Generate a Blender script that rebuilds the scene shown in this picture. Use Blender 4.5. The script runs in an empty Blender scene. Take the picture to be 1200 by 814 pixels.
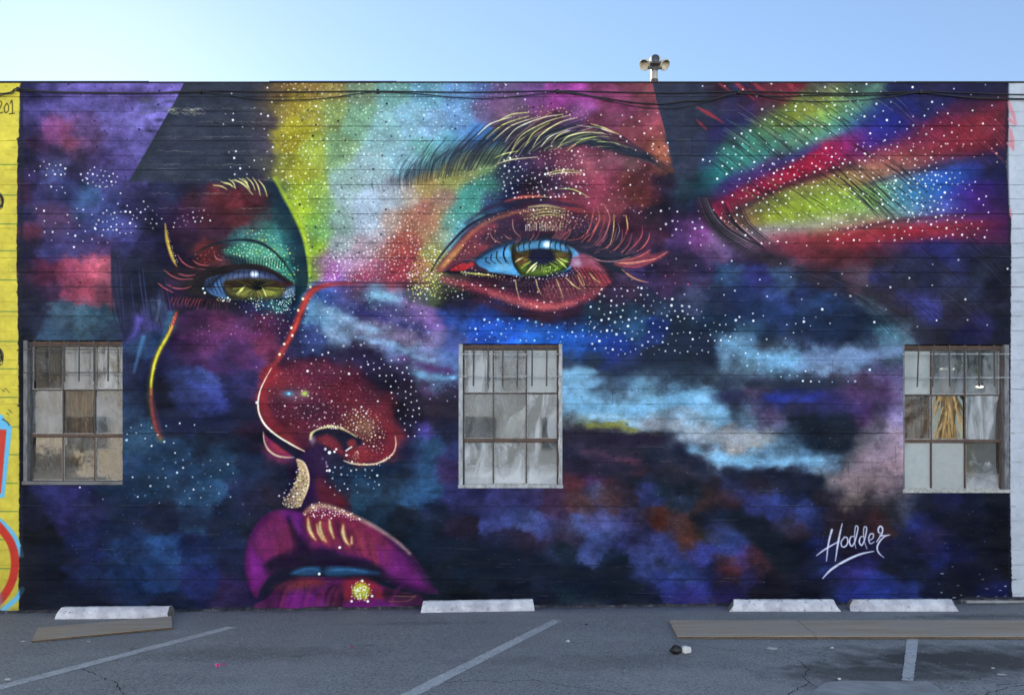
import bpy, bmesh, math, random
import numpy as np
from mathutils import Vector, Matrix

# ================================================================ camera, sky, sun, exposure
K = 80.0                       # wall units per metre
CAM = Vector((0.0, -10.84, 1.6)); FPX = 867.0; HORIZON = 584.0
scn = bpy.context.scene
cam = bpy.data.cameras.new('camera'); camo = bpy.data.objects.new('camera', cam)
scn.collection.objects.link(camo); scn.camera = camo
camo.location = CAM; camo.rotation_euler = (math.radians(90), 0, 0)
cam.sensor_width = 36; cam.lens = FPX/1200*36; cam.shift_y = (HORIZON-407)/1200
cam.clip_start = .1; cam.clip_end = 3000
scn.render.resolution_x, scn.render.resolution_y = 1024, 694

SUN = Vector(((112-600)/FPX, 1.0, (HORIZON-112)/FPX)).normalized()
SUN_EL = math.asin(SUN.z); SUN_AZ = math.atan2(SUN.x, SUN.y)
world = bpy.data.worlds.new('World'); scn.world = world; world.use_nodes = True
wn = world.node_tree.nodes; wl = world.node_tree.links; wn.clear()
sky = wn.new('ShaderNodeTexSky'); sky.sky_type = 'NISHITA'; sky.sun_disc = False
sky.sun_elevation = SUN_EL; sky.sun_rotation = SUN_AZ
sky.air_density = 1.0; sky.dust_density = .06; sky.ozone_density = 1.0
bg = wn.new('ShaderNodeBackground'); bg.inputs['Strength'].default_value = .05
wo = wn.new('ShaderNodeOutputWorld'); wl.new(sky.outputs[0], bg.inputs[0]); wl.new(bg.outputs[0], wo.inputs[0])
sl = bpy.data.lights.new('sun', 'SUN'); sl.energy = 5.0; sl.angle = math.radians(.5); sl.color = (1, .94, .86)
so = bpy.data.objects.new('sun', sl); scn.collection.objects.link(so)
so.rotation_euler = SUN.to_track_quat('Z', 'Y').to_euler(); so.location = (-10, 20, 20)
vs = scn.view_settings; vs.view_transform = 'Standard'; vs.look = 'None'; vs.gamma = 1; vs.use_curve_mapping = False
vs.exposure = 2.25
scn.cycles.use_denoising = True
scn.cycles.max_bounces = 8; scn.cycles.diffuse_bounces = 5; scn.cycles.transparent_max_bounces = 12

# ================================================================ helpers
COL = scn.collection
SLOPE = .0103                  # the lot rises a little to the right
def gz(x): return SLOPE*x
def wx_(px): return (px-600)/K
def wz_(py): return CAM.z+(HORIZON-py)/K
def gp(px, py, up=0.):         # a place on the lot
    dx, dz = (px-600)/FPX, (HORIZON-py)/FPX
    t = CAM.z/(SLOPE*dx-dz)
    return Vector((t*dx, CAM.y+t, gz(t*dx)+up))

def tag(o, label=None, cat=None, group=None, kind=None):
    if label: o['label'] = label
    if cat: o['category'] = cat
    if group: o['group'] = group
    if kind: o['kind'] = kind
    return o
def obj(name, me, mat=None, parent=None, smooth=False):
    if isinstance(me, bmesh.types.BMesh):
        bm = me; me = bpy.data.meshes.new(name)
        bmesh.ops.recalc_face_normals(bm, faces=bm.faces)
        bm.to_mesh(me); bm.free()
    if mat and not me.materials: me.materials.append(mat)
    if smooth:
        for p in me.polygons: p.use_smooth = True
    o = bpy.data.objects.new(name, me); COL.objects.link(o)
    if parent: o.parent = parent
    return o
def empty(name, loc=(0, 0, 0)):
    o = bpy.data.objects.new(name, None); COL.objects.link(o); o.location = loc; o.empty_display_size = .2
    return o
def kid(name, me, mat, parent, smooth=False):      # a part given in world coordinates
    o = obj(name, me, mat, None, smooth); o.parent = parent
    w = Vector((0, 0, 0)); p = parent
    while p is not None: w += p.location; p = p.parent
    o.location = -w
    return o
def box(bm, x0, x1, y0, y1, z0, z1):
    v = [bm.verts.new(c) for c in ((x0, y0, z0), (x1, y0, z0), (x1, y1, z0), (x0, y1, z0), (x0, y0, z1), (x1, y0, z1), (x1, y1, z1), (x0, y1, z1))]
    for f in ((0, 3, 2, 1), (4, 5, 6, 7), (0, 1, 5, 4), (1, 2, 6, 5), (2, 3, 7, 6), (3, 0, 4, 7)): bm.faces.new([v[i] for i in f])
    return v
def bxm(*a, bevel=0.):
    bm = bmesh.new(); box(bm, *a)
    if bevel: bmesh.ops.bevel(bm, geom=list(bm.edges), offset=bevel, segments=1, affect='EDGES')
    return bm
def tube(bm, pts, r, seg=8, cap=True):
    pts = [Vector(p) for p in pts]; n = len(pts); rings = []
    rr = r if hasattr(r, '__len__') else [r]*n
    up = None
    for i, p in enumerate(pts):
        d = (pts[min(i+1, n-1)]-pts[max(i-1, 0)]).normalized()
        if up is None: up = Vector((0, 0, 1)) if abs(d.z) < .9 else Vector((1, 0, 0))
        a = d.cross(up).normalized(); b = a.cross(d).normalized(); up = b
        rings.append([bm.verts.new(p+(a*math.cos(2*math.pi*k/seg)+b*math.sin(2*math.pi*k/seg))*rr[i]) for k in range(seg)])
    for i in range(n-1):
        for k in range(seg): bm.faces.new((rings[i][k], rings[i][(k+1) % seg], rings[i+1][(k+1) % seg], rings[i+1][k]))
    if cap: bm.faces.new(rings[0][::-1]); bm.faces.new(rings[-1])
    return rings
def prism(bm, poly, z0, z1):   # polygon in xy lifted
    a = [bm.verts.new((x, y, z0)) for x, y in poly]; b = [bm.verts.new((x, y, z1)) for x, y in poly]
    n = len(poly)
    bm.faces.new(a[::-1]); bm.faces.new(b)
    for i in range(n): bm.faces.new((a[i], a[(i+1) % n], b[(i+1) % n], b[i]))

# ---------------------------------------------------------------- materials
class N:
    def __init__(s, name):
        s.m = bpy.data.materials.new(name); s.m.use_nodes = True; s.t = s.m.node_tree; s.t.nodes.clear()
        s.out = s.t.nodes.new('ShaderNodeOutputMaterial')
    def n(s, typ, **kw):
        q = s.t.nodes.new(typ)
        for k, v in kw.items():
            if k.startswith('i_'): q.inputs[k[2:].replace('_', ' ')].default_value = v
            else: setattr(q, k, v)
        return q
    def l(s, a, b): s.t.links.new(a, b)
    def noise(s, scale, detail=4, rough=.55, vec=None, stretch=None, dist=0.):
        q = s.n('ShaderNodeTexNoise'); q.inputs['Scale'].default_value = scale; q.inputs['Detail'].default_value = detail; q.inputs['Roughness'].default_value = rough; q.inputs['Distortion'].default_value = dist
        if vec is None: vec = s.n('ShaderNodeNewGeometry').outputs['Position']
        if stretch:
            mp = s.n('ShaderNodeMapping'); mp.inputs['Scale'].default_value = stretch; s.l(vec, mp.inputs[0]); vec = mp.outputs[0]
        s.l(vec, q.inputs['Vector']); return q.outputs['Fac']
    def ramp(s, fac, stops):
        q = s.n('ShaderNodeValToRGB'); e = q.color_ramp.elements
        while len(e) < len(stops): e.new(.5)
        for k, (p, c) in enumerate(stops):
            e[k].position = p; e[k].color = (c if hasattr(c, '__len__') else (c, c, c))[:3]+(1,) if hasattr(c, '__len__') else (c, c, c, 1)
        s.l(fac, q.inputs[0]); return q.outputs[0]
    def mix(s, fac, a, b, typ='MIX'):
        q = s.n('ShaderNodeMix', data_type='RGBA', blend_type=typ)
        for v, i in ((fac, 0), (a, 6), (b, 7)):
            if hasattr(v, 'links') or hasattr(v, 'is_linked'): s.l(v, q.inputs[i])
            else: q.inputs[i].default_value = (tuple(v)+(1,))[:4] if hasattr(v, '__len__') else v
        return q.outputs[2]
    def math(s, op, a, b=0., clamp=False):
        q = s.n('ShaderNodeMath', operation=op, use_clamp=clamp)
        for v, i in ((a, 0), (b, 1)):
            if hasattr(v, 'is_linked'): s.l(v, q.inputs[i])
            else: q.inputs[i].default_value = v
        return q.outputs[0]
    def bump(s, h, strength, dist, nrm=None):
        q = s.n('ShaderNodeBump'); q.inputs['Strength'].default_value = strength; q.inputs['Distance'].default_value = dist
        s.l(h, q.inputs['Height'])
        if nrm is not None: s.l(nrm, q.inputs['Normal'])
        return q.outputs[0]
    def bsdf(s, col, rough=.7, metal=0., spec=.35, nrm=None):
        q = s.n('ShaderNodeBsdfPrincipled')
        for v, k in ((col, 'Base Color'), (rough, 'Roughness'), (metal, 'Metallic'), (spec, 'Specular IOR Level')):
            if hasattr(v, 'is_linked'): s.l(v, q.inputs[k])
            else: q.inputs[k].default_value = (tuple(v)+(1,))[:4] if hasattr(v, '__len__') else v
        if nrm is not None: s.l(nrm, q.inputs['Normal'])
        s.l(q.outputs[0], s.out.inputs[0]); return q

def simple(name, col, col2=None, scale=8., rough=.7, metal=0., bump=.25, dist=.004, spec=.35, stretch=None):
    m = N(name); f = m.noise(scale, 5, .6, stretch=stretch)
    c2 = col2 or tuple(x*.65 for x in col)
    c = m.ramp(f, [(.32, c2), (.66, col)])
    h = m.noise(scale*7, 4, .6, stretch=stretch)
    m.bsdf(c, rough, metal, spec, m.bump(h, bump, dist)); return m.m


PTS = '''
30,110,3a3768 60,110,5a4f9e 100,110,6355a8 150,110,6a5aae 200,100,6a58ad 40,130,443c78 80,130,6457a6 130,130,6c60b4 180,130,6e62b5
30,150,3a3360 60,150,7a3f7a 75,145,96457c 100,150,6c4f93 130,150,6c5cae 165,150,6c60b2 40,165,4a2f55 85,165,8b4668 110,165,5e4070 130,170,5a4d96 160,175,655aaa
30,185,2c2b4a 60,185,44345e 90,185,3c3050 115,190,47396c 140,190,5a4d98 150,205,5a4e98 40,205,43366c 60,198,5560a0 90,205,3c3560 120,208,4a4a88 140,215,4c4684
30,225,4a2c50 50,225,45407a 80,225,3d4480 100,230,3d5c92 130,235,424a88 150,230,403c70 30,250,2c2c50 50,255,5a3f68 75,255,5c406c 100,250,44508c 130,250,4a559a 160,250,3a3868
35,275,602f45 60,275,4d3d6e 90,270,4a4684 120,265,4b56a4 150,265,4b4a92 180,265,2f2b50 200,225,2f3355 230,218,32304a 180,240,302f54 270,215,34303e 295,215,3c3040
30,290,2e2b4c 60,290,43407c 90,290,4a3f78 120,290,52407c 140,290,3f3d7c 170,290,33305a 185,300,25243c
30,320,3a2c48 50,320,6a2c4e 75,320,a04064 100,315,c9506e 120,315,e0607a 127,310,ea6a80 100,340,c04a66 60,340,4a3150 120,345,9a4f68 85,335,98405f
135,310,2c2e4a 160,310,2c3048 180,320,2a2f45 40,370,2c3046 70,370,3d5468 100,370,4a6f86 120,370,3f6078 60,385,36506a 130,385,3b506c 30,390,252a3c 40,345,2c2b42
150,350,2f3350 150,385,3b3f78 165,380,4c4690 185,365,3f4a70 170,400,34507c 150,440,2c3558 200,420,302c58 210,350,3a2846 230,380,5a2e62 260,375,6a2e5c 290,380,62305e 240,400,643268 280,410,4d2a58 215,410,4a2a58 260,425,4a3068 290,420,5a2f60 310,380,62284c 315,400,6a2a4a
210,445,34407c 240,450,3c4c92 270,445,2c2c58 290,450,3a2d5a 165,330,2b2f46 150,470,25324e 150,490,2d4566 160,510,34597c 190,460,26283e 200,500,27304c
215,452,3d4a8c 245,460,3f4c98 230,470,3a4484 255,470,3c48a0 280,455,2b3060 220,490,2b356a 260,490,262e55 290,480,2a2c4e 290,500,3a2540
240,520,243650 280,520,20304c 200,530,2c5078 260,540,24405e 295,520,282238 150,550,2a4870 180,560,264668 220,555,2a4c74
150,570,26436a 190,575,2a4b70 240,575,2a5078 290,570,28355a 300,590,2a2a48 150,610,243a68 190,605,222c48 230,600,2b4e74 270,610,22304f 283,620,262c3f
150,640,243f70 190,650,264c86 230,650,213468 270,640,22305a 278,660,262850 150,680,1d3560 190,680,23427c 230,680,25306c 270,690,3a2a60 285,705,302552
60,590,2a2d60 80,600,32306e 50,640,1e2436 100,640,243064 50,690,1a1f2c 100,690,1c2b52 140,620,263a68 40,600,20243c 100,605,2a2f60 30,640,1a1f2c 30,690,181c26 120,705,1c2848 200,705,1c2c50
365,100,9c7f48 390,105,9a8a50 420,105,7f9478 460,105,74a09a 500,105,6f9fb4 540,105,6c94c0 570,105,5f74a8 590,105,7a5a8c
300,100,4a4048 315,110,6a5444 310,140,5a4a4c 305,170,4a4050 312,190,54504a 330,105,8a6c40 330,130,94803a 335,165,988c2c 330,195,8a8a34 345,120,a08c38 345,150,a39a2c 350,200,9fa038 365,130,a89c44 365,180,a0ac48 390,130,8ea060 395,180,86a878 420,140,80a888 430,200,90b0b0 450,150,86b0b0 480,140,84aec0 480,190,88b4c0 510,150,84aac8 540,140,7ba4d0 540,160,6c9bd0 560,160,4f82c0 520,170,74b0c0 500,180,6fb0a8 530,165,5f98a8
400,230,98b4b0 430,240,a8bccc 410,210,8fb0a0 370,230,98b44c 380,240,84b070 460,230,a0a8b0 480,230,b0a090 500,220,b09860 530,210,98985a 550,195,889060 570,190,7a9460 520,235,a88878 500,245,b07068 550,230,4f9488 575,215,4a8878 580,235,3c5070 590,205,3c4860 580,120,8a5a90 590,130,806078 570,130,706890 345,225,9aac34 355,245,a4bc38
365,260,88b448 365,290,98bc38 375,270,7cac68 400,260,90b0a0 430,260,a8b8c8 440,280,b0a8b0 400,290,a0a8a8 366,318,7c9440 380,310,9a7890 390,320,b060b0 405,310,b890b8 420,305,b088a0 430,290,b09098
460,260,b09080 480,260,b07860 500,255,a86a58 450,290,a86058 470,290,a85048 470,310,a84850 440,315,b06078 425,325,b05070 490,320,a04058 460,330,a04050 480,280,a85c50 500,270,a88060 510,250,98805a 530,260,6fa090 540,250,55a090 545,265,5f98b0 532,285,70a0b0 520,280,98a080 512,295,a8a060 495,320,b08850 500,325,a8a060 510,335,707048 505,345,506048 525,335,585848 485,345,505058
530,350,302c44 560,350,382840 540,360,24284a 385,345,3c58a8 400,340,5a4a8c 420,340,5a4468 440,345,6fa0c8 460,345,7a88b8 455,350,80b0d0 370,360,6088b0 375,370,5a94c0 390,375,6fa0c8 410,360,4a5490 400,380,7898c0 430,365,3c3870 450,370,484080 470,375,505090 480,360,8060a0 500,370,9068b0 510,380,6a50b0 540,380,2f60d0 530,370,3858c0 560,385,2058d8 590,385,2060e0 440,380,9088b0 420,390,8890b8 490,385,3a3c78 460,390,a088b8 370,395,3a4888 395,395,88a8c8
370,400,3c5090 400,400,7090b8 430,395,90a0c8 450,400,8898c8 480,395,b098c8 510,395,a08cc8 530,400,5a70d0 420,407,34284c 390,410,283050 460,410,5a78a8 480,415,80a8d0 500,420,8090c8 520,420,6088d0 470,420,50406c 440,420,30284c 500,430,705090 520,435,5a4888 490,438,80b0d8 510,443,70a8d8 530,440,5888c0 450,440,2a2440 480,450,40304c 500,455,604070 530,460,403858 510,480,403040 530,470,3a3448 490,475,2c2840 480,500,282848 500,508,5040a0 520,500,282c48 490,520,285078 510,525,2a5070 530,530,30386c 480,530,243c60 500,545,28507c 520,545,402f60 470,550,203858
480,575,2a5078 500,580,28507c 460,570,263c50 420,585,305878 440,600,203850 470,610,1c2838 530,590,30346c 560,580,3c3c80 580,590,4a50a8 590,610,4c58b0 540,615,3a3050 510,600,202c48 500,630,1c2c40 540,650,1e3048 590,640,303c70 520,680,1c2c40 560,680,203450 600,670,1e3048 510,665,1c2a40 550,700,1a2438
590,100,6c5888 620,105,7a4c90 650,100,a04098 670,100,b840a8 700,100,984070 740,100,803c50 760,105,804048 600,120,806088 630,120,904a90 650,115,b040a0 680,120,a84098 720,120,903c68 760,125,7c3a4c 600,140,6a5060 640,135,80485c 680,135,90508c 720,140,88405c 760,145,883c4c 770,160,904040 700,150,904060 770,180,b06050 760,175,984848 740,160,88404c 780,190,a05848
720,170,803c50 700,190,90485c 720,190,905060 740,190,8c5860 760,200,803c48 690,200,a04858 720,205,984058 700,220,983850 740,210,884040 750,230,803c38 720,240,883c48 760,225,7a3440 780,215,3c2c48 780,240,2c2440 640,185,5a2c44 620,190,3c2c48 600,200,30304c 640,200,4a2c48 660,185,8c4458 630,215,3c2c40 600,230,2c2c4c 650,215,4c3048 680,215,7a3448 620,240,602c3c 660,240,803440 670,200,804054
800,130,38384c 790,160,343848 800,180,343c50 800,210,344858 800,230,305060 810,245,283050 740,260,50283c 770,250,382838 790,260,38284c 810,280,683878 800,270,503060 770,270,4a2840 800,300,382c50 780,300,402c48 760,330,40305c 800,330,503a68 780,340,583868 740,340,4a3450 700,340,50283c 720,345,403050 760,350,303858 800,345,4a5078 700,360,2c4058 740,365,2c4864 780,360,304868 810,355,48507c 690,380,284c80 740,385,28507c 770,390,243c84 800,380,284460 600,380,1850c8 640,385,1c64d8 680,390,2058c0 620,395,1c68e0 660,395,1c60d8 570,365,203c90 600,365,282c54 640,370,44283c 670,368,382c48
670,400,1c60d0 700,405,2050b8 730,405,1c3c98 680,412,2058c0 670,425,3c5070 690,420,384c68 720,425,2840a0 740,420,303c78 770,420,303c50 800,420,344458 670,440,6898b8 685,440,78a8c8 700,450,445c78 720,455,405468 740,450,5a88a8 760,445,5a84a0 780,450,3c5068 810,450,34485c 670,460,70a8d0 700,465,70a8cc 730,465,6fa0c0 760,465,78b0d0 790,460,6090b0 810,460,70a8d0 680,480,70b0d8 710,485,78b0d8 740,485,78a8d0 770,480,7cacc8 800,490,88a8c0 670,487,8090a0 690,490,708898 720,491,80b0d0 745,500,80b8e0 770,495,8898a8 800,505,88a0b8 670,497,485050 690,497,6c7440 710,500,60684c 725,496,7c8448 740,507,606440 670,510,38304c 690,510,40304c 720,510,38304c 760,507,302c3c 780,507,303848 790,520,586880 810,530,6a88a8 765,515,585840 730,520,50404c 685,520,584860 700,520,504060 670,530,302c48 700,535,604060 720,530,5a405c 740,530,302c44 770,530,243048 800,535,504858 800,545,604c58 740,545,703848 680,545,402c50 710,545,503058
670,565,50303c 670,570,803c48 690,565,50305c 720,570,4a2c3c 740,565,283048 590,585,5050a8 620,580,544c9c 650,580,5a3c68 680,585,6c4850 700,580,586098 710,585,705058 730,580,4a3c50 760,580,4450a0 780,575,284058 800,585,384c70 600,605,4858a8 620,610,5868b8 640,620,5060c0 650,600,543c68 670,590,603c48 690,595,684440 715,592,7c4438 700,605,505098 680,612,5468b8 710,605,6068b8 730,605,5850a0 715,615,5c70c0 750,605,504468 770,605,803c30 775,610,703828 790,615,604048 650,625,483c60 670,625,4c4468 700,635,4a60b0 700,645,4858a0 720,625,4450a0 750,625,404080 780,630,4850a0 800,630,704038 805,635,784030 760,640,4a58a8 790,645,3c4888 755,660,4858b0 750,670,3c5098 780,660,344070 810,650,4048a8 600,630,342c48 630,640,382c44 600,660,2c3c60 640,655,304068 660,650,203448 640,670,283858 600,690,1c2840 640,690,202c48 660,680,203c50 700,680,182c48 720,660,183050 740,690,182844 770,680,3444a0 800,685,4458b8 810,700,3c30a0 790,695,3838a0 760,690,202c58 810,670,2c3878
800,105,34364a 840,105,3c2c38 820,120,383c50 830,140,38384c 840,150,3c3050 850,130,3c3850 880,105,583040 900,105,6a3440 920,105,702f38 930,100,803040 960,100,504850 1000,100,3c4858 870,115,34304c 900,130,443c48 870,140,343060 845,150,303468 820,170,343c58 830,190,303c58
840,205,2f7f7c 850,190,3f8078 870,180,4a9088 880,170,489c88 890,185,489088 860,165,3c5a50 900,160,507860 900,145,607040 920,135,788438 940,125,90983c 960,120,a0a83c 970,130,a0b040 985,115,90a058 950,150,789058 940,165,68a080 930,160,60987c 960,150,70a880 980,145,68a090 1000,130,68a078 1005,120,78a888 995,145,60a0a0 920,175,4a6058 830,215,2a5c66 835,230,2c3850
835,245,8c2840 850,240,902848 870,225,982c44 880,227,803040 900,215,b02848 915,210,b02c4c 900,200,702850 930,200,8c2438 950,190,a82040 960,180,b82448 970,185,b82850 980,175,a02c58 990,170,a83068 1000,175,8c3078 960,203,7c2838 980,195,8c2440 1000,188,783070 850,222,403070 880,207,483478 910,192,404080 940,176,404878
870,250,6c5848 890,240,6c6c40 920,230,889040 950,225,909c48 960,240,98b040 990,215,98a048 980,205,908848 1000,210,a08058 1010,205,b07c68 1010,230,98b048 1010,190,904858 1000,245,90b050 930,245,90a038 960,215,847848
800,240,282c48 800,260,5c3068 815,265,683870 820,250,3c2c50 800,280,4c3468 820,280,984898 835,285,a07cb0 850,290,785890 830,297,604070 850,252,88384c 870,262,885848 860,272,8c6870 870,277,a09098 890,275,a09898 900,255,98a038 920,250,a0b038 940,255,98a840 970,250,98b040 910,268,a8a898 940,265,b0a8a0 970,260,b0a898 990,260,a89888 1010,260,a88878 880,285,a06078 910,280,984858 930,280,903c48 950,280,903c40 980,275,a04040 1000,272,a83840 1010,280,a03c48 930,295,803444 950,300,803440 970,295,883840 1000,295,7c2c38 960,310,602c38 990,310,683038 1010,310,502c38 900,295,503448 880,300,403048 860,300,383050
790,300,342c50 820,307,302850 790,320,483050 820,325,403860 850,320,34507c 855,325,385888 880,320,383c88 890,325,3c4090 915,325,446090 920,320,486494 940,320,383c60 970,330,34304c 790,350,384060 810,355,404868 840,350,303c60 830,370,243c5c 870,345,2c3c78 900,345,344888 940,345,304074 980,345,2c3c6c 910,365,30488c 880,370,283c68 950,365,2c4470 1000,365,28385c 800,390,283850 850,385,243c58 880,390,345878 900,385,243858 950,385,1c3050 1000,380,1c2c48 1010,390,1c2c44 1000,320,484050 1005,325,606078
790,410,283450 830,410,202c44 810,425,2c3c54 850,405,507898 870,405,5c88a8 880,400,4c7090 900,405,404c60 860,420,648cac 890,420,70a8d0 910,422,70acd8 930,420,6ca0c8 950,415,6888b0 970,410,6888b8 990,415,7090b8 1010,420,6c8cb8 940,400,303c58 970,400,283450 1010,400,30405c 930,430,70a0cc 960,430,80a0c8 990,432,7c98c0 900,435,5c88a8 880,430,5c8498 860,437,485c70 840,440,384858 900,445,3c4c60 940,443,4c5c78 980,445,403c54 1010,445,604c70 885,453,685880 890,460,4a4060 850,455,34445c 860,470,303c54 900,470,343868 920,465,2c3c90 940,470,2c3478 960,470,2c3480 980,470,443470 1000,465,583868 800,445,3c4c60 800,465,60a0d0 820,465,78b0d8 840,470,6ca8d0 850,485,6898b8 870,485,6080a0 890,480,58587c 905,488,684878 930,485,403c60 800,490,80a8c8 810,497,90b8d0 840,495,7cb0d0 880,495,6888a8 910,495,5c6c90 950,495,1c2838 980,495,1c2c3c 920,505,3c5068 1000,495,402c4c 800,515,98a4b0 830,510,98a8b8 860,510,9898a0 880,515,a09890 900,510,889098 860,525,a0a0a0 900,530,6c9cc0 920,525,70a4c8 930,515,4c6c8c 940,510,2c4058 960,515,182434 980,520,182838 787,522,2c3448 787,540,283850 805,530,686c78 820,535,7c90a8 840,535,80acd0 880,540,70a4cc 920,540,74a8d0 950,535,68a0d0 970,535,5880a0 980,525,344858 1000,535,706870 1010,520,706068 1000,510,484054 1010,540,988490 820,547,48485c 860,548,4c6888 900,550,384460 790,548,604c48 960,545,6c90b0 930,555,303c54 970,552,5c6478
790,570,242c3c 810,570,203040 830,580,403034 850,585,48303c 820,590,543c3c 790,590,384860 860,570,2c3468 890,565,403048 900,580,404888 910,590,3848a0 890,590,343c80 930,575,24305c 950,565,202c48 970,560,807878 975,567,8c8890 1000,565,907c80 1000,583,887470 980,577,3c3444 790,610,80585c 800,630,804838 805,640,704030 820,625,403838 840,620,3c4880 850,615,4858a8 860,635,2c4080 830,610,283048 870,610,24304c 890,620,282c40 920,615,3c3c60 940,605,384898 930,620,48344c 960,610,283060 980,610,3c2c38 910,640,1c2c40 930,650,1c2840 790,650,3840a0 820,650,4850c0 860,650,4858b8 870,655,6040b0 860,665,883c38 880,650,503040 890,660,583038 850,670,503048 800,670,2c4888 830,675,243068 880,675,403c80 910,670,302c3c 930,670,242c44 950,670,2c3c80 980,670,2c3478 790,690,384cb8 820,690,3c40b0 850,690,2c2c60 900,690,241c30 940,690,181c38 970,690,202c60 1000,690,2838a0 800,705,3828a0 850,700,3c2c80 1000,670,3c3488 960,650,283070 1000,650,28204c
970,105,585c58 1000,107,383c4c 1050,105,282c4c 1100,105,343050 1150,105,2c2c48 1180,105,28283c 985,125,60a080 975,130,90b850 1000,120,405858 1010,130,304868 1030,130,2c3474 1060,130,282c64 1090,125,2c2c58 1120,130,50284c 1150,125,50283c 1175,125,6c2c3c 1010,142,34408c 1030,150,303c94 1050,145,303484 1080,140,3c3068 1000,160,503478 1020,165,403088 1040,160,3c3088 1060,160,4c2c60 1090,150,883048 1110,145,802c44 1140,145,8c303c 1150,150,a03848 1160,145,803440 1175,160,682c3c 1180,140,482838 1080,165,803050 1110,165,8c3040 1140,165,983440 980,190,a02848 1030,180,703058 1050,175,803048 1070,180,883844 1100,180,803440 1130,175,7c2c38 1150,175,602838 1170,185,383048 990,200,906850 1010,198,b07c60 1030,190,a86c60 1050,185,a86458 1070,190,9c5c54 1040,200,a87468 1020,208,a87860 1060,200,886870 1090,190,6c3c50 1110,190,504070 1140,190,303070 1170,200,28284c 980,210,98a040 970,225,98b040 1000,225,98b048 1020,225,80b078 1040,215,70a898 1060,215,5c90a8 1080,210,4070b8 1100,205,3868b8 1120,200,304898 1090,225,3c70c0 1110,215,305cb0 1070,230,4890a8 1130,220,402c80 1145,230,582878 1120,235,3c3c98 1170,225,28244c 1050,240,70a8b0 1080,240,4c80b8 1020,245,88b068 1100,240,5060a0 1150,245,502864 1180,240,302050
970,265,a0a070 1000,255,a0a068 1030,255,8c8058 1050,252,789888 1070,250,6890a0 1090,250,5c6ca0 1100,253,5c4888 1130,248,48348c 1165,250,502458 1030,266,90383c 1050,265,983444 1080,263,a03444 1110,262,983444 1140,265,882c40 1160,270,602848 1175,270,34204c 1000,285,a03440 1040,278,a03440 1080,275,983040 1120,275,843048 1150,278,582848 1000,300,702c38 1030,295,542c40 1050,290,482c50 1080,290,302c68 1110,288,2c3078 1140,292,28284c 1170,300,28283c 1030,310,383040 1060,310,2c304c 1090,310,30305c 1120,315,343868 1150,320,303850 1000,328,804050 1030,325,34346c 1060,330,343448 1100,330,343858 1140,335,2c304c 1170,330,26283c 1030,345,383040 1060,350,38346c 1090,345,343460 1120,350,303044 1160,350,2c2c40 970,350,284474 1023,360,4c7488 1000,370,203450 1050,365,3c3848 1080,365,383c7c 1090,370,3c3c88 1120,370,343048 1150,380,302c60 1170,385,202438 1050,390,4c7c94 1060,395,80a0b8 1040,385,34586c 1075,390,34405c 1100,395,2c2c40 1130,395,242450 980,390,1c3048 1020,380,28405c
980,400,2c3850 1020,400,405870 1050,397,60a0c0 1040,410,5c7c98 1000,415,6880a8 1030,415,6870a0 1050,420,5c7090 1000,430,6c8cb0 1030,435,6c5c98 1050,440,685c90 1015,442,604870 1000,455,503860 1030,455,583c6c 1042,462,68407c 1052,460,706890 1000,475,303060 1015,475,442c58 1030,475,3c3850 1040,480,4c3c68 1054,480,787098 970,475,303078 1000,500,2c3044 1010,490,502c5c 1030,495,504858 1045,500,706080 1057,500,8878a0 970,500,202c3c 1000,516,405058 1020,510,706c7c 1040,510,8c7c90 1030,525,98849c 1057,520,9c88a8 1010,530,786878 1050,540,a88894 1020,542,9c8490 990,540,4c5464 970,540,6090b8
970,580,302c3c 1040,565,9c808c 1055,570,907c8c 1020,590,584c54 1040,585,605860 1060,580,686078 1070,582,505870 1010,600,3c2c3c 1030,610,5c343c 1050,600,34343c 1060,600,4c5070 1080,590,242c58 1110,590,282c68 1140,590,1c2444 1170,590,141c30 1075,615,3040a0 1085,625,403880 1090,640,302c60 1060,640,282c58 1100,650,202c78 1120,640,1c2464 1140,620,141c40 1170,620,101828 1170,650,10141c 1130,660,181c60 1070,670,202c50 1050,660,242c48 1100,680,1c244c 1150,670,1c2460 1150,690,1c2468 1120,695,18204c 1060,690,2c4098 1030,685,283c98 1010,665,3838a0 1020,650,302c68
230,232,4c2838 260,230,6c2c34 285,232,742c34 300,240,602a34 250,250,5c2838 220,250,4a2848 200,250,3c2850 280,255,642c34 300,255,4a3034 220,270,3c2440 250,270,48283c 210,300,30243c 235,295,702c30 245,298,803434 260,295,4c3440 300,262,3c3c44 325,225,283844 325,240,243c48 330,255,285058 310,270,3a8070 290,278,3c7878 330,280,348080 345,290,2c6068 350,310,24485c 345,330,1c4050 352,285,203844 320,295,50a080 300,288,64a88c 310,300,5c9880 275,292,2c5058 335,310,388070 340,320,2c6864 345,345,203848 340,360,2c3458 330,355,1f4250 300,355,283450 320,352,2c5058 290,365,30284c 220,320,342630 250,310,4a2c30 230,340,2c2430 265,357,282838 330,380,4c2850 335,395,40284c
320,440,8c2c38 310,465,98303c 330,450,702c3c 345,435,5c2438 340,422,48203c 360,430,5a2440 380,435,582440 400,440,5a2038 420,450,481c38 330,460,503850 340,462,605068 355,455,603c58 370,465,583858 390,460,602438 410,470,682430 430,460,381c38 350,475,683450 340,480,582840 320,480,482438 360,485,3c2038 330,495,582030 345,502,6c242c 380,480,4c2038 400,485,502840 420,480,8c4038 410,492,704040 440,480,702030 445,500,782c30 430,500,806050 420,508,705048 440,515,882830 450,520,8c2c38 455,530,843038 430,530,903038 463,512,80282c 475,490,2c1c34 478,510,302048 475,530,2c1c40 355,512,603050 365,500,703c50 350,515,48203c 440,440,2c2040 400,420,3c2440 360,415,2c2c4c 345,410,34345c
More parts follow.
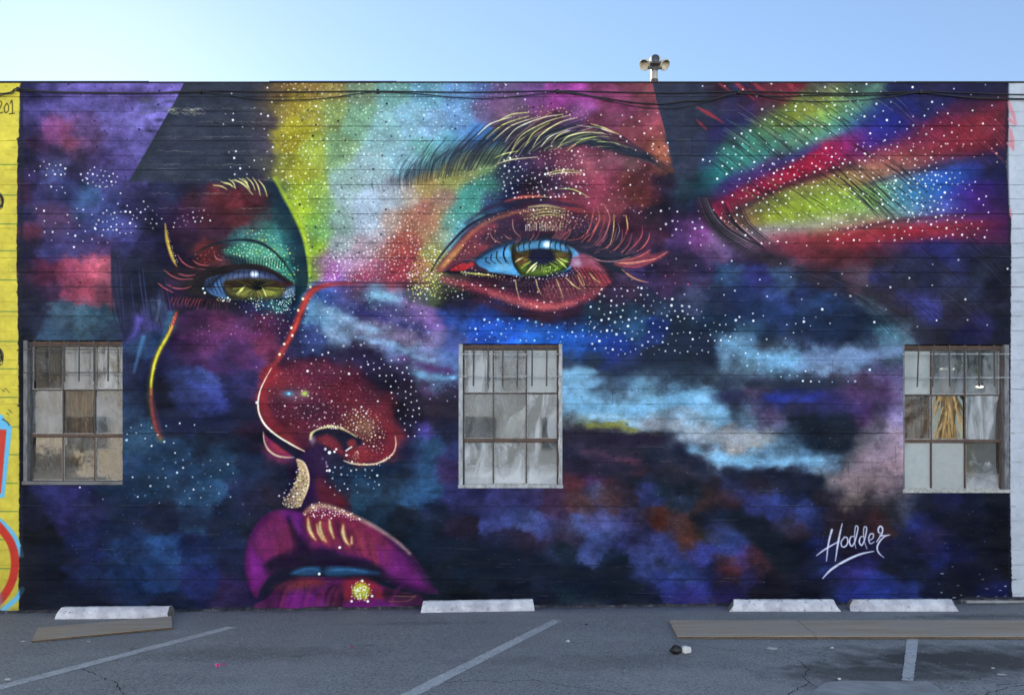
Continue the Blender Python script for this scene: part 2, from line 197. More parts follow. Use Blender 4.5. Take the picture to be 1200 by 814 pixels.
360,550,3c2048 375,570,4c2040 385,585,602030 365,580,382048 400,565,283c5c 420,570,2c5478 440,560,24405c 300,545,1c2c48 320,560,242c48 315,580,342c40 330,530,602848 360,530,2c2448 385,540,342c4c 400,550,243450 440,550,243c5c 460,548,203050 370,585,381c38 400,585,502438
'''
# ---------------------------------------------------------------- the painting on the wall
# Painted stroke by stroke into one sheet of pigment. Units: 80 to the metre, x to the right,
# y downwards, 712 at the foot of the wall.
S = 2
PX0, PX1, PY0, PY1 = -60, 1260, 86, 730
PW, PH = (PX1-PX0)*S, (PY1-PY0)*S

def hexc(h):
    return np.array([int(h[i:i+2], 16)/255 for i in (0, 2, 4)], np.float32)

def lattice(seed, cell, xs, ys):
    r = np.random.RandomState(seed)
    nx = int((PX1-PX0)/cell[0])+4; ny = int((PY1-PY0)/cell[1])+4
    g = r.rand(ny, nx).astype(np.float32)
    u = (xs-PX0)/cell[0]+1; v = (ys-PY0)/cell[1]+1
    iu = np.clip(u.astype(int), 0, nx-2); iv = np.clip(v.astype(int), 0, ny-2)
    fu = u-iu; fv = v-iv
    fu = (fu*fu*(3-2*fu)).astype(np.float32); fv = (fv*fv*(3-2*fv)).astype(np.float32)
    a = g[iv][:, iu]; b = g[iv][:, iu+1]; c = g[iv+1][:, iu]; d = g[iv+1][:, iu+1]
    t = a+(b-a)*fu[None, :]; w = c+(d-c)*fu[None, :]
    return t+(w-t)*fv[:, None]

def fbm(seed, cx, cy, octaves, xs, ys, gain=.55):
    s = 0; a = 1.; n = 0
    for k in range(octaves):
        s = s+a*(lattice(seed+k*17, (cx/2**k, cy/2**k), xs, ys)-.5); n += a; a *= gain
    return s/n*2

def spline(pts, n=8, closed=False):
    p = np.array(pts, np.float64); m = len(p)
    if m == 2: return np.array([p[0]+(p[1]-p[0])*t for t in np.linspace(0, 1, n)])
    out = []
    for i in range(m if closed else m-1):
        if closed: a, b, c, d = p[(i-1) % m], p[i], p[(i+1) % m], p[(i+2) % m]
        else: a, b, c, d = p[max(i-1, 0)], p[i], p[i+1], p[min(i+2, m-1)]
        for t in np.arange(n)/n:
            out.append(.5*(2*b+(c-a)*t+(2*a-5*b+4*c-d)*t*t+(3*b-a-3*c+d)*t**3))
    if not closed: out.append(p[-1])
    return np.array(out)

class Sheet:
    def __init__(s):
        s.xs = (PX0+(np.arange(PW)+.5)/S).astype(np.float32)
        s.ys = (PY0+(np.arange(PH)+.5)/S).astype(np.float32)
        s.im = np.zeros((PH, PW, 3), np.float32)
        s.grain = fbm(5, 7, 7, 3, s.xs, s.ys)
        s.cloud = fbm(9, 46, 38, 5, s.xs, s.ys)
    def box(s, x0, y0, x1, y1):
        i0 = max(int((x0-PX0)*S), 0); i1 = min(int((x1-PX0)*S)+2, PW)
        j0 = max(int((y0-PY0)*S), 0); j1 = min(int((y1-PY0)*S)+2, PH)
        return i0, i1, j0, j1
    def put(s, b, al, col):
        i0, i1, j0, j1 = b
        v = s.im[j0:j1, i0:i1]
        v += al[..., None]*(np.asarray(col, np.float32)-v)
    def poly(s, pts, col, a=1., soft=1., mod=None, smooth=False, rough=0.):
        if isinstance(col, str): col = hexc(col)
        p = spline(pts, 6, True) if smooth else np.array(pts, float)
        m = soft+rough+2
        b = s.box(p[:, 0].min()-m, p[:, 1].min()-m, p[:, 0].max()+m, p[:, 1].max()+m)
        i0, i1, j0, j1 = b
        if i1 <= i0 or j1 <= j0: return
        X = s.xs[i0:i1][None, :]; Y = s.ys[j0:j1][:, None]
        ins = np.zeros((j1-j0, i1-i0), bool); dd = np.full((j1-j0, i1-i0), 1e9, np.float32)
        q = np.roll(p, -1, 0)
        for (ax, ay), (bx, by) in zip(p, q):
            if ay != by:
                c = (ay > Y) != (by > Y)
                ins ^= c & (X < (bx-ax)*(Y-ay)/(by-ay)+ax)
            L = (bx-ax)**2+(by-ay)**2+1e-9
            t = np.clip(((X-ax)*(bx-ax)+(Y-ay)*(by-ay))/L, 0, 1)
            dd = np.minimum(dd, (X-ax-t*(bx-ax))**2+(Y-ay-t*(by-ay))**2)
        sd = np.sqrt(dd)*np.where(ins, -1, 1)
        if rough: sd = sd+rough*s.grain[j0:j1, i0:i1]
        al = np.clip(.5-sd/(2*soft), 0, 1); al = al*al*(3-2*al)*a
        if mod is not None: al = al*np.clip(mod(X, Y), 0, 1)
        s.put(b, al, col)
    def stroke(s, pts, w, col, a=1., soft=.6, n=6):
        if isinstance(col, str): col = hexc(col)
        p = spline(pts, n) if len(pts) > 2 else np.array(pts, float)
        k = len(p)
        if np.isscalar(w): ws = np.full(k, w)
        else: ws = np.interp(np.linspace(0, 1, k), np.linspace(0, 1, len(w)), w)
        m = ws.max()+soft+1
        b = s.box(p[:, 0].min()-m, p[:, 1].min()-m, p[:, 0].max()+m, p[:, 1].max()+m)
        i0, i1, j0, j1 = b
        if i1 <= i0 or j1 <= j0: return
        al = np.zeros((j1-j0, i1-i0), np.float32)
        for i in range(k-1):
            (ax, ay), (bx, by) = p[i], p[i+1]
            c0, c1, r0, r1 = s.box(min(ax, bx)-m, min(ay, by)-m, max(ax, bx)+m, max(ay, by)+m)
            if c1 <= c0 or r1 <= r0: continue
            X = s.xs[c0:c1][None, :]; Y = s.ys[r0:r1][:, None]
            L = (bx-ax)**2+(by-ay)**2+1e-9
            t = np.clip(((X-ax)*(bx-ax)+(Y-ay)*(by-ay))/L, 0, 1)
            d = np.sqrt((X-ax-t*(bx-ax))**2+(Y-ay-t*(by-ay))**2)-(ws[i]+(ws[i+1]-ws[i])*t)/2
            v = np.clip(.5-d/(2*soft), 0, 1)
            sub = al[r0-j0:r1-j0, c0-i0:c1-i0]
            np.maximum(sub, v, out=sub)
        s.put(b, al*a, col)
    def blob(s, cx, cy, rx, ry, col, a=1., rot=0., hard=.0, rough=.25):
        if isinstance(col, str): col = hexc(col)
        R = max(rx, ry)*1.15
        b = s.box(cx-R, cy-R, cx+R, cy+R); i0, i1, j0, j1 = b
        if i1 <= i0 or j1 <= j0: return
        X = s.xs[i0:i1][None, :]-cx; Y = s.ys[j0:j1][:, None]-cy
        c, q = math.cos(math.radians(rot)), math.sin(math.radians(rot))
        d = np.sqrt(((X*c+Y*q)/rx)**2+((-X*q+Y*c)/ry)**2)
        d = d+rough*s.cloud[j0:j1, i0:i1]*.6
        al = np.clip((1-d)/(1-hard+1e-6), 0, 1); al = al*al*(3-2*al)*a
        s.put(b, al, col)
    def dot(s, x, y, r, col, a=1.):
        b = s.box(x-r-1, y-r-1, x+r+1, y+r+1); i0, i1, j0, j1 = b
        if i1 <= i0 or j1 <= j0: return
        d = np.hypot(s.xs[i0:i1][None, :]-x, s.ys[j0:j1][:, None]-y)
        s.put(b, np.clip((r-d)/.8+.5, 0, 1)*a, col)

def inside(p, x, y):
    c = False; n = len(p)
    for i in range(n):
        ax, ay = p[i]; bx, by = p[(i+1) % n]
        if (ay > y) != (by > y) and x < (bx-ax)*(y-ay)/(by-ay)+ax: c = not c
    return c

def scatter(rng, pts, gap, n=99999):
    xs = [p[0] for p in pts]; ys = [p[1] for p in pts]
    x0, x1, y0, y1 = min(xs), max(xs), min(ys), max(ys)
    out = []; grid = {}
    tries = int((x1-x0)*(y1-y0)/gap**2*9)+20
    for _ in range(tries):
        if len(out) >= n: break
        x = rng.uniform(x0, x1); y = rng.uniform(y0, y1)
        if not inside(pts, x, y): continue
        g = (int(x//gap), int(y//gap)); ok = True
        for i in (-1, 0, 1):
            for j in (-1, 0, 1):
                for (u, v) in grid.get((g[0]+i, g[1]+j), ()):
                    if (u-x)**2+(v-y)**2 < gap*gap: ok = False
        if ok: grid.setdefault(g, []).append((x, y)); out.append((x, y))
    return out

def paint():
    rng = random.Random(11)
    s = Sheet()
    P = [t.split(',') for t in PTS.split()]
    px = np.array([float(p[0]) for p in P], np.float32); py = np.array([float(p[1]) for p in P], np.float32)
    pc = np.array([hexc(p[2]) for p in P])
    # soft sprayed ground: colours spread between the places they were put down
    lw = (PX1-PX0)//4+1; lh = (PY1-PY0)//4+1
    lx = PX0+np.arange(lw)*4.; ly = PY0+np.arange(lh)*4.
    low = np.zeros((lh, lw, 3), np.float32)
    FX, FY = 775., 287.                                   # the beams fan out from here
    pr = np.hypot(px-FX, py-FY); pa = np.arctan2(py-FY, px-FX)
    inb = (px > 815) & (py < 315)
    for j in range(lh):
        d2 = (lx[:, None]-px[None, :])**2+((ly[j]-py)**2)[None, :]*1.1
        w = np.exp(-d2/(2*8.0**2))+2e-5*np.exp(-d2/(2*40**2))+1e-9/(d2+50)
        c0 = (w@pc)/w.sum(1, keepdims=True)
        if ly[j] < 330:
            r_ = np.hypot(lx-FX, ly[j]-FY); a_ = np.arctan2(ly[j]-FY, lx-FX)
            q = ((r_[:, None]-pr[None, :])/2.6)**2+((r_[:, None]+pr[None, :])*.5*(a_[:, None]-pa[None, :]))**2
            w = (np.exp(-q/(2*6.5**2))+1e-4*np.exp(-q/(2*30**2)))*inb+1e-12
            c1 = (w@pc)/w.sum(1, keepdims=True)
            k = (np.clip((lx-830)/30, 0, 1)*np.clip((310-ly[j])/24, 0, 1))[:, None]
            c0 = c0*(1-k)+c1*k
        low[j] = c0
    wx = fbm(21, 26, 20, 5, s.xs, s.ys)*9; wy = fbm(22, 26, 18, 5, s.xs, s.ys)*7
    wx += fbm(25, 13, 10, 4, s.xs, s.ys, .7)*6; wy += fbm(26, 13, 10, 4, s.xs, s.ys, .7)*5
    wx += fbm(23, 5, 5, 2, s.xs, s.ys)*2.4; wy += fbm(24, 5, 5, 2, s.xs, s.ys)*2.4
    # the forehead and the beams were sprayed smoothly, the clouds were not
    X = s.xs[None, :]; Y = s.ys[:, None]
    face = np.clip((X-325)/20, 0, 1)*np.clip((620-X)/60, 0, 1)*np.clip((335-Y)/10, 0, 1)
    beam = np.clip((X-810)/30, 0, 1)*np.clip((300-Y)/20, 0, 1)
    calm = 1-.85*np.maximum(face, beam); wx = wx*calm; wy = wy*calm
    fx = np.clip((s.xs[None, :]+wx-PX0)/4, 0, lw-1.001); fy = np.clip((s.ys[:, None]+wy-PY0)/4, 0, lh-1.001)
    ix = fx.astype(np.int32); iy = fy.astype(np.int32); fx = (fx-ix)[..., None]; fy = (fy-iy)[..., None]
    s.im = (low[iy, ix]*(1-fx)+low[iy, ix+1]*fx)*(1-fy)+(low[iy+1, ix]*(1-fx)+low[iy+1, ix+1]*fx)*fy
    cl = fbm(31, 40, 26, 6, s.xs, s.ys, .62)[..., None]
    lum = s.im.mean(2, keepdims=True); s.im = lum+(s.im-lum)*(.86+.2*np.maximum(face, beam)[..., None])
    amp = (.36*(1-.8*np.maximum(face, beam)))[..., None]
    s.im = np.clip(s.im*(1+amp*cl), 0, 1)
    lum = s.im.mean(2, keepdims=True); s.im = np.clip(s.im-.045*np.clip(1-lum/.42, 0, 1)*np.array([1., .95, .75], np.float32), .02, 1)
    mist = fbm(41, 90, 60, 6, s.xs, s.ys, .68)[..., None]*(1-.9*np.maximum(face, beam))[..., None]
    s.im = np.clip(s.im*(.95+.3*np.clip(mist-.05, -.6, .5)), 0, 1)
    s.im = np.clip(s.im*(1+.10*s.grain[..., None]), 0, 1)

    s.poly([(656, 500), (680, 504), (700, 505), (722, 500), (745, 509), (765, 509), (790, 507), (802, 522), (830, 546), (880, 553), (930, 553), (965, 562), (975, 582), (900, 575), (800, 570), (700, 556), (656, 540)], '252738', .55, 7, rough=7)
    s.poly([(925, 488), (960, 482), (1000, 490), (1002, 510), (985, 530), (955, 525), (935, 510)], '1a2534', .7, 7, rough=6, smooth=True)
    def puff(path, wid, col, n, r0, r1, a):
        p = spline(path, 10) if len(path) > 2 else spline(path, 12)
        for _ in range(n):
            q = p[rng.randrange(len(p))]; e = rng.gauss(0, wid*.5); f = rng.gauss(0, wid*.35)
            R_ = rng.uniform(r0, r1); s.blob(q[0]+e, q[1]+f, R_*1.6, R_*.8, col, a*rng.uniform(.5, 1), rng.uniform(-25, 20), 0, .6)
    puff([(690, 425), (730, 432), (780, 432), (830, 428)], 14, '2b3648', 40, 8, 18, .35)
    puff([(700, 448), (725, 454)], 12, '3c5068', 16, 6, 12, .35)
    puff([(664, 440), (684, 438), (690, 455), (672, 470)], 9, '7fb4d6', 40, 5, 12, .35)
    puff([(664, 478), (700, 478), (740, 478), (780, 470), (820, 464)], 12, '78b0d4', 70, 6, 14, .35)
    puff([(690, 488), (720, 490), (746, 501)], 5, '9cc8e4', 26, 4, 8, .4)
    puff([(745, 498), (800, 500), (850, 512), (890, 514)], 9, '9fa9b4', 50, 6, 14, .35)
    puff([(805, 526), (840, 537), (880, 541), (925, 541), (962, 538)], 6, '84bce0', 60, 5, 11, .38)
    puff([(820, 466), (842, 476), (846, 492)], 8, '86bade', 26, 5, 11, .35)
    puff([(850, 402), (875, 412), (905, 421), (935, 422)], 7, '78b0d6', 44, 5, 12, .35)
    puff([(935, 424), (980, 418), (1020, 416), (1050, 408)], 8, '7c98c2', 44, 5, 12, .35)
    puff([(850, 445), (890, 448), (940, 450), (985, 450)], 8, '2c3448', 50, 6, 14, .4)
    puff([(850, 465), (890, 470), (940, 474), (985, 478)], 10, '2f3054', 40, 6, 14, .35)
    puff([(895, 465), (920, 467), (955, 468)], 6, '2f3c98', 20, 5, 10, .35)
    puff([(950, 500), (975, 508), (985, 520)], 9, '17202e', 40, 6, 12, .45)
    puff([(1005, 545), (1030, 535), (1050, 520), (1056, 505)], 12, 'a48c9c', 60, 6, 14, .32)
    puff([(985, 565), (1015, 560), (1045, 565)], 9, '9c858c', 40, 5, 12, .35)
    puff([(790, 520), (800, 535), (830, 550), (880, 556), (930, 558), (960, 566)], 7, '20263a', 70, 6, 13, .45)
    puff([(664, 512), (700, 515), (740, 518), (775, 514)], 8, '2b2538', 70, 6, 14, .42)
    puff([(664, 545), (700, 550), (760, 545), (790, 560)], 9, '232436', 50, 6, 14, .35)
    puff([(690, 530), (720, 535), (745, 545)], 8, '6c3c54', 20, 4, 9, .3)
    puff([(690, 498), (710, 499), (730, 497), (742, 506)], 4, '8a8c4c', 34, 3, 7, .4)
    puff([(500, 640), (560, 650), (620, 665), (700, 685)], 16, '17243a', 90, 10, 24, .4)
    puff([(840, 600), (880, 615), (910, 645), (930, 660)], 10, '192436', 60, 8, 18, .4)
    puff([(1110, 600), (1150, 620), (1160, 660), (1110, 690)], 18, '11162c', 70, 10, 24, .45)
    puff([(720, 665), (740, 690), (690, 695)], 12, '162438', 40, 8, 18, .45)
    puff([(940, 640), (950, 690), (900, 690)], 12, '161a30', 40, 8, 18, .45)
    puff([(830, 405), (790, 405), (770, 418)], 12, '232e44', 40, 8, 16, .4)
    puff([(870, 355), (930, 370), (990, 385), (940, 392)], 14, '1f2f4c', 60, 8, 18, .35)
    puff([(380, 362), (400, 372), (425, 382), (450, 388)], 7, '8aa8c8', 40, 4, 9, .35)
    puff([(440, 345), (460, 350)], 4, '8cbcd8', 14, 4, 8, .4)
    puff([(420, 395), (455, 402), (480, 414), (510, 424)], 4, '8cb0d6', 40, 3, 7, .38)
    puff([(485, 438), (505, 442), (530, 441)], 4, '7cb4dc', 26, 3, 7, .4)
    puff([(470, 420), (500, 430), (530, 434)], 4, '5c4078', 30, 4, 8, .35)
    puff([(470, 375), (500, 372), (512, 384)], 7, '8c6cae', 30, 4, 9, .35)
    puff([(400, 412), (440, 422), (480, 440)], 9, '2b2440', 50, 5, 12, .35)
    puff([(420, 365), (450, 372), (490, 386)], 5, '383872', 34, 4, 9, .35)
    puff([(480, 470), (520, 472), (532, 490)], 9, '2e2838', 40, 5, 12, .35)
    puff([(145, 600), (200, 605), (260, 620), (275, 660)], 18, '1d2740', 70, 8, 20, .35)
    puff([(60, 640), (60, 690), (110, 700)], 18, '151c30', 60, 8, 22, .45)
    puff([(200, 490), (260, 500), (290, 480)], 12, '1e2540', 50, 8, 18, .35)
    puff([(215, 448), (245, 455), (262, 470)], 7, '4652a4', 24, 5, 10, .3)
    puff([(220, 395), (260, 390), (300, 395)], 8, '6c3468', 40, 5, 12, .3)
    puff([(225, 420), (270, 432), (300, 425)], 7, '4a2c60', 30, 5, 12, .3)
    s.im = s.im*(1-.20*np.clip((Y-545)/35, 0, 1)*np.clip((X-500)/60, 0, 1))[..., None]
    W1 = hexc('f4f2f0'); BK = hexc('171a24')
    def dots(pts, gap, r0, r1, cols, a=.9, n=99999, fade=None):
        for (x, y) in scatter(rng, pts, gap, n):
            k = 1.
            if fade:
                k = fade(x, y)
                if rng.random() > k: continue
            cv = s.cloud[min(max(int((y-PY0)*S), 0), PH-1), min(max(int((x-PX0)*S), 0), PW-1)]
            if gap > 5 and rng.random() > .84+1.1*cv: continue
            x += rng.uniform(-.4, .4)*gap*.4; y += rng.uniform(-.4, .4)*gap*.4
            c = cols[rng.randrange(len(cols))]
            s.dot(x, y, .84*(r0*.85+(r1-r0*.8)*rng.random()**2.), hexc(c), a*(.55+.45*rng.random()))
    def rect(x0, y0, x1, y1): return [(x0, y0), (x1, y0), (x1, y1), (x0, y1)]

    # --- hair and shadow blocks on the left
    s.poly([(219, 90), (345, 90), (345, 205), (240, 216), (150, 214), (152, 211), (187, 150), (205, 119)], '333947', .95, .8,
           mod=lambda X, Y: np.clip((322-X)/40, 0, 1)*np.clip((222-Y)/14, 0, 1))
    for k in range(150):
        x = rng.uniform(165, 290); y = rng.uniform(105, 212)
        s.blob(x, y, rng.uniform(5, 20), rng.uniform(2, 5), rng.choice(['2a2e3a', '3c4250', '474b50', '343a4c', '2c3144']), .35)
    for y in (127, 143, 160.5, 177, 193, 211, 227, 244):
        for k in range(7):
            x = rng.uniform(170, 310); L = rng.uniform(8, 34)
            p = [(x+L*i/9, y+rng.uniform(-1.1, 1.1)) for i in range(10)]
            s.stroke(p, [rng.uniform(.1, .6) for _ in range(10)], '85867c', rng.uniform(.25, .6), .45, 2)
    for k in range(26):
        x = rng.uniform(196, 232); y = rng.uniform(127, 134)
        s.stroke([(x, y), (x+rng.uniform(2, 7), y+rng.uniform(-3, 3)), (x+rng.uniform(6, 11), y+rng.uniform(-2, 3))], .5, 'a09d8a', .55, .5, 3)
    # pink block edge
    s.poly([(129.5, 285), (150, 280), (166, 300), (166, 350), (146, 402), (140, 380), (133, 352), (130, 330)], '2b2e47', .8, 1.4,
           mod=lambda X, Y: np.clip((165-X)/24, 0, 1)*np.clip((Y-284)/16, 0, 1))
    for k in range(16):
        x = 131+k*4.5; y0 = rng.uniform(305, 345)
        s.stroke([(x, y0), (x+1+k*.3, y0+28), (x+6+k*.4, rng.uniform(375, 398))], [.4, 1.4, .4], rng.choice(['23263c', '1f2234', '3a4468', '464a84', '23263c']), .6, .7, 4)
    s.stroke([(187, 352), (184, 375)], [3, 2], '6a7a98', .45, 1.5)
    s.stroke([(168, 395), (163, 412), (157, 436)], [5, 4, 1], '4d7fae', .65, 2)
    s.stroke([(163, 375), (158, 390), (152, 396)], [6, 4, 1], '6d5fc4', .55, 3)
    s.stroke([(200, 368), (195, 385), (190, 400)], [6, 5, 1], '3c7894', .5, 3)

    # --- the contour of the far cheek
    s.stroke([(193.5, 262), (196, 282), (202, 302), (207, 312)], [.5, 4, 3.4, .6], 'c0a040', .9, 1.2)
    dots([(196, 270), (206, 300), (209, 308), (204, 305), (196, 285)], 2.6, .5, .9, ['ffe8b0', 'fff4e0'], .9)
    s.stroke([(207, 366), (203, 378), (197, 392), (188, 408), (181, 424), (177, 444), (176, 462), (178, 480), (182, 498), (188, 514)],
             [2, 3.4, 4, 4.6, 4.6, 4, 4, 4, 4.5, 5], '8c8a2c', .5, 4)
    s.stroke([(206.5, 367), (203, 378), (198, 391)], [1.8, 3, 3], 'b8434a', .95, 1.2)
    s.stroke([(202, 382), (195, 396), (187, 410), (181, 426), (177.5, 446), (177, 462)], [1.6, 3, 3.4, 3.2, 2.6, 1.4], 'd3ca3c', .95, 1.3)
    s.stroke([(177, 455), (177.5, 475), (181, 495), (187, 512)], [1.6, 2.6, 3.4, 2.6], 'a03c4c', .85, 1.6)
    s.poly([(178, 470), (182, 470), (192, 514), (183, 500)], '5c2c4c', .5, 3)
    for (x, y) in scatter(rng, [(203, 370), (206, 372), (196, 396), (192, 398)], 2.2): s.dot(x, y, .55, hexc('f0b080'), .8)

    # --- far eye
    s.poly([(316, 206), (325, 222), (335, 240), (346, 258), (354, 279), (359, 303), (361, 326), (357, 342), (345, 345), (343, 310), (330, 280), (318, 250), (306, 225)], '1d333c', .85, 1.0,
           mod=lambda X, Y: np.clip((X-(300+.13*(Y-206)))/46, 0, 1)**1.4, smooth=True)
    s.stroke([(322, 209), (334, 231), (346, 252), (356, 276), (361.5, 300), (363, 322)], [2, 4, 5, 5, 4, 2], 'a8bf2e', .85, 2.2)
    s.stroke([(326, 210), (340, 233), (352, 256), (361, 280), (365, 305)], [3, 5, 7, 6, 3], 'b4c840', .4, 4)
    # lid
    s.poly([(262, 296), (275, 288), (292, 284), (315, 291), (335, 309), (346, 328), (340, 330), (318, 316), (290, 304)], '4fa283', .55, 4, smooth=True)
    s.stroke([(228, 298), (245, 288), (262, 283.5), (283, 281), (303, 284), (320, 294), (334, 309), (345, 326)], [1, 2, 2.4, 2.4, 2.6, 2.4, 2, 1], '1b2830', .9, 1.2)
    dots([(262, 292), (285, 285), (308, 288), (326, 301), (342, 322), (345, 333), (333, 328), (315, 312), (290, 301), (270, 298)], 3.0, .7, 1.4, ['a8f0c0', 'd0ffd8', '7fe0b0', 'f0fff0', 'c8e860'], .95)
    dots([(278, 276), (300, 268), (320, 274), (340, 293), (350, 318), (346, 324), (330, 298), (312, 285), (290, 279)], 3.4, .6, 1.4, ['c8e860', 'a0e8b0', '70c8b0', 'e0f0a0', '80d0c0'], .85)
    dots([(296, 268), (330, 268), (352, 300), (354, 325), (345, 322), (330, 290)], 4.5, .6, .9, ['163038', '70c0b0'], .8)
    dots([(225, 300), (245, 290), (262, 292), (262, 305), (235, 308)], 4.5, .5, .9, ['e07068', 'f0a898', 'c04848'], .75)
    # upper lash band and eye opening
    s.poly([(214, 333), (228, 325), (246, 317), (266, 311), (288, 309), (308, 311), (326, 319), (343, 332), (336, 334), (318, 326), (296, 319), (276, 319), (258, 323), (240, 330), (238, 345), (224, 345)], '2b2528', .92, 1.6, smooth=True)
    s.poly([(240, 331), (246, 325), (262, 321), (284, 316), (305, 318), (322, 324), (336, 333), (345, 336), (343, 346), (330, 349), (300, 351), (270, 351), (250, 346), (241, 339)], '42608a', 1, 1.6, smooth=True)
    s.poly([(262, 322), (284, 316), (308, 318), (325, 326), (300, 328), (270, 330)], '525d7c', .9, 1.5, smooth=True)
    s.poly([(262, 331), (275, 328), (300, 327), (322, 329), (334, 335), (330, 347), (300, 351), (272, 350), (264, 342)], '504c2c', .95, 3, smooth=True)
    s.stroke([(265, 330), (263, 338), (267, 346), (274, 350)], [2, 3, 3, 2], '23222a', .7, 1.6); s.stroke([(334, 335), (331, 344), (324, 349)], [3, 4, 3], '33262a', .7, 2)
    s.poly([(312, 334), (328, 334), (330, 345), (314, 349)], '6a7c3c', .6, 5, smooth=True)
    s.poly([(262, 331), (275, 327), (300, 326), (326, 329), (328, 337), (300, 337), (272, 338)], '33291f', .9, 4, smooth=True)
    s.blob(303, 335, 11, 7.5, '1a1c1e', 1, 0, .4)
    for k in range(26):
        a = rng.uniform(.1, math.pi-.1); s.stroke([(300+10*math.cos(a), 336+5*math.sin(a)), (300+27*math.cos(a), 336+12*math.sin(a))], .9, rng.choice(['9c9440', '58682c', 'b0a848', '4a4020']), .5, .7)
    s.blob(285, 345, 10, 5, '9a9840', .6); s.blob(316, 343, 9, 5, 'a8a848', .6)
    s.stroke([(241, 333), (262, 323), (285, 317), (308, 319), (334, 332)], [4, 5, 5, 5, 4], '1e2434', .55, 2.5); s.stroke([(266, 347), (290, 350.5), (320, 348)], [2, 3, 2], '2c2c1c', .7, 1.5)
    s.stroke([(277, 345), (282, 340), (287, 335)], [.6, 2, .6], 'e8e488', .95); s.stroke([(279, 346), (285, 338)], .8, 'd8d870', .8)
    s.stroke([(307.5, 337), (310, 342), (312, 347)], [.6, 1.8, .6], 'e8e488', .95)
    s.poly([(331, 345), (338, 337), (345, 335), (344, 346), (336, 349)], '52687c', .9, 1.8, smooth=True)
    s.stroke([(322, 329), (335, 333), (344, 333)], [2, 3, 1], '4a2c2c', .9, 1)
    s.blob(298, 321, 6.5, 5.5, 'c4d8f0', .95, 0, .3); s.blob(298, 321, 3, 3, 'ffffff', 1, 0, .3)
    for x in (246, 250, 255, 260): s.stroke([(x-2, 325), (x, 334), (x+5, 344)], [.6, 1.6, .5], '1e2838', .9, .7)
    for k in range(9): s.stroke([(268+k*6, 317+abs(k-4)*.6), (266+k*6.4, 327)], [1.3, .5], '23283c', .75, .7)
    s.stroke([(240, 340), (252, 349), (270, 352), (300, 353), (330, 350)], [1, 2, 2.4, 2, 1.4], '20222c', .9, 1)
    s.blob(244, 335, 12, 12, '1f2434', .6); s.blob(338, 334, 10, 7, '3a2428', .5)
    for k in range(30):
        a = rng.uniform(0, 6.28); s.stroke([(300+6*math.cos(a), 338+4*math.sin(a)), (298+30*math.cos(a), 338+12*math.sin(a))], .7, rng.choice(['8c8c40', '3c4420', 'a09c50', '2c2c1c', '58703c']), .35, .6)
    dots([(253, 349), (270, 349), (270, 353), (255, 353)], 2.2, .8, 1.3, ['f0e8b0', 'ffffff', 'd8e890'], .95)
    dots([(290, 350), (308, 348), (308, 358), (298, 360)], 2.4, .7, 1.3, ['f8f8d8', 'c0f0d8', '90d8b8'], .9)
    dots([(316, 352), (342, 350), (340, 364), (322, 366)], 2.2, .7, 1.4, ['90e8c0', 'c8ffe0', 'f0fff8', '60b898'], .9)
    dots([(330, 338), (344, 338), (346, 348), (334, 348)], 2.6, .7, 1.2, ['c8f0e8', 'f0d890', 'ffffff'], .9)
    dots([(272, 352), (346, 350), (344, 380), (330, 402), (318, 385), (280, 362)], 5, .5, 1.3, ['c8f0e8', 'a0d0e0', 'ffffff'], .8)
    for (x, y) in ((238, 338), (240, 343), (262, 352), (267, 349)): s.dot(x, y, 1.3, hexc('c8f4f8'), .95)
    for k in range(20):
        x = 272+k*3.2; o = (k-9)*.45; s.stroke([(x, 309+k*.25), (x+o*.4, 304), (x+o+rng.uniform(-1, 1), 298+rng.uniform(-2, 3)+k*.25)], [1.2, .8, .3], '1a2226', .7, .55, 3)
    pk = 'd2666a'
    for p in ([(208, 298), (214, 307), (224, 313), (240, 315.5)], [(192, 316), (201, 323), (212, 327), (226, 326.5)], [(209, 320.5), (218, 323), (229, 322)],
              [(185, 331.5), (192, 337), (203, 343)], [(196, 333.5), (205, 337.5), (216, 338), (224, 335.5)], [(226, 305), (233, 309.5), (246, 311.5)], [(251, 298), (254, 303), (260, 305)]):
        s.stroke(p, [.4, 1.2, 1.0, .4], pk, .85, .6)
    for k in range(17):
        x = 200+k*4.2; h = rng.uniform(6, 13)
        s.stroke([(x+3, 348+k*.25), (x+rng.uniform(-1, 1.5), 353), (x-1+rng.uniform(-2, 2), 348+h+k*.3)], [.4, .9, .3], rng.choice(['b85050', 'a84444', '8c3c44']), .85 if k < 9 else .5, .55, 3)
    for k in range(40):
        s.stroke([(rng.uniform(222, 250), rng.uniform(312, 340)), (rng.uniform(245, 275), rng.uniform(311, 318))], .8, '1f1a1e', .5, .8)
    # far brow
    for (a, b, c, d) in ((250, 217, 266, 222), (259, 213, 275, 220), (268, 210, 276, 221), (275, 210, 296, 228), (280, 209, 293, 222), (284, 209, 291, 220), (289, 208, 299, 223), (296, 208, 305, 229), (303, 211, 313, 230), (262, 215, 272, 219), (272, 211, 290, 219)):
        s.stroke([(a, b), ((a+c)/2+1.5, (b+d)/2-1.2), (c, d)], [.5, 1.3, .5], 'd8cf82', .95, .6)
    dots([(203, 255), (240, 245), (250, 258), (225, 262), (204, 270)], 5, .8, 1.2, ['f0c8d8', 'ffffff', 'e8a8b8'], .9)

    # --- forehead
    white = ['ffffff', 'f4f8ff', 'fffbe8', 'e8f4f0']
    FH = [(330, 97), (600, 97), (570, 128), (520, 160), (470, 185), (440, 215), (470, 222), (545, 200), (600, 190), (590, 225), (560, 250), (530, 285), (505, 318), (500, 328), (362, 330), (365, 300), (355, 262), (338, 232), (328, 205)]
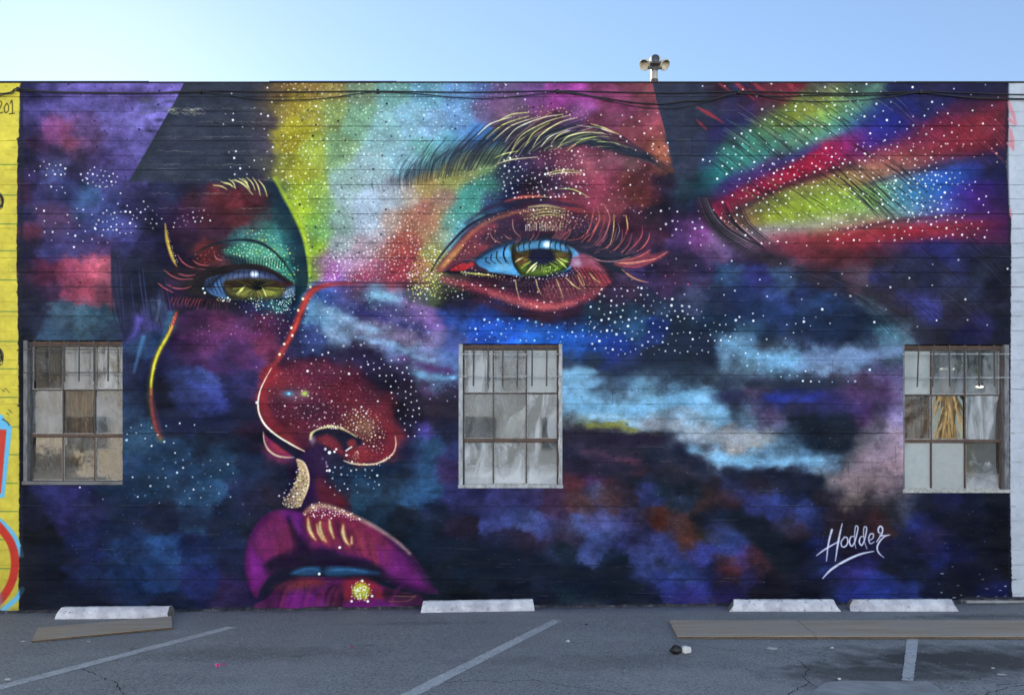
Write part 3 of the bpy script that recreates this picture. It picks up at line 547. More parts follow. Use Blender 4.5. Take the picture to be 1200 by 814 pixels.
    s.blob(430, 235, 60, 95, 'b4c4d6', .38, 8, 0, .1); s.blob(470, 170, 70, 50, '98c0cc', .3, 0, 0, .1); s.blob(372, 190, 22, 90, 'a8b850', .3, -4, 0, .1)
    dots(FH, 4.6, .6, 1.3, white, .62)
    dots([(400, 170), (470, 190), (480, 240), (430, 330), (375, 330), (380, 260)], 4, .5, 1.0, white, .55)
    dots([(330, 97), (390, 97), (380, 230), (350, 240), (330, 205)], 6, .7, 1.6, ['f4f09a', 'ffffff', 'e8e870'], .9)
    dots(FH, 12, .8, 1.5, ['1c2230', '30343c', '284048'], .85)
    dots([(268, 108), (326, 100), (330, 205), (305, 212), (270, 205), (262, 150)], 8.2, .8, 1.7, ['ffffff', 'f0e8f0'], .9)
    dots([(490, 295), (515, 285), (520, 320), (510, 345), (485, 345), (478, 325)], 2.8, .7, 1.5, ['f0e878', 'e8f098', 'ffffff', 'd8d048'], .9)
    dots([(475, 318), (540, 318), (545, 350), (480, 350)], 4.6, .7, 1.5, ['f0f098', 'ffffff', 'e8e8d0'], .85)
    dots([(430, 260), (490, 250), (495, 325), (380, 330), (385, 305)], 4.4, .6, 1.4, ['ffe8e0', 'ffffff', 'ffd8d8'], .85)

    # --- nose bridge
    s.stroke([(361, 331), (385, 330.5), (420, 331), (460, 331.5), (505, 331)], 1., '38242c', .7, .8)
    s.stroke([(412, 332), (390, 333), (372, 337), (361, 347), (352, 366), (344, 386), (335, 404), (326, 420), (318, 434)], [1, 4, 7, 8, 7, 6, 6, 6, 4], 'a53a3c', .9, 2.6)
    s.stroke([(376, 335.5), (362, 345), (353, 365), (345, 385), (336, 403)], [1, 3, 3, 3, 1], 'c44c42', .75, 1.5)
    for (x, y, c) in ((363.5, 336, 'ffe8a0'), (355, 350, 'ffe8a0'), (349.5, 363.5, 'fff0c0'), (341.5, 384, 'fff0c0'), (342.5, 393, 'ffe8d0'), (333, 403, 'fff0c0'), (327.5, 415, 'ffe8a0')): s.dot(x, y, 1.5, hexc(c), 1)
    dots([(365, 345), (420, 336), (480, 350), (520, 380), (500, 410), (400, 400), (350, 400), (356, 370)], 6.5, .5, 1.3, ['c0dcf0', 'ffffff', 'e0c8f0', 'a8d8f0'], .75)
    dots([(370, 340), (480, 345), (540, 400), (420, 400)], 20, .8, 1.2, ['1a2030'], .8)
    # --- nose
    s.poly([(318, 433), (335, 424), (370, 423), (405, 431), (436, 450), (459, 485), (465, 512), (455, 535), (430, 543), (405, 539), (395, 526), (380, 516), (366, 513), (356, 526), (338, 517), (318, 503), (305, 486), (302, 470), (308, 450)], '5a2034', .6, 7, smooth=True)
    s.blob(324, 448, 26, 24, '98303a', .55); s.blob(400, 462, 34, 26, '74242f', .5); s.blob(442, 488, 24, 26, '82303a', .5); s.blob(340, 500, 30, 20, '6c2430', .5); s.blob(365, 480, 30, 18, '3c1c34', .5); s.blob(375, 440, 40, 16, '5c2444', .5)
    s.poly([(316, 434), (306, 452), (302, 472), (305, 488), (318, 506), (340, 520), (356, 529), (340, 510), (322, 490), (314, 470), (318, 450), (330, 436)], 'a0343a', .55, 5, smooth=True)
    s.blob(350, 455, 48, 34, '7d2a3a', .5); s.blob(420, 470, 40, 34, '6c2436', .45); s.blob(330, 490, 26, 22, '5c2236', .5); s.blob(345, 462, 30, 14, '7c6a86', .5); s.blob(338, 461, 14, 8, '6a7a9c', .5); s.blob(338, 461, 8, 4.5, '4a9cc6', .85); s.blob(338.5, 461, 3.5, 2.5, 'a8e4f8', .95)
    s.blob(357, 461, 11, 8, '8c7c74', .5); s.blob(357, 461, 7, 5.5, 'a8bc54', .9, 0, .1)
    s.blob(420, 495, 26, 24, '8c4a40', .55); s.blob(430, 500, 20, 18, 'b08c66', .45)
    NO = [(322, 438), (345, 426), (380, 425), (420, 440), (446, 470), (455, 495), (420, 500), (380, 498), (350, 505), (325, 488), (312, 470)]
    dots(NO, 4.2, .5, 1.1, ['d87878', 'c06870', 'e8a0a0', '98404c', '9c6a80', 'b08890'], .6)
    dots(NO, 2.9, .4, .85, ['b86068', '90404c', 'c88488', '5c2030', '7c4a5c'], .4)
    dots(NO, 9, .6, 1.4, ['f0d0d0', 'ffffff', 'e8b8b8'], .8)
    dots(NO, 14, .7, 1.1, ['200c14'], .8)
    dots([(345, 465), (380, 462), (400, 480), (375, 500), (345, 490)], 6, .7, 1.4, ['ffffff', 'f0e0d8', 'd8e0c0'], .85)
    dots([(402, 484), (420, 476), (440, 484), (452, 505), (448, 532), (430, 528), (412, 505), (398, 496)], 3.3, .7, 1.45, ['fff0d8', 'f4e0b0', 'ffffff', 'e8d890'], .95)
    s.stroke([(436, 484), (452, 496), (459, 512), (457, 526), (448, 536), (425, 540), (412, 532)], [6, 9, 9, 8, 7, 6, 4], '98303a', .5, 5)
    # nostril
    s.poly([(366, 507), (376, 503), (392, 502), (408, 507), (424, 516), (420, 524), (410, 528), (398, 527), (384, 520), (374, 515)], '272238', .95, 1.8, smooth=True)
    s.poly([(371, 513), (382, 509), (392, 513), (400, 522), (402, 532), (390, 528), (378, 520)], '7c2c38', .85, 4, smooth=True)
    dots([(372, 512), (384, 508), (396, 518), (402, 530), (388, 526)], 2.8, .4, .9, ['b85058', '98404a', 'c87078', '4c1c28'], .6)
    s.poly([(407, 517), (414, 514), (418, 519), (413, 525), (408, 523)], '8c363a', .8, 2.6, smooth=True)
    s.poly([(404, 531), (420, 522), (432, 526), (440, 534), (430, 541), (412, 540)], '8e323a', .75, 5, smooth=True)
    dots([(404, 533), (420, 524), (445, 520), (458, 525), (440, 540), (412, 540)], 3.2, .4, .9, ['c86068', 'a8444c', '6c2430', 'e09090'], .55)
    s.stroke([(364, 514), (365, 508), (370, 504), (378, 501), (388, 499.5), (400, 501.5), (412, 508), (418, 512)], [3, 3, 1.6, 1.8, 2, 1.8, 1.4, .6], 'd8cf98', .95, 1)
    dots([(372, 501), (388, 497), (404, 500), (404, 504), (388, 502)], 2.2, .8, 1.4, ['f0ee88', 'ffffff', 'fff0c0'], .95)
    s.blob(366, 515, 6, 8, 'a08ca0', .7)
    s.stroke([(403, 539.5), (412, 542.5), (425, 544), (440, 543), (452, 538), (461, 530), (464, 520), (463, 511)], [1, 2, 2, 1.8, 1.8, 1.5, 1.4, .7], 'e4c8a8', .95, .8)
    dots([(405, 538), (425, 542), (445, 541), (460, 530), (461, 534), (447, 545), (425, 546)], 3, .7, 1.4, ['ffffff', 'fff0d8', 'f0e8a0', 'f8c8d8'], .95)
    s.stroke([(405.5, 528), (408, 526), (412, 523.5)], 1.5, 'e8e0dc', .95)
    for (x, y, r) in ((381, 526, 1.8), (386, 530, 2), (392, 529, 1.5), (394, 526, 1.3), (406, 533, 1.5), (378, 537, 1.6), (383, 546, 1.5), (386, 551, 1.6), (382, 541, 1.2)): s.dot(x, y, r, hexc('efe9ea'), .95)
    dots([(412, 532), (420, 528), (421, 536), (414, 538)], 2, .8, 1.2, ['d8e8d0', 'ffffff', 'a8b898'], .9)
    # contour of the nose
    s.stroke([(318, 431), (311, 444), (305, 457), (302.3, 472), (304, 485), (311, 498), (323, 509), (338, 518), (357, 528.5)], [.5, 1, 1.4, 1.9, 2.1, 2.3, 2.0, 1.4, .4], 'efdcc0', 1, .6)
    s.dot(301, 471.5, 1.7, hexc('ffffff'), 1)
    # far nostril wing
    s.poly([(309, 508), (314, 512), (328, 520), (342, 534), (326, 534), (314, 526)], '842f52', .9, 1.6, smooth=True)
    s.poly([(318, 519), (328, 521), (337, 530), (324, 528)], 'a43c4c', .7, 2, smooth=True)
    s.stroke([(308.5, 506), (309.5, 516), (314, 526), (323, 533), (334, 535.5), (345, 535.5)], [.8, 1.6, 2.2, 2.2, 1.6, .4], 'cbb196', .95, .8)
    s.poly([(316, 505), (356, 530), (348, 537), (330, 525), (314, 512)], '211c34', .8, 2)
    s.stroke([(318, 505.5), (330, 514), (345, 523), (357, 528.5)], [2, 1.6, 1.2, .4], 'efdcc0', .95, .6)
    # column under the nose
    s.poly([(362, 528), (378, 522), (384, 545), (382, 565), (396, 592), (352, 594), (361, 570), (360, 545), (352, 536)], '3a2048', .8, 3, smooth=True)
    s.poly([(372, 560), (386, 570), (408, 588), (396, 594), (374, 590)], '6a2430', .7, 6, smooth=True)
    s.poly([(347, 538), (356, 541), (361.5, 553), (362, 568), (357, 582), (351, 594), (336, 594), (331, 588), (343, 570), (350, 552)], 'b79a78', .95, 1.0, smooth=True, mod=lambda X, Y: np.clip((X-326)/24, .25, 1))
    s.stroke([(348, 538), (356, 542), (361, 554), (361.3, 568), (356, 584)], [1, 2, 2.4, 2, 1], 'e0c0a0', .9, .8)
    dots([(349, 546), (360, 552), (361, 568), (352, 592), (336, 596), (330, 590), (342, 572)], 2.7, .7, 1.5, ['fff6d0', 'f0f0a0', 'ffffff', 'f8d8c8'], .95)
    dots([(349, 546), (360, 552), (361, 568), (352, 592), (336, 592), (342, 572)], 5, .7, 1.1, ['1c1418'], .9)
    dots([(326, 580), (340, 562), (344, 568), (332, 592)], 5, .8, 1.5, ['ffffff', 'f8e0d0'], .9)
    dots([(382, 540), (410, 545), (444, 552), (446, 570), (415, 582), (392, 580), (380, 565)], 6.2, .9, 1.6, ['ffffff', 'f0f0f8', 'b8c8e0'], .92)
    dots([(395, 545), (440, 548), (430, 560)], 5, .6, 1.1, ['7898c0'], .7)

    # --- lips
    UL = [(300, 700), (291, 684), (286.5, 662), (289, 640), (297, 619), (311, 603), (325, 597.5), (340, 597), (353, 600), (360, 594), (373, 590), (390, 593), (410, 600.5), (430, 610), (450, 622), (474, 640), (492, 661), (504, 683), (513, 694), (492, 694), (472, 690), (452, 680), (432, 669), (400, 664), (360, 662), (332, 665), (318, 674), (306, 690)]
    s.poly(UL, '5c1f58', .97, 2.4, smooth=True)
    s.poly([(296, 690), (290, 665), (293, 642), (303, 650), (312, 668), (306, 684)], '7c2384', .8, 5, smooth=True)
    s.poly([(300, 640), (312, 610), (330, 600), (342, 612), (346, 640), (330, 655), (310, 655)], '76265c', .8, 6, smooth=True)
    s.poly([(318, 640), (340, 612), (348, 640), (336, 656)], '6c2a3c', .5, 6, smooth=True)
    s.poly([(330, 600), (340, 598), (356, 604), (352, 625), (345, 618)], '6a2478', .8, 4, smooth=True)
    s.poly([(338, 606), (346, 622), (360, 640), (366, 655), (330, 662), (312, 662), (325, 650), (346, 648)], '241530', .8, 5, smooth=True)
    s.poly([(356, 602), (372, 594), (400, 600), (428, 612), (450, 628), (462, 650), (450, 664), (420, 650), (385, 640), (364, 632)], '7e2a4c', .9, 5, smooth=True)
    s.poly([(360, 606), (390, 604), (424, 620), (430, 640), (395, 634), (366, 628)], '8c3844', .6, 7, smooth=True)
    s.poly([(440, 640), (470, 648), (492, 668), (500, 686), (478, 688), (452, 672)], '6c2070', .85, 7, smooth=True)
    s.poly([(362, 648), (385, 642), (400, 652), (430, 656), (448, 670), (430, 670), (395, 665), (360, 662)], '2a1640', .85, 4, smooth=True)
    for k in range(46):
        t = k/45; x = 300+t*190; yt = np.interp(x, [300, 340, 390, 440, 490], [620, 604, 602, 622, 664]); yb = np.interp(x, [300, 340, 390, 440, 490], [670, 655, 650, 668, 686])
        s.stroke([(x, yt+3), (x+5, (yt+yb)/2), (x+8, yb-3)], [.6, rng.uniform(2, 5), .6], rng.choice(['4a1648', '8a2e6c', '3a1440', '90305c', '5c1c58', 'a03c54' if 355 < x < 440 else '702478']), .22, 3, 4)
    s.stroke([(291, 684), (287.5, 662), (290, 640), (298, 619), (312, 604)], [8, 7, 6, 6, 5], '3c1648', .45, 4)
    s.stroke([(436, 668), (455, 678), (474, 686), (500, 692)], [5, 7, 8, 5], '2c1238', .6, 4)
    s.stroke([(452, 628), (478, 648), (496, 670), (508, 690)], [5, 6, 6, 5], '321438', .5, 4)
    s.stroke([(470, 640), (488, 662), (502, 686), (513, 694)], [6, 8, 8, 6], '1f2438', .45, 5)
    s.blob(316, 636, 22, 26, '8a2c70', .5, 15); s.blob(300, 668, 9, 22, '8c2894', .5); s.blob(430, 640, 24, 14, '8e3058', .45, 30); s.blob(462, 662, 20, 14, '7c2474', .45, 35)
    s.poly([(312, 660), (340, 650), (375, 644), (405, 652), (432, 658), (452, 672), (430, 672), (395, 666), (350, 665), (318, 672)], '1e1630', .7, 7, smooth=True)
    s.poly([(336, 606), (345, 620), (364, 646), (350, 652), (330, 650), (346, 640), (344, 625)], '221430', .6, 6, smooth=True)
    for k in range(34):
        x = rng.uniform(356, 452); yt = np.interp(x, [356, 390, 440, 452], [606, 604, 624, 632]); s.stroke([(x, yt+rng.uniform(2, 8)), (x+4, yt+20), (x+9, yt+rng.uniform(26, 42))], [.5, rng.uniform(2, 5), .5], rng.choice(['8c3c40', '9c4448', '5c1c50', '7c2c5c', '3c1438', 'a04c44']), .3, 2.5, 4)
    dots([(292, 650), (312, 606), (350, 602), (430, 616), (480, 655), (495, 682), (455, 672), (380, 640), (320, 650)], 4.2, .4, .9, ['8c3c80', '3c1440', '702460', 'a0486c', '5c2c5c'], .4)
    for p, w in (([(361, 607), (362, 618), (366, 627), (370, 632)], [1, 4, 3, .6]), ([(375, 611), (375, 620), (379, 630), (382, 634)], [1, 4, 3, .6]), ([(371, 614), (373, 624), (378, 632)], [.6, 2, .6]), ([(386, 609), (387.5, 620), (391, 630)], [1, 3.4, .6]), ([(402, 615), (402, 624), (405, 633), (409, 638)], [1, 4, 3, .6]), ([(412, 629), (412, 636)], [1, 1.6])):
        s.stroke(p, [x+3 for x in w], 'b0603c', .5, 2); s.stroke(p, w, 'e0cc98', .85, 1.3)
    s.stroke([(357, 601), (365, 594.5), (375, 592.5), (390, 595), (408, 602), (428, 611), (448, 622.5), (466, 635), (480, 648)], [3, 6, 6, 5, 4.5, 3.5, 2.5, 1.6, .6], 'c09872', .75, 2.4)
    s.stroke([(425, 609), (448, 622), (466, 635), (480, 648)], [1.5, 3, 3.4, 2], '8c8090', .5, 3)
    dots([(355, 602), (366, 590), (385, 591), (410, 601), (424, 609), (415, 610), (390, 603), (365, 606)], 2.6, .7, 1.5, ['ffffff', 'fff0c8', 'f8c8c0', 'f0e0a0', 'f0a8b0'], .95)
    dots([(355, 605), (372, 586), (425, 606), (410, 612)], 6, .8, 1.5, ['ffffff'], .9)
    # mouth opening
    s.poly([(308, 690), (318, 675), (335, 664), (365, 660), (400, 662), (435, 666), (452, 678), (480, 690), (510, 696), (500, 702), (470, 692), (440, 682), (400, 676), (350, 677), (325, 688), (314, 702)], '1d1830', .75, 5, smooth=True)
    s.poly([(340, 672), (352, 665), (372, 663), (377, 667), (376, 672), (355, 674)], '2b5278', .8, 3, smooth=True)
    s.poly([(381, 665), (395, 663), (420, 665), (440, 669), (444, 672), (420, 673), (384, 674)], '2b5278', .8, 3, smooth=True)
    s.stroke([(345, 671), (360, 666), (372, 667)], 1.5, '4a80b0', .5, 1.5); s.stroke([(386, 668), (410, 667), (430, 670)], 1.5, '4880b0', .5, 1.5)
    # lower lip
    s.poly([(308, 714), (316, 698), (330, 684), (352, 677), (400, 677), (438, 683), (470, 693), (492, 698), (478, 712)], '581e54', .97, 2, smooth=True)
    s.poly([(322, 690), (345, 678), (372, 678), (378, 684), (350, 690)], '803830', .65, 6, smooth=True)
    s.poly([(335, 700), (352, 692), (372, 700), (384, 714), (340, 715)], '7a2080', .75, 5, smooth=True)
    s.poly([(384, 690), (402, 686), (405, 700), (400, 714), (386, 714)], '33182c', .75, 4, smooth=True)
    s.poly([(404, 680), (430, 677), (446, 688), (448, 702), (420, 712), (404, 700)], '8c2c3c', .9, 5, smooth=True)
    s.poly([(405, 706), (430, 700), (462, 706), (470, 714), (410, 714)], '6c2078', .8, 4, smooth=True)
    s.poly([(450, 690), (475, 694), (492, 699), (470, 708), (452, 704)], '452238', .7, 4, smooth=True)
    for k in range(36):
        x = rng.uniform(316, 470); s.stroke([(x+6, 682+rng.uniform(0, 6)), (x, 695), (x-4, 712)], [.6, rng.uniform(1.5, 4), 1], rng.choice(['3c1444', '7c2c70', '8c3444', '2c1434', '6c1c74']), .35, 2, 4)
    s.stroke([(312, 712), (322, 694), (345, 680)], [8, 8, 5], '2c1230', .5, 5); s.stroke([(455, 694), (490, 700), (480, 711)], [6, 7, 8], '241428', .55, 5)
    s.blob(423, 692, 16, 15, 'b8482c', .7); s.blob(423, 692, 12.5, 12, 'b8ac3c', 1, 0, .6, .1)
    dots([(412, 684), (422, 680), (432, 683), (436, 692), (431, 702), (420, 704), (411, 697)], 3, .8, 1.6, ['ffffff', 'f0f4a0', 'e0f0f0', 'e8e048'], .95)
    dots([(415, 687), (429, 687), (430, 698), (416, 698)], 3, .9, 1.6, ['e8f4ff', 'ffffff'], .95)
    for (x, y) in ((424.5, 680), (436, 698), (431, 704), (412, 704), (374, 672), (398, 641)): s.dot(x, y, 1.6, hexc('fff8e8'), 1)
    s.stroke([(462, 698), (480, 698.5), (487, 698)], .8, 'a87060', .6); s.stroke([(455, 704), (475, 704), (486, 699)], .8, 'a87060', .5)

    # --- near brow
    base = spline([(436, 224), (470, 222), (500, 213), (530, 205), (560, 196), (590, 192), (620, 180), (650, 173), (680, 170), (710, 174), (740, 184), (772, 196)], 10)
    top = spline([(436, 205), (470, 184), (505, 163), (540, 152), (580, 141), (620, 133), (655, 132), (685, 138), (712, 150), (738, 164), (764, 182), (788, 200)], 10)
    s.poly([(455, 214), (500, 190), (540, 168), (580, 150), (620, 142), (660, 141), (700, 152), (740, 172), (782, 200), (740, 188), (700, 172), (660, 166), (620, 178), (585, 192), (545, 196), (500, 207)], '2e3440', .5, 10, smooth=True, mod=lambda X, Y: np.clip(1.25-(X-470)/330, .25, 1))
    N = len(base)
    for k in range(330):
        t = rng.uniform(0, .99); i = int(t*(N-12))
        b = base[i]+np.array([rng.uniform(-4, 4), rng.uniform(-3, 3)])
        e = top[min(i+int(2+11*min(t*2.2, 1)*rng.uniform(.7, 1.2)), N-1)]
        f = rng.uniform(.55, 1.02) if t > .15 else rng.uniform(.3, .95)
        e = b+(e-b)*f
        m = (b+e)/2+np.array([-4-4*t, -3-3*t])*(1 if t < .75 else .5)
        if t > .6: m = (b+e)/2+np.array([-1, -3.5])
        x = b[0]
        c = rng.choice(['262a34', '2f3440', '20242e', '3a3e48', '2a303c'])
        if 565 < x < 700 and rng.random() < .14: c = rng.choice(['b8c070', 'a8b060', 'd8d8a0', 'c0a070', '8c9c60'])
        s.stroke([b, m, e], [.4, rng.uniform(.6, 1.2), .3], c, min(.12+1.5*t, .72), .55, 4)
    cream = ['e4e09a', 'd6d678', 'e8d8a8', 'c8d070', 'f0ecc8']
    for p in ([(560, 158), (575, 145), (600, 137)], [(570, 162), (590, 146), (620, 136)], [(578, 165), (600, 147), (632, 137)], [(592, 166), (606, 150), (636, 138), (660, 134)], [(600, 175), (612, 158), (640, 143), (668, 135)],
              [(616, 171), (625, 156), (644, 144)], [(624, 173), (634, 158), (655, 144), (676, 138)], [(634, 172), (645, 160), (665, 152)], [(654, 173), (666, 160), (690, 155), (716, 158)], [(664, 177), (680, 165), (700, 160), (718, 161)], [(646, 168), (655, 158), (668, 153)],
              [(676, 147), (700, 150), (720, 156)], [(692, 145), (708, 150), (726, 158)], [(700, 166), (718, 167), (736, 173)], [(580, 185), (592, 180), (607, 177)], [(583, 192), (600, 187), (630, 184)], [(584, 142), (600, 134), (620, 132)],
              [(644, 205), (660, 202), (682, 203)], [(640, 203), (662, 199), (680, 201)], [(655, 221), (672, 222), (690, 231)], [(600, 233), (620, 230), (642, 231)], [(618, 242), (640, 240), (656, 243)]):
        s.stroke(p, [.4, 1.25, .4], rng.choice(cream), .9, .55)
    for k in range(30):
        x = rng.uniform(690, 770); y = np.interp(x, [690, 730, 770], [152, 170, 190])+rng.uniform(-8, 8)
        s.stroke([(x, y), (x+12, y+4), (x+26, y+14)], [.4, 1.2, .3], rng.choice(['2a2838', '3c3444', '584050']), .7, .6, 4)
    # violet wedge edge / shadow block
    s.poly([(763, 88), (840, 88), (832, 150), (822, 190), (806, 214), (791, 206), (787, 190), (781, 160), (775, 138), (769, 116)], '333749', .93, .8,
           mod=lambda X, Y: np.clip((845-X)/45, 0, 1)*np.clip((216-Y)/18, 0, 1))
    for k in range(60): s.blob(rng.uniform(782, 830), rng.uniform(100, 200), rng.uniform(4, 16), rng.uniform(2, 6), rng.choice(['2b2e3e', '3c4254', '343c50', '42404e']), .35)
    s.poly([(760, 170), (776, 160), (786, 188), (770, 190)], 'b86a50', .5, 6)

    # --- near eye: lid
    s.poly([(512, 316), (530, 290), (552, 264), (580, 250), (620, 241), (660, 243), (690, 256), (700, 275), (690, 292), (670, 284), (640, 278), (605, 283), (580, 291), (560, 303), (540, 312)], '4a2c40', .8, 3, smooth=True)
    s.poly([(516, 315), (536, 288), (556, 268), (582, 262), (578, 282), (566, 297), (548, 305), (532, 314)], '7c3a44', .85, 4, smooth=True)
    s.poly([(560, 280), (585, 266), (620, 258), (640, 270), (610, 280), (580, 288)], '38293e', .75, 6, smooth=True)
    s.stroke([(505, 318), (516, 300), (530, 283), (545, 268), (560, 258), (582, 249), (610, 243)], [1, 2, 2.4, 3, 3, 2, .6], '2a2a3a', .95, 1.0)
    s.stroke([(515, 316), (532, 296), (545, 281), (558, 269), (574, 259), (600, 250), (622, 246)], [7, 8, 5, 3.5, 3, 3, 1], 'a8644e', .8, 2)
    s.stroke([(519, 312), (530, 300), (540, 290)], [4, 5, 2], 'd0a058', .6, 2)
    s.stroke([(546, 262), (572, 244), (605, 236), (640, 236), (675, 243), (698, 254)], [2, 5, 6, 6, 5, 2], '332a40', .75, 2.5)
    s.stroke([(592, 236), (612, 231), (636, 230)], [1, 4, 1], 'b04848', .8, 1.5)
    s.stroke([(660, 244), (680, 246), (696, 252)], [1, 5, 2], 'a84040', .7, 2.5)
    dots([(516, 312), (545, 284), (575, 262), (585, 268), (560, 290), (535, 305)], 5, .6, 1.3, ['f8c8a0', 'ffffff', 'e89080'], .9)
    dots([(540, 300), (560, 275), (600, 256), (612, 262), (600, 276), (570, 292)], 4.4, .4, 1., ['c86868', 'e8a898', 'f4d8c8', '8c4048'], .7)
    dots([(556, 262), (600, 244), (680, 244), (700, 256), (690, 270), (660, 250), (600, 252)], 4.6, .5, 1.1, ['f4d8c8', 'e8a090', 'ffffff', 'c85c58'], .8)
    s.poly([(612, 249), (640, 243), (664, 248), (666, 262), (650, 268), (625, 266)], '8c6450', .45, 6, smooth=True)
    for k in range(4): s.stroke([(618+rng.uniform(0, 10), 243+k*4.6), (640, 241.5+k*3.3), (662-k, 245+k*3)], [.5, 1.2, .4], rng.choice(cream), .75, .6, 4)
    dots([(608, 248), (640, 241), (666, 247), (668, 264), (648, 270), (620, 268)], 3.4, .6, 1.3, ['fff0c8', 'ffffff', 'f0d0a0', 'f8b8a0'], .95)
    dots([(660, 246), (690, 256), (694, 275), (664, 280), (650, 268)], 3.8, .7, 1.4, ['e89890', 'f8c8b0', 'c85858', 'ffffff'], .85)
    for k in range(22):
        x = 612+k*2.1; s.stroke([(x, 270+rng.uniform(-1, 1)), (x+rng.uniform(-.6, .6), 263+rng.uniform(-3, 3))], .8, rng.choice(['e8d8b0', 'd0a890', 'f4e8d0', '2a2030']), .75, .5)
    # lash line mass
    s.poly([(556, 304), (575, 291), (600, 281), (640, 274), (668, 277), (690, 284), (714, 292), (742, 300), (745, 307), (728, 312), (735, 322), (716, 316), (700, 305), (682, 296), (662, 287), (640, 283), (612, 286), (585, 295), (566, 306)], '2b2e3d', .95, 1.8, smooth=True)
    s.poly([(655, 276), (690, 262), (720, 268), (745, 290), (740, 302), (700, 300)], '3a3044', .65, 8, smooth=True)
    # eyeball
    EB = [(557, 309), (566, 301), (582, 292), (604, 286), (638, 282), (660, 286), (674, 293), (680, 303), (672, 314), (655, 320), (630, 324), (606, 323), (580, 320), (563, 315)]
    s.poly(EB, '5496c2', 1, 1.6, smooth=True); s.blob(566, 308, 13, 9, '35587c', .7)
    s.poly([(557, 309), (568, 300), (580, 294), (576, 305), (566, 313)], '4a82b0', .7, 3)
    s.blob(590, 313, 15, 8, '84c4e6', .65); s.stroke([(556, 309), (566, 300), (582, 292), (604, 285.5), (638, 281.5), (662, 286)], [3, 6, 7, 7, 6, 4], '2c4c74', .6, 3)
    IR = [(600.5, 287), (638, 283), (664, 287), (668, 296), (668, 306), (662, 315), (650, 320.5), (630, 324), (612, 323), (604, 312), (600, 298)]
    s.poly(IR, '42472e', 1, 2, smooth=True)
    s.poly([(606, 306), (622, 316), (650, 314), (664, 300), (664, 312), (648, 320.5), (630, 323), (612, 321)], '66832f', .8, 4, smooth=True)
    s.poly([(604, 294), (618, 289), (622, 302), (612, 312), (605, 306)], '6e4a30', .85, 4, smooth=True)
    s.poly([(648, 292), (664, 291), (666, 300), (654, 303)], '70482e', .85, 4, smooth=True)
    for k in range(110):
        a = rng.uniform(0, 2*math.pi); r0 = rng.uniform(10, 15); r1 = rng.uniform(20, 30)
        x0, y0 = 634+r0*math.cos(a), 299+r0*.8*math.sin(a); x1, y1 = 634+r1*1.05*math.cos(a), 299+r1*.82*math.sin(a)
        if y1 < 288 or y1 > 322 or x1 < 603 or x1 > 667: continue
        s.stroke([(x0, y0), (x1, y1)], [.5, 1.1], rng.choice(['3c3c24', '9cb848', '7c9c38', '2c301e', 'b06a38' if a > 2.6 or a < .4 else 'a8c850', '5c7830']), .6, .6)
    s.stroke([(603, 294), (602, 303), (607, 314), (618, 321.5), (640, 322.5), (658, 317), (667, 305)], [3, 4, 4, 3, 3, 4, 3], '2a3020', .6, 2.2)
    s.poly([(604, 286), (640, 282), (668, 290), (668, 300), (636, 297), (604, 300)], '2c2a2c', .55, 5, smooth=True)
    s.blob(635, 299, 18, 13, '23263a', 1, 0, .55, .15)
    for k in range(24):
        a = rng.uniform(0, math.pi); s.stroke([(635+11*math.cos(a), 299+8*math.sin(a)), (635+17*math.cos(a), 300+13*math.sin(a))], [2, .4], '23263a', .8, .7)
    s.poly([(606, 289), (622, 284), (640, 282.5), (658, 286), (668, 292), (664, 295), (645, 291.5), (625, 291.5), (608, 295)], '4f8ab4', .85, 2, smooth=True)
    s.stroke([(601, 289), (600.5, 300), (604, 312), (611, 322)], [1, 2.2, 2.2, 1], '242a30', .85, 1)
    s.stroke([(664, 289), (669, 298), (668, 308), (662, 316)], [1, 3, 3, 1], '26242c', .85, 1.2)
    s.stroke([(617, 320), (623, 313), (629.5, 307.5)], [.6, 2.4, .6], 'f0ee9c', 1); s.stroke([(623.5, 318), (626, 315), (629, 311)], [1, 2, .6], 'dcecb0', .95)
    s.stroke([(652, 303.5), (658, 308), (664, 314)], [.6, 1.8, .6], 'e8e880', .95); s.stroke([(655, 302), (660, 305), (666, 307)], [.6, 1.6, .6], 'd8d880', .9)
    s.stroke([(604, 307), (608, 304), (613, 302)], [.8, 2, .8], 'd8d0a0', .9)
    dots([(638, 313), (654, 311), (652, 319), (640, 320)], 2.5, .7, 1.3, ['c8f058', 'e8ff90', '90d040'], .9)
    s.blob(641, 286.5, 7.5, 6.5, 'b8dcf4', .95, 0, .2, .05); s.blob(641, 286.5, 4, 4, 'ffffff', 1, 0, .3, .05)
    for x in (571, 577, 583.5, 592):
        s.stroke([(x-1, 290+(592-x)*.55), (x-1.5, 300+(592-x)*.3), (x+4, 309)], [1.2, 1.1, .4], '18202c', .95, .6)
    s.stroke([(594, 286), (590, 297), (593, 308)], [1, 1.6, .4], '141c28', .95, .6)
    for x in (602, 608, 614, 620.5, 632, 645, 651, 657, 663):
        s.stroke([(x+1, 282+abs(x-638)*.09), (x-.5, 288), (x+.5, 294)], [1.6, 1.2, .5], '18222e', .9, .6)
    # inner corner
    s.poly([(522, 319), (532, 311), (545, 305), (556, 306), (562, 312), (572, 317), (560, 319), (540, 319)], '3c2c3c', .95, 1.2, smooth=True)
    s.poly([(527, 317), (536, 310), (545, 308), (550, 314), (540, 318)], 'b03038', .95, 1.6, smooth=True); s.blob(552, 310, 6, 5, 'b83438', .9)
    dots([(528, 317), (540, 308), (560, 309), (560, 316), (540, 318)], 3.6, .5, 1.1, ['f08080', '40101c', 'f8c0b8'], .85)
    # outer corner and wing
    s.poly([(671, 302), (680, 298), (692, 300), (702, 308), (712, 322), (700, 322), (688, 314), (674, 318), (668, 312)], 'a8586c', .8, 3.5, smooth=True)
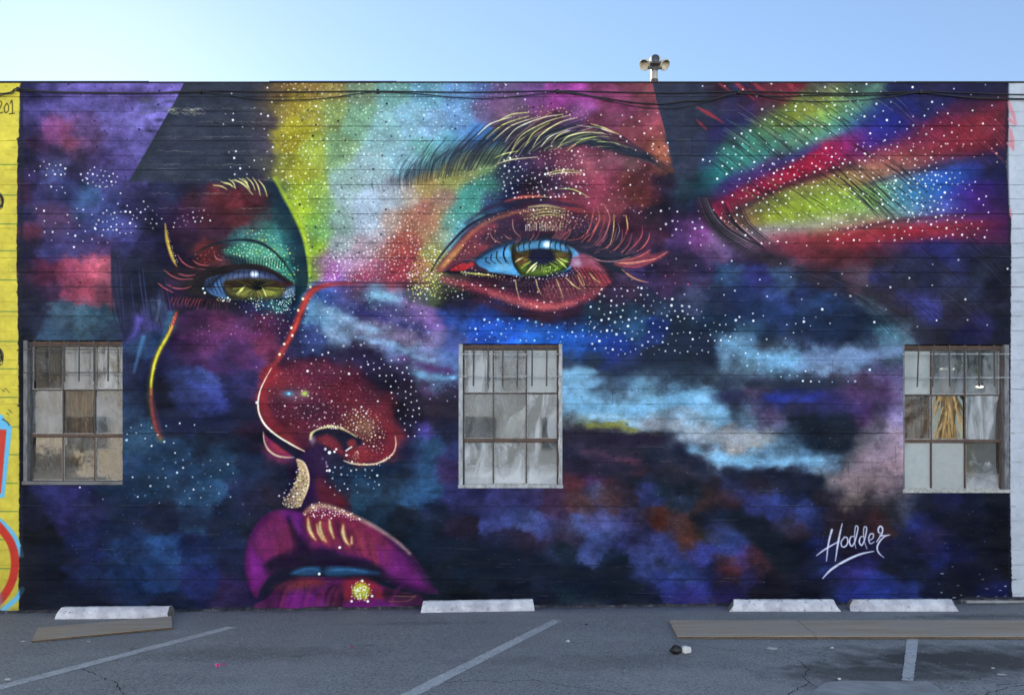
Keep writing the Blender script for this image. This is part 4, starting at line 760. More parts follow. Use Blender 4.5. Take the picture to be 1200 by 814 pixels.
    s.blob(677, 308, 7, 6, 'b8a0b4', .7)
    s.poly([(676, 317), (692, 312), (708, 320), (716, 332), (690, 335), (675, 325)], 'a0404a', .8, 3, smooth=True)
    s.stroke([(690, 300), (703, 308), (714, 320), (720, 328)], [1, 1.6, 1.4, .4], '3c2830', .85, .8)
    s.poly([(720, 309), (745, 300), (760, 293), (764, 298), (783, 295), (772, 304), (750, 313), (730, 312)], 'a8484e', .6, 3.5, smooth=True)
    for p, c, w in (([(665, 281.5), (680, 279), (691, 267), (696, 243)], 'd8685c', 1.5), ([(690, 283), (698, 268), (702.5, 256), (700, 241)], 'c86058', 2.4), ([(706, 283), (712, 268), (714.5, 254), (707, 238.5)], 'cf7a78', 1.5), ([(702, 276), (708, 260), (708.5, 246)], 'b04c50', 1.2),
                    ([(715, 287), (719, 268), (719.5, 251)], 'd8b868', 1.7), ([(722, 281), (726, 270), (724, 261)], '8c8090', 1.2), ([(715, 296), (728, 285), (735, 268), (733.5, 252)], 'c05c58', 1.4), ([(736, 270), (735, 260), (733.5, 252)], 'd0a060', 2), ([(731, 297), (744, 287), (752, 276), (753, 265.5)], 'd05860', 1.6),
                    ([(742, 297), (753, 290), (760, 280), (761, 273)], 'd86a60', 1.6), ([(690, 300), (704, 305.5), (722, 306), (738, 301)], 'd09090', 1.1), ([(696, 297), (707, 292), (714, 287)], 'a85c5c', 1.1), ([(716, 294), (724, 291), (728, 285)], '905858', 1.), ([(700, 262), (694, 272), (684, 280)], 'e07860', 1.),
                    ([(720, 308), (745, 307), (768, 303), (782, 295)], 'e08478', 1.7), ([(722, 310), (742, 313), (758, 309), (776, 299)], 'b04850', 1.3), ([(728, 306), (748, 301), (762, 293)], 'd86c64', 1.4), ([(725, 308), (740, 309), (756, 306)], 'eca080', 1.2),
                    ([(728, 315), (738, 323), (748, 328), (760, 331)], 'b07860', 2.8), ([(697, 308), (710, 318), (718, 330)], '302430', 1.), ([(668, 268), (676, 262), (679, 255)], '2c2430', 1.3), ([(653, 275), (661, 264), (664, 250)], '201a24', 1.4), ([(648, 272), (656, 260), (657, 246)], '2a2028', 1.3), ([(660, 275), (672, 267), (678, 256)], 'b0605c', 1.1),
                    ([(574, 272), (578, 280), (587, 285)], 'c88c7c', 1.2), ([(592, 276), (596, 279.2), (600, 279.5)], 'c08878', 1.1), ([(600.5, 257), (602, 269), (609, 277)], 'c89480', 1.1)):
        s.stroke(p, [.4, w*.78, w*.65, .3], c, .9, .55)
    for k in range(26):
        x = rng.uniform(662, 735); s.stroke([(x, 286+(x-662)*.2), (x+14, 284+(x-662)*.15), (x+24, 272+rng.uniform(-4, 8))], [1.2, 1, .3], rng.choice(['20202c', '2c2838', '343844', '58404c']), .6, .6, 4)
    for k in range(46):
        t = k/45; x = 604+t*130; y = np.interp(x, [604, 640, 690, 734], [284, 278, 284, 298]); L = 8+15*t
        s.stroke([(x, y), (x+3+6*t, y-L*.45), (x+2+14*t*rng.uniform(.6, 1.1), y-L*rng.uniform(.8, 1.2))], [1.2, .9, .3], rng.choice(['1c1a24', '28222c', '3a2830', '8c4448', 'b0605c']), .75, .55, 4)
    # lower lid
    s.stroke([(528, 320), (560, 322), (590, 325), (620, 329), (650, 328), (672, 322)], [4, 7, 8, 9, 8, 5], '33222e', .85, 2)
    s.stroke([(520, 327), (545, 333), (575, 341), (605, 350), (635, 357), (665, 355), (692, 345), (705, 334)], [5, 9, 12, 13, 12, 10, 8, 5], 'a83e4c', .75, 5)
    s.stroke([(575, 343), (605, 354), (640, 360), (672, 355)], [3, 6, 7, 4], 'c86864', .6, 3.5)
    s.stroke([(560, 351), (600, 364), (640, 371), (680, 362)], [6, 9, 9, 6], '4a2438', .65, 4)
    s.stroke([(519, 319), (545, 319), (575, 321.5), (606, 325), (630, 325.5), (655, 321), (672, 314)], [1, 1.6, 1.6, 1.6, 1.6, 1.4, 1], '1a1820', .9, .8)
    s.stroke([(540, 319), (556, 320.5), (575, 322.5)], [1.4, 2, 1.4], 'd8d06c', .9, .8)
    dots([(540, 318), (585, 322), (586, 327), (545, 323)], 2.6, .6, 1.4, ['f0e880', 'fff8b8', 'ffffff'], .95)
    dots([(584, 322), (630, 325), (664, 318), (680, 316), (676, 325), (630, 333), (590, 329)], 2.7, .6, 1.35, ['ffffff', 'f8d8d8', 'f0c0c0', '181018'], .92)
    s.poly([(530, 323), (580, 326), (630, 331), (672, 324), (702, 334), (680, 346), (640, 350), (600, 343), (555, 333)], '47242f', .6, 5, smooth=True)
    s.poly([(640, 332), (676, 324), (706, 330), (700, 342), (670, 350), (640, 350)], '8e4850', .55, 6, smooth=True)
    dots([(640, 330), (690, 322), (704, 336), (660, 350), (640, 345)], 3., .4, 1., ['f0c8c8', 'c88088', '4c1c28', 'e8a8a8'], .6)
    LL = [(520, 326), (560, 330), (620, 340), (670, 330), (712, 335), (690, 352), (650, 366), (600, 362), (550, 348)]
    dots(LL, 2.7, .35, .8, ['c85c64', '902c3c', 'e08890', '401824'], .5)
    dots(LL, 4.0, .5, 1.0, ['e88080', 'd06068', 'f8b8b0', '50202c', '8c3440'], .7)
    dots(LL, 8, .8, 1.5, ['ffffff', 'f8e0d8'], .9)
    for k in range(20):
        x = 604+k*4.0; y = 328-max(k-11, 0)*.9
        s.stroke([(x, y), (x+1.5+k*.2, y+10), (x+5+k*.25, y+rng.uniform(15, 24))], [1, .9, .3], rng.choice(['281620', '3c1c24', '20141c']) if k % 6 else 'e0c880', .8, .6, 4)
    for p in ([(676, 317), (681, 323), (685, 334)], [(663, 325), (672, 334), (680, 339)], [(690, 319), (696, 326), (703, 331)]): s.stroke(p, [.6, 1.4, .5], 'e4cc80', .9, .6)
    for k in range(9):
        x = 664+k*5; s.stroke([(x+6, 313+k*.6), (x+12, 322), (x+14+k, 334)], [1, 1, .3], '341c26', .75, .6, 4)

    # red lid above: dots
    LD = [(590, 190), (650, 168), (700, 172), (760, 195), (775, 215), (770, 240), (730, 262), (700, 240), (660, 232), (600, 232)]
    dots(LD, 6.4, .6, 1.3, ['f8d8e0', 'ffffff', 'f0a8b0', 'e89098'], .82)
    dots([(590, 180), (680, 175), (690, 225), (640, 235), (590, 230)], 5.2, .7, 1.6, ['ffffff', 'fff8e8', 'f8e8f0'], .92)
    dots([(640, 198), (684, 198), (684, 206), (640, 208)], 2.8, .5, 1.1, ['f8c898', 'f0d8a8'], .85)
    dots([(600, 125), (640, 124), (690, 128), (690, 142), (640, 136), (600, 142)], 4.2, .6, 1.2, ['f0c890', 'f8d8c0', 'e09888'], .85)
    dots([(700, 135), (775, 130), (786, 190), (765, 190), (720, 160)], 10, .9, 1.5, ['ffffff', 'fff0e0'], .95)
    dots([(760, 165), (784, 172), (786, 190), (765, 190)], 6, .7, 1.4, ['ffe8d0', 'ffffff', '301818'], .85)
    dots([(580, 98), (690, 98), (640, 125), (590, 130)], 11, .6, 1.5, ['f0d8f0', '201828', 'ffffff'], .85)
    # --- stars under and beside the near eye
    dots([(540, 372), (600, 372), (660, 378), (700, 362), (700, 412), (655, 410), (655, 400), (545, 400)], 6.2, .8, 1.7, ['ffffff', 'c8f0f0', 'd0e8ff', '90d8f0'], .95)
    dots([(545, 372), (690, 378), (690, 410), (660, 400), (550, 398)], 9, .7, 1.2, ['0c1c50'], .8)
    ST = [(690, 345), (705, 336), (770, 338), (800, 356), (840, 372), (856, 392), (856, 408), (830, 420), (780, 414), (700, 416), (690, 380)]
    dots(ST, 6.4, .8, 1.8, ['ffffff', 'f0f8ff', 'e8f4f0'], .96)
    dots([(855, 395), (890, 415), (960, 425), (1024, 422), (1020, 448), (945, 450), (900, 442), (860, 420)], 9, 1., 1.8, ['ffffff', 'd8f0ff', 'a8d8f8'], .96)
    dots([(740, 245), (800, 240), (830, 250), (850, 290), (810, 292), (790, 280), (760, 262)], 8, .8, 1.7, ['ffffff', 'f0d8f0'], .95)
    dots([(780, 300), (860, 310), (850, 350), (780, 345), (700, 340)], 11, .6, 1.4, ['e06880', 'ffffff', 'c880a0'], .85)
    dots([(850, 300), (1000, 315), (1180, 300), (1180, 388), (1080, 388), (1020, 385), (860, 385)], 21, 1.2, 1.9, ['ffffff', 'f4f8ff'], .98)
    dots([(840, 362), (960, 372), (940, 395), (850, 400)], 10, .9, 1.6, ['ffffff'], .95)
    for (x, y) in scatter(rng, [(425, 420), (475, 420), (492, 470), (492, 510), (478, 512), (450, 450)], 6.6): s.dot(x, y, rng.uniform(.6, 1.05), W1, .88)
    dots([(330, 415), (425, 402), (440, 440), (400, 440), (340, 432)], 7, .8, 1.8, ['ffffff', 'e8d8e0'], .9)
    dots([(480, 430), (530, 430), (535, 470), (500, 468)], 9, .7, 1.3, ['b0a0d0', 'e0c8e8', '8088b8'], .75)
    # left-hand stars
    for R, g in (([(33, 205), (52, 188), (82, 195), (78, 206), (45, 208)], 5.2), ([(92, 205), (110, 195), (138, 205), (135, 220), (95, 216)], 4.6), ([(48, 222), (75, 215), (78, 230), (58, 230)], 7), ([(110, 252), (175, 240), (192, 258), (186, 274), (140, 276), (110, 268)], 5.2), ([(35, 245), (110, 240), (125, 275), (130, 285), (80, 290), (55, 285)], 9.5), ([(100, 205), (170, 235), (180, 250), (110, 250)], 12)):
        dots(R, g, .9, 1.5, ['ffffff', 'f4f0ff', 'f8e8f0'], .96)
    dots([(144, 498), (240, 495), (238, 512), (180, 526), (146, 520)], 9.5, 1.1, 1.7, ['ffffff', 'd8f0ff'], .98)
    dots([(165, 530), (260, 528), (285, 565), (260, 592), (150, 590), (148, 565)], 9, .8, 1.7, ['ffffff', '7890a8', 'c8e0f0', '6080a0'], .92)
    dots([(80, 568), (165, 570), (160, 585), (90, 585)], 8, .8, 1.6, ['ffffff', '5068a0'], .92)
    dots([(85, 580), (300, 590), (290, 640), (80, 660)], 11, .6, 1.4, ['46608c', '3c5080', '507098'], .7)
    dots([(60, 640), (280, 640), (280, 690), (60, 700)], 12, .5, 1.2, ['34508c', '284074', '101c34'], .6)
    dots([(40, 96), (205, 96), (150, 210), (140, 205)], 13, .8, 1.6, ['26204c', '1c1838'], .85)
    dots([(60, 300), (128, 298), (128, 350), (70, 345)], 9, .7, 1.3, ['48203c', '2c1428'], .8)
    dots([(90, 355), (140, 355), (140, 395), (90, 395)], 12, .6, 1.2, ['182034'], .8)
    dots([(220, 382), (330, 378), (320, 400), (230, 400)], 5.5, .5, 1., ['a890c8', '8c7cb8', 'e0c0e0'], .7)
    dots([(300, 430), (345, 400), (345, 420), (310, 440)], 10, .6, 1., ['c0a0c0'], .6)
    # faint spatter in the dark clouds
    dots([(660, 520), (1040, 560), (1180, 585), (1180, 700), (500, 705), (500, 600)], 11, .4, 1., ['101828', '0c1424', '7088b8', '303c70'], .5)
    dots([(930, 490), (1000, 490), (1000, 530), (950, 525)], 7, .7, 1.3, ['485868', '3c4c58'], .7)
    dots([(1110, 585), (1170, 585), (1170, 690), (1100, 660)], 14, .8, 1.6, ['38405c', '2c3450'], .7)
    dots([(672, 490), (760, 500), (740, 545), (670, 545)], 10, .8, 1.6, ['181420'], .8)
    for k in range(16):
        x = rng.uniform(1100, 1180); y = rng.uniform(660, 708); s.stroke([(x, y), (x+rng.uniform(.5, 4), y+rng.uniform(-.5, .5))], rng.uniform(.5, 1.3), 'c8c8d0', .7, .5)
    for k in range(70):
        x = rng.uniform(300, 1090); y = rng.choice([648, 664, 681, 697])+rng.uniform(-1, 1); s.stroke([(x, y), (x+rng.uniform(1, 8), y+rng.uniform(-.4, .4))], .4, '9098b0', .25, .5)

    # --- beams of light: hair strands across them
    hair = ['22202c', '2c2a34', '1c1a26', '343038']
    def strands(n, x0, x1, yf, spread, ln, cols, w=1., a=.75, ang=.72):
        for k in range(n):
            x = rng.uniform(x0, x1); y = yf(x)+rng.uniform(-spread, spread); L = rng.uniform(*ln)
            g = ang*rng.uniform(.85, 1.2)
            s.stroke([(x-L/2, y-L*g/2), (x+1, y-1.5), (x+L/2, y+L*g/2)], [.3, w*rng.uniform(.6, 1.3), .3], rng.choice(cols), a*rng.uniform(.5, 1), .55, 4)
    strands(60, 835, 1000, lambda x: 190-(x-840)*.38, 16, (14, 46), hair)
    strands(40, 860, 1000, lambda x: 165-(x-860)*.4, 14, (18, 50), ['8ca090', '70907c', 'a0a880', '3c4840'], .8, .6)
    strands(30, 930, 1050, lambda x: 120, 14, (14, 36), ['6c7468', '8c9480', '404450', '2c2c3c'], .8, .6)
    strands(40, 850, 1020, lambda x: 235-(x-850)*.34, 8, (14, 34), ['3a1420', '581c2c', '2c1420'], .9, .6)
    strands(60, 880, 1080, lambda x: 240-(x-880)*.12, 22, (16, 50), hair+['5c5c30', '6c6c3c'], .9, .7)
    strands(34, 990, 1060, lambda x: 222, 22, (24, 60), hair, 1.1, .85, .85)
    strands(60, 1060, 1180, lambda x: 165, 30, (14, 40), ['7c2c3c', 'a84450', '50202c', '3c2030', 'b04c54'], 1., .55, 1.0)
    strands(50, 1030, 1180, lambda x: 305, 30, (24, 60), ['23232f', '2c3040', '3c3c50', '1c1c28'], 1.2, .6, .9)
    strands(30, 1000, 1170, lambda x: 370, 20, (24, 60), ['23232f', '2c3040', '403c50', '1c1c28'], 1.2, .5, .9)
    for p, w in (([(816, 125), (830, 133), (848, 144)], [.6, 5, .6]), ([(816, 140), (822, 146), (828, 152)], [.5, 3, .5]), ([(842, 97), (849, 102), (857, 108)], [2, 3, .5]), ([(862, 97), (870, 104), (884, 117)], [3, 5, 1]), ([(884, 97), (890, 103), (902, 109)], [4, 5, .6]), ([(924, 97), (928, 103), (932, 109)], [5, 5, 1]), ([(886, 112), (882, 108), (878, 104)], [3, 3, .6])):
        s.stroke(p, w, '8c3440', .85, 1.2)
    # dark hairline sweeping under the beams
    s.stroke([(818, 238), (828, 258), (842, 275), (860, 288), (885, 298), (920, 306)], [3, 7, 10, 10, 9, 6], '302c36', .6, 4)
    s.stroke([(890, 298), (930, 312), (975, 326), (1010, 338), (1040, 358), (1070, 382), (1092, 398)], [6, 14, 22, 26, 26, 24, 18], '2f2c38', .55, 11)
    for k in range(34):
        o = rng.uniform(-6, 8); s.stroke([(822+o, 232), (832+o, 255-o*.3), (850+o, 274-o*.5), (880+o*1.5, 292-o*.5)], [.4, 1.4, 1.1, .3], rng.choice(hair+['5a5058', '806c78']), .75, .6, 5)
    for k in range(16):
        o = rng.uniform(0, 30); s.stroke([(838+o, 240-o*.2), (848+o, 258), (862+o, 272), (884+o, 290)], [.4, 1.2, 1, .3], rng.choice(hair), .7, .6, 5)
    for k in range(26):
        o = rng.uniform(-8, 8); x = rng.uniform(900, 1000); s.stroke([(x, 308+(x-900)*.3+o), (x+40, 322+(x-900)*.32+o), (x+85, 345+(x-900)*.42+o)], [.4, 1.4, .4], rng.choice(['2a262e', '3c363e', '443e48', '242028']), .35, .9, 5)
    s.stroke([(850, 258), (890, 232), (940, 211), (1000, 194)], [3, 5, 5, 3], '342430', .6, 4)
    s.stroke([(1020, 215), (1075, 200), (1150, 185)], [2, 4, 3], '30304c', .6, 2.5)
    s.stroke([(990, 270), (1060, 258), (1150, 251)], [2, 4, 3], '4c2438', .55, 2)
    s.stroke([(850, 225), (900, 197), (960, 172)], [3, 6, 4], '3c3470', .5, 4)
    # beam dots
    B1 = [(822, 185), (870, 155), (940, 110), (1000, 97), (1020, 130), (960, 165), (850, 225)]
    B2 = [(828, 250), (900, 196), (1010, 160), (1020, 185), (930, 212), (850, 260)]
    B3 = [(850, 260), (920, 222), (1040, 185), (1100, 185), (1100, 245), (1000, 268), (870, 278)]
    B4 = [(990, 135), (1170, 115), (1172, 172), (1060, 172), (1000, 190)]
    B5 = [(1040, 215), (1150, 195), (1160, 250), (1060, 258)]
    B6 = [(890, 285), (960, 268), (1060, 258), (1155, 255), (1158, 278), (1050, 282), (930, 288)]
    for b, g in ((B1, 8), (B2, 5.6), (B3, 6.2), (B4, 9.5), (B5, 6.2), (B6, 7)):
        dots(b, g, .9, 1.6, ['ffffff', 'fffbe8', 'f4f8ff'], .95)
        dots(b, g*2.2, .6, 1.2, ['201c24'], .8)
    dots([(820, 97), (1180, 97), (1180, 120), (1000, 125), (860, 130)], 13, 1., 1.7, ['ffffff'], .95)
    dots([(1010, 160), (1100, 170), (1170, 160), (1170, 190), (1010, 190)], 8, .8, 1.5, ['ffffff', 'f0a8a8'], .9)

    def blur(a, r):
        for ax in (0, 1):
            p = np.concatenate([np.repeat(a.take([0], ax), r+1, ax), a, np.repeat(a.take([-1], ax), r, ax)], ax)
            c = np.cumsum(p, ax, dtype=np.float64); n = a.shape[ax]
            a = ((c.take(range(2*r+1, 2*r+1+n), ax)-c.take(range(0, n), ax))/(2*r+1)).astype(np.float32)
        return a
    lo = blur(blur(s.im, 18), 18)
    s.im = s.im+.28*(s.im-lo)
    s.im = (s.im-.03)*1.05
    lm = s.im.mean(2, keepdims=True); s.im = lm+(s.im-lm)*.94
    s.im = s.im*(1+.20*fbm(95, 13, 10, 4, s.xs, s.ys)[..., None])
    tooth = fbm(91, 2.2, 1.6, 2, s.xs, s.ys)[..., None]
    s.im = s.im*(1+.10*tooth)
    for k in range(3600):
        x = rng.uniform(24, 1183); y = rng.uniform(98, 711); i_, j_ = int((y-PY0)*S), int((x-PX0)*S)
        c = s.im[i_, j_]; m_ = c.mean()
        s.dot(x, y, rng.uniform(.3, .62), np.clip(c*(1.9 if rng.random() < .6 else .4)+.03, 0, 1), rng.uniform(.25, .7))
    # --- signature
    for dx, c, w, a in ((.9, '1a1440', 1.2, .5), (0, 'd8dcf0', 0, 1)):
        for p, ww in (([(975, 620.5), (971, 636), (968.5, 657)], [2.6, 2, 1]), ([(987, 613), (982.5, 634), (979, 657)], [1, 2.6, 1]), ([(957, 650.5), (968, 642.5), (983, 634)], [1, 2, 1.4]),
                      ([(990, 629), (986, 634), (986.5, 639.5), (990.5, 640), (993.5, 635), (992.5, 629.5), (989, 629)], [1.4, 1.8, 1.4]),
                      ([(1001, 628), (997, 629), (995.5, 635), (998, 639.5), (1001.5, 635), (1004.5, 624), (1005.5, 617.5), (1003, 616), (1001.8, 622), (1001.5, 633), (1003, 642)], [1.2, 1.8, 1.8, 1.4, 1.2, .8]),
                      ([(1012, 628), (1008.5, 629), (1007, 634.5), (1009.5, 638.5), (1012.5, 634), (1015, 624), (1015.6, 618), (1013, 617), (1012, 623), (1012.8, 633), (1016, 642.5)], [1.2, 1.8, 1.8, 1.4, 1.2, .8]),
                      ([(1018.5, 633), (1023, 630), (1023.5, 625.5), (1020, 625.5), (1018, 631), (1020, 636.5), (1024.5, 634.5)], [1.2, 1.6, 1.6, 1.]),
                      ([(1033, 624.5), (1030, 623.5), (1029.3, 619.5), (1031.5, 616.3), (1034.2, 618.5), (1033.8, 624), (1031, 629), (1027.3, 634.5)], [1, 2, 2, 1.8, 1.2]), ([(1031.5, 627), (1036, 627.3), (1043, 626.3)], [1.6, 2, .7]),
                      ([(1042, 626.6), (1036.5, 628.5), (1031, 634), (1028, 641), (1030, 647.5), (1036, 653)], [.8, 1.6, 2, 2, 1.6, .6]),
                      ([(964, 677.5), (974, 667), (990, 657), (1008, 649), (1024, 645.5)], [1, 2.6, 2.8, 2.4, 1])):
            s.stroke([(x+dx, y+dx) for x, y in p], [q+w for q in ww], c, a, .6)
    dots([(955, 625), (972, 622), (968, 648), (955, 645)], 4, .4, .7, ['a8a8c8'], .6)

    # --- the neighbouring paint jobs on the same wall
    r = np.random.RandomState(3)
    edge = 22+1.4*np.interp(s.ys, np.arange(PY0-2, PY1+3, 3.), r.rand(len(np.arange(PY0-2, PY1+3, 3.)))-.5)+np.interp(s.ys, [90, 160, 165, 300, 420, 470, 560, 700], [2, 0, -1.5, -2.5, -.5, .5, .5, 0])
    yel = np.clip((edge[:, None]-s.xs[None, :])/.8+.5, 0, 1)
    base_y = hexc('d2c34a')*(1+.09*s.grain[..., None]+.10*s.cloud[..., None])
    s.im = s.im*(1-yel[..., None])+base_y*yel[..., None]
    for k in range(110):
        x = rng.uniform(-60, 20); y = rng.uniform(97, 715); s.blob(x, y, rng.uniform(2, 12), rng.uniform(.8, 2.5), rng.choice(['b8a83c', 'a89a40', '8c8440', 'e4d860']), .4)
    for y in (193, 228.7, 262.5, 294, 328, 365, 400, 432, 465.5, 500, 532.5, 566, 599, 632, 666):
        s.stroke([(-62, y+.3), (-20, y-.2), (20.5, y)], [1.3, 1.2, .9], '3c7040', .85, .5)
    s.stroke([(25, 100), (25.5, 200), (24, 400), (25, 560), (24, 700)], [3, 4, 3, 4, 3], '20232c', .8, 1.5)
    s.stroke([(26, 396), (25.5, 450), (26, 510), (26, 568)], [5, 6, 5, 6], '0e1016', .95, 1.2)
    for (x, y, L) in ((20, 163, 5), (18, 342, 5), (20, 410, 4), (20.5, 452, 3), (20, 475, 4)): s.poly([(24, y-L*.6), (24-L, y-.5), (24-L, y+.6), (24, y+L*.6)], '20232c', .9, .7)
    for p in ([(-5, 122), (-1, 118), (2, 121), (-1, 128), (-5, 133), (3, 132)], [(8, 121), (5, 126), (6, 132), (9, 131), (10, 125), (8, 121)], [(12, 121), (14, 118), (14.5, 133)], [(11, 133.5), (17, 133)]): s.stroke(p, 1.1, '26241c', .95, .5)
    for c in ((-2, 236), (-2, 418), (-40, 300), (-35, 520)):
        for k in range(26):
            a = rng.uniform(0, 6.3); q = rng.uniform(2, 11); s.stroke([(c[0]+q*.5*math.cos(a), c[1]+q*math.sin(a)), (c[0]+q*.6*math.cos(a+.8), c[1]+q*math.sin(a+.9)), (c[0]+q*.5*math.cos(a+1.6), c[1]+q*math.sin(a+1.7))], rng.uniform(.5, 1.6), '24222a', .8, .5, 4)
    for (x, y) in ((6, 455), (9, 458), (3, 457), (10, 480), (8, 484), (12, 482)): s.stroke([(x, y), (x+2, y+1.5)], .9, '3a3820', .8)
    m = lambda X, Y: (X < 22)*1.
    s.poly([(-62, 470), (-20, 480), (3, 486), (6, 492), (14, 500), (5, 583), (-62, 583)], '6cbfe8', 1, .8, m)
    s.poly([(-62, 500), (-10, 503), (7.5, 503), (1, 578), (-62, 577)], 'c8463a', 1, .8, m)
    s.stroke([(3, 491), (8, 494), (11, 498)], 1.2, '242430', .9)
    s.stroke([(-20, 596), (-4, 607), (12, 622), (20, 636), (25, 650)], 6, '6cbfe8', .98, .8)
    s.stroke([(-22, 604), (-6, 612), (8, 628), (15, 642), (17.5, 658), (15, 677), (7, 694), (-4, 706), (-20, 716)], 9.5, 'c63c30', 1, .8)
    s.stroke([(26, 690), (20, 700), (10, 709), (-5, 722)], 6, '6cbfe8', .98, .8)
    s.blob(-2, 705, 8, 22, '8884a0', .7)
    s.poly([(23.5, 640), (60, 640), (60, 725), (22.5, 725)], '181c28', .75, .7, lambda X, Y: np.clip((50-X)/22, 0, 1))
    # white paint beyond the mural's right edge
    ed = np.interp(s.ys, [90, 115, 135, 170, 190, 250, 256, 390, 560, 600, 715], [1182, 1181.5, 1182, 1181, 1179, 1183, 1185, 1184.5, 1183, 1184, 1186.5])+1.3*np.interp(s.ys, np.arange(PY0-2, PY1+3, 2.), r.rand(len(np.arange(PY0-2, PY1+3, 2.)))-.5)
    wh = np.clip((s.xs[None, :]-ed[:, None])/.8+.5, 0, 1)[..., None]
    base_w = np.array(hexc('b6bcc6'))*(1+.05*s.grain[..., None]+.06*s.cloud[..., None])
    s.im = s.im*(1-wh)+base_w*wh
    s.stroke([(1181, 100), (1180, 200), (1183, 300), (1182, 500), (1183.5, 700)], [3, 4, 3, 3, 3], '1c1e2a', .7, 1.2)
    for p, w in (([(1182, 120), (1187, 134), (1191, 146)], [3, 5, 1]), ([(1183, 140), (1188, 145), (1190, 146)], [4, 4, 1]), ([(1184, 152), (1186, 165), (1188, 176)], [3, 6, 1]), ([(1181, 168), (1186, 172), (1187, 176)], [3, 4, 1]), ([(1184, 245), (1185, 253)], [2, 3])): s.stroke(p, w, 'cf8088', .8, 1)
    for k in range(120):
        x = rng.uniform(1187, 1258); y = rng.uniform(98, 710); s.stroke([(x, y), (x+rng.uniform(-2, 2), y+rng.uniform(-4, 4))], rng.uniform(.4, 1.3), '8c909c', .5, .5)
    for k in range(50):
        y = 97+17.1*rng.randrange(36); x = rng.uniform(1186, 1230); s.stroke([(x, y), (x+rng.uniform(5, 28), y)], rng.uniform(.4, .9), '9098a8', .55, .5)

    # --- bare concrete and dirt at the foot of the wall, chips along the joints
    foot = np.clip((Y-(698+6*np.interp(s.xs, np.linspace(PX0, PX1, 90), r.rand(90))[None, :]-(X-600)*.011))/9, 0, 1)*np.clip(.5+1.6*fbm(77, 26, 5, 4, s.xs, s.ys), 0, 1)
    s.im += (foot*.4)[..., None]*(hexc('55585c')-s.im)
    for k in range(1, 36):
        y = 96.5+17.12*k; x = 22.; strong = k in (13, 14, 3, 24, 29) or rng.random() < .15
        while x < 1184:
            L = rng.uniform(12, 90)
            if rng.random() < (.9 if strong else .6):
                n = max(3, int(L/6)); s.stroke([(x+L*i/n, y+rng.uniform(-.5, .5)) for i in range(n+1)], [rng.uniform(.3, 1.1 if strong else .7) for _ in range(n+1)], '10121a', (rng.uniform(.3, .75) if strong else rng.uniform(.08, .32))*(1 if s.im[int((y-PY0)*S), int((min(x+L/2, 1180)-PX0)*S)].mean() < .32 else .25), .5, 2)
            if rng.random() < .25: s.stroke([(x, y-1.2), (x+L*.4, y-1.2+rng.uniform(-.3, .3))], .5, 'b0b4c0', rng.uniform(.1, .3), .5)
            x += L
        for q in range(rng.randrange(1, 4)):
            x = rng.uniform(30, 1175); s.stroke([(x, y), (x+rng.uniform(-.5, .5), y+8), (x, y+17)], .5, '14161e', .4, .5)
    for k in range(420):
        y = 97+17.1*rng.randrange(36)+rng.uniform(-.8, .8); x = rng.uniform(24, 1184)
        s.stroke([(x, y), (x+rng.uniform(1, 9), y+rng.uniform(-.5, .5))], rng.uniform(.4, 1.), rng.choice(['14161e', '14161e', '1c1e26', '4c5060']), rng.uniform(.2, .55), .5)
    for k in range(260):
        x = rng.uniform(24, 1184); y = rng.uniform(98, 712); s.dot(x, y, rng.uniform(.4, .9), BK, .6)
    return np.clip(s.im, .015, 1)

# ---------------------------------------------------------------- paint on concrete
def wall_material():
    px = paint()
    img = bpy.data.images.new('wall_paint', PW, PH, alpha=False)
    buf = np.ones((PH, PW, 4), np.float32); buf[..., :3] = px[::-1]
    img.pixels.foreach_set(buf.ravel()); img.update(); img.pack()
    m = N('painted_board_marked_concrete')
    g = m.n('ShaderNodeNewGeometry').outputs['Position']
    sp = m.n('ShaderNodeSeparateXYZ'); m.l(g, sp.inputs[0])
    u = m.math('DIVIDE', m.math('ADD', m.math('MULTIPLY', sp.outputs[0], K), 600-PX0), PX1-PX0)
    py = m.math('SUBTRACT', HORIZON+CAM.z*K, m.math('MULTIPLY', sp.outputs[2], K))
    v = m.math('SUBTRACT', 1., m.math('DIVIDE', m.math('SUBTRACT', py, PY0), PY1-PY0))
    cb = m.n('ShaderNodeCombineXYZ'); m.l(u, cb.inputs[0]); m.l(v, cb.inputs[1])
    im = m.n('ShaderNodeTexImage', image=img, extension='EXTEND', interpolation='Linear'); m.l(cb.outputs[0], im.inputs[0])
    wear = m.noise(5., 6, .65, stretch=(.35, 1, 1.))
    speck = m.noise(70., 3, .7)
    c = m.mix(m.ramp(wear, [(.40, .0), (.8, .08)]), im.outputs[0], (.13, .13, .14))
    c = m.mix(m.ramp(speck, [(.30, .55), (.38, 0.)]), c, (.012, .012, .016))
    c = m.mix(m.ramp(m.noise(110., 2, .5), [(.70, 0.), (.78, .30)]), c, (.42, .42, .43))
    grain = m.noise(26., 5, .65, stretch=(.08, 1, 1))
    pit = m.noise(55., 4, .7)
    lump = m.noise(3.2, 3, .5)
    b = m.bump(lump, .5, .03); b = m.bump(grain, .45, .006, b); b = m.bump(pit, .5, .004, b)
    m.bsdf(c, .8, 0, .10, b)
    return m.m

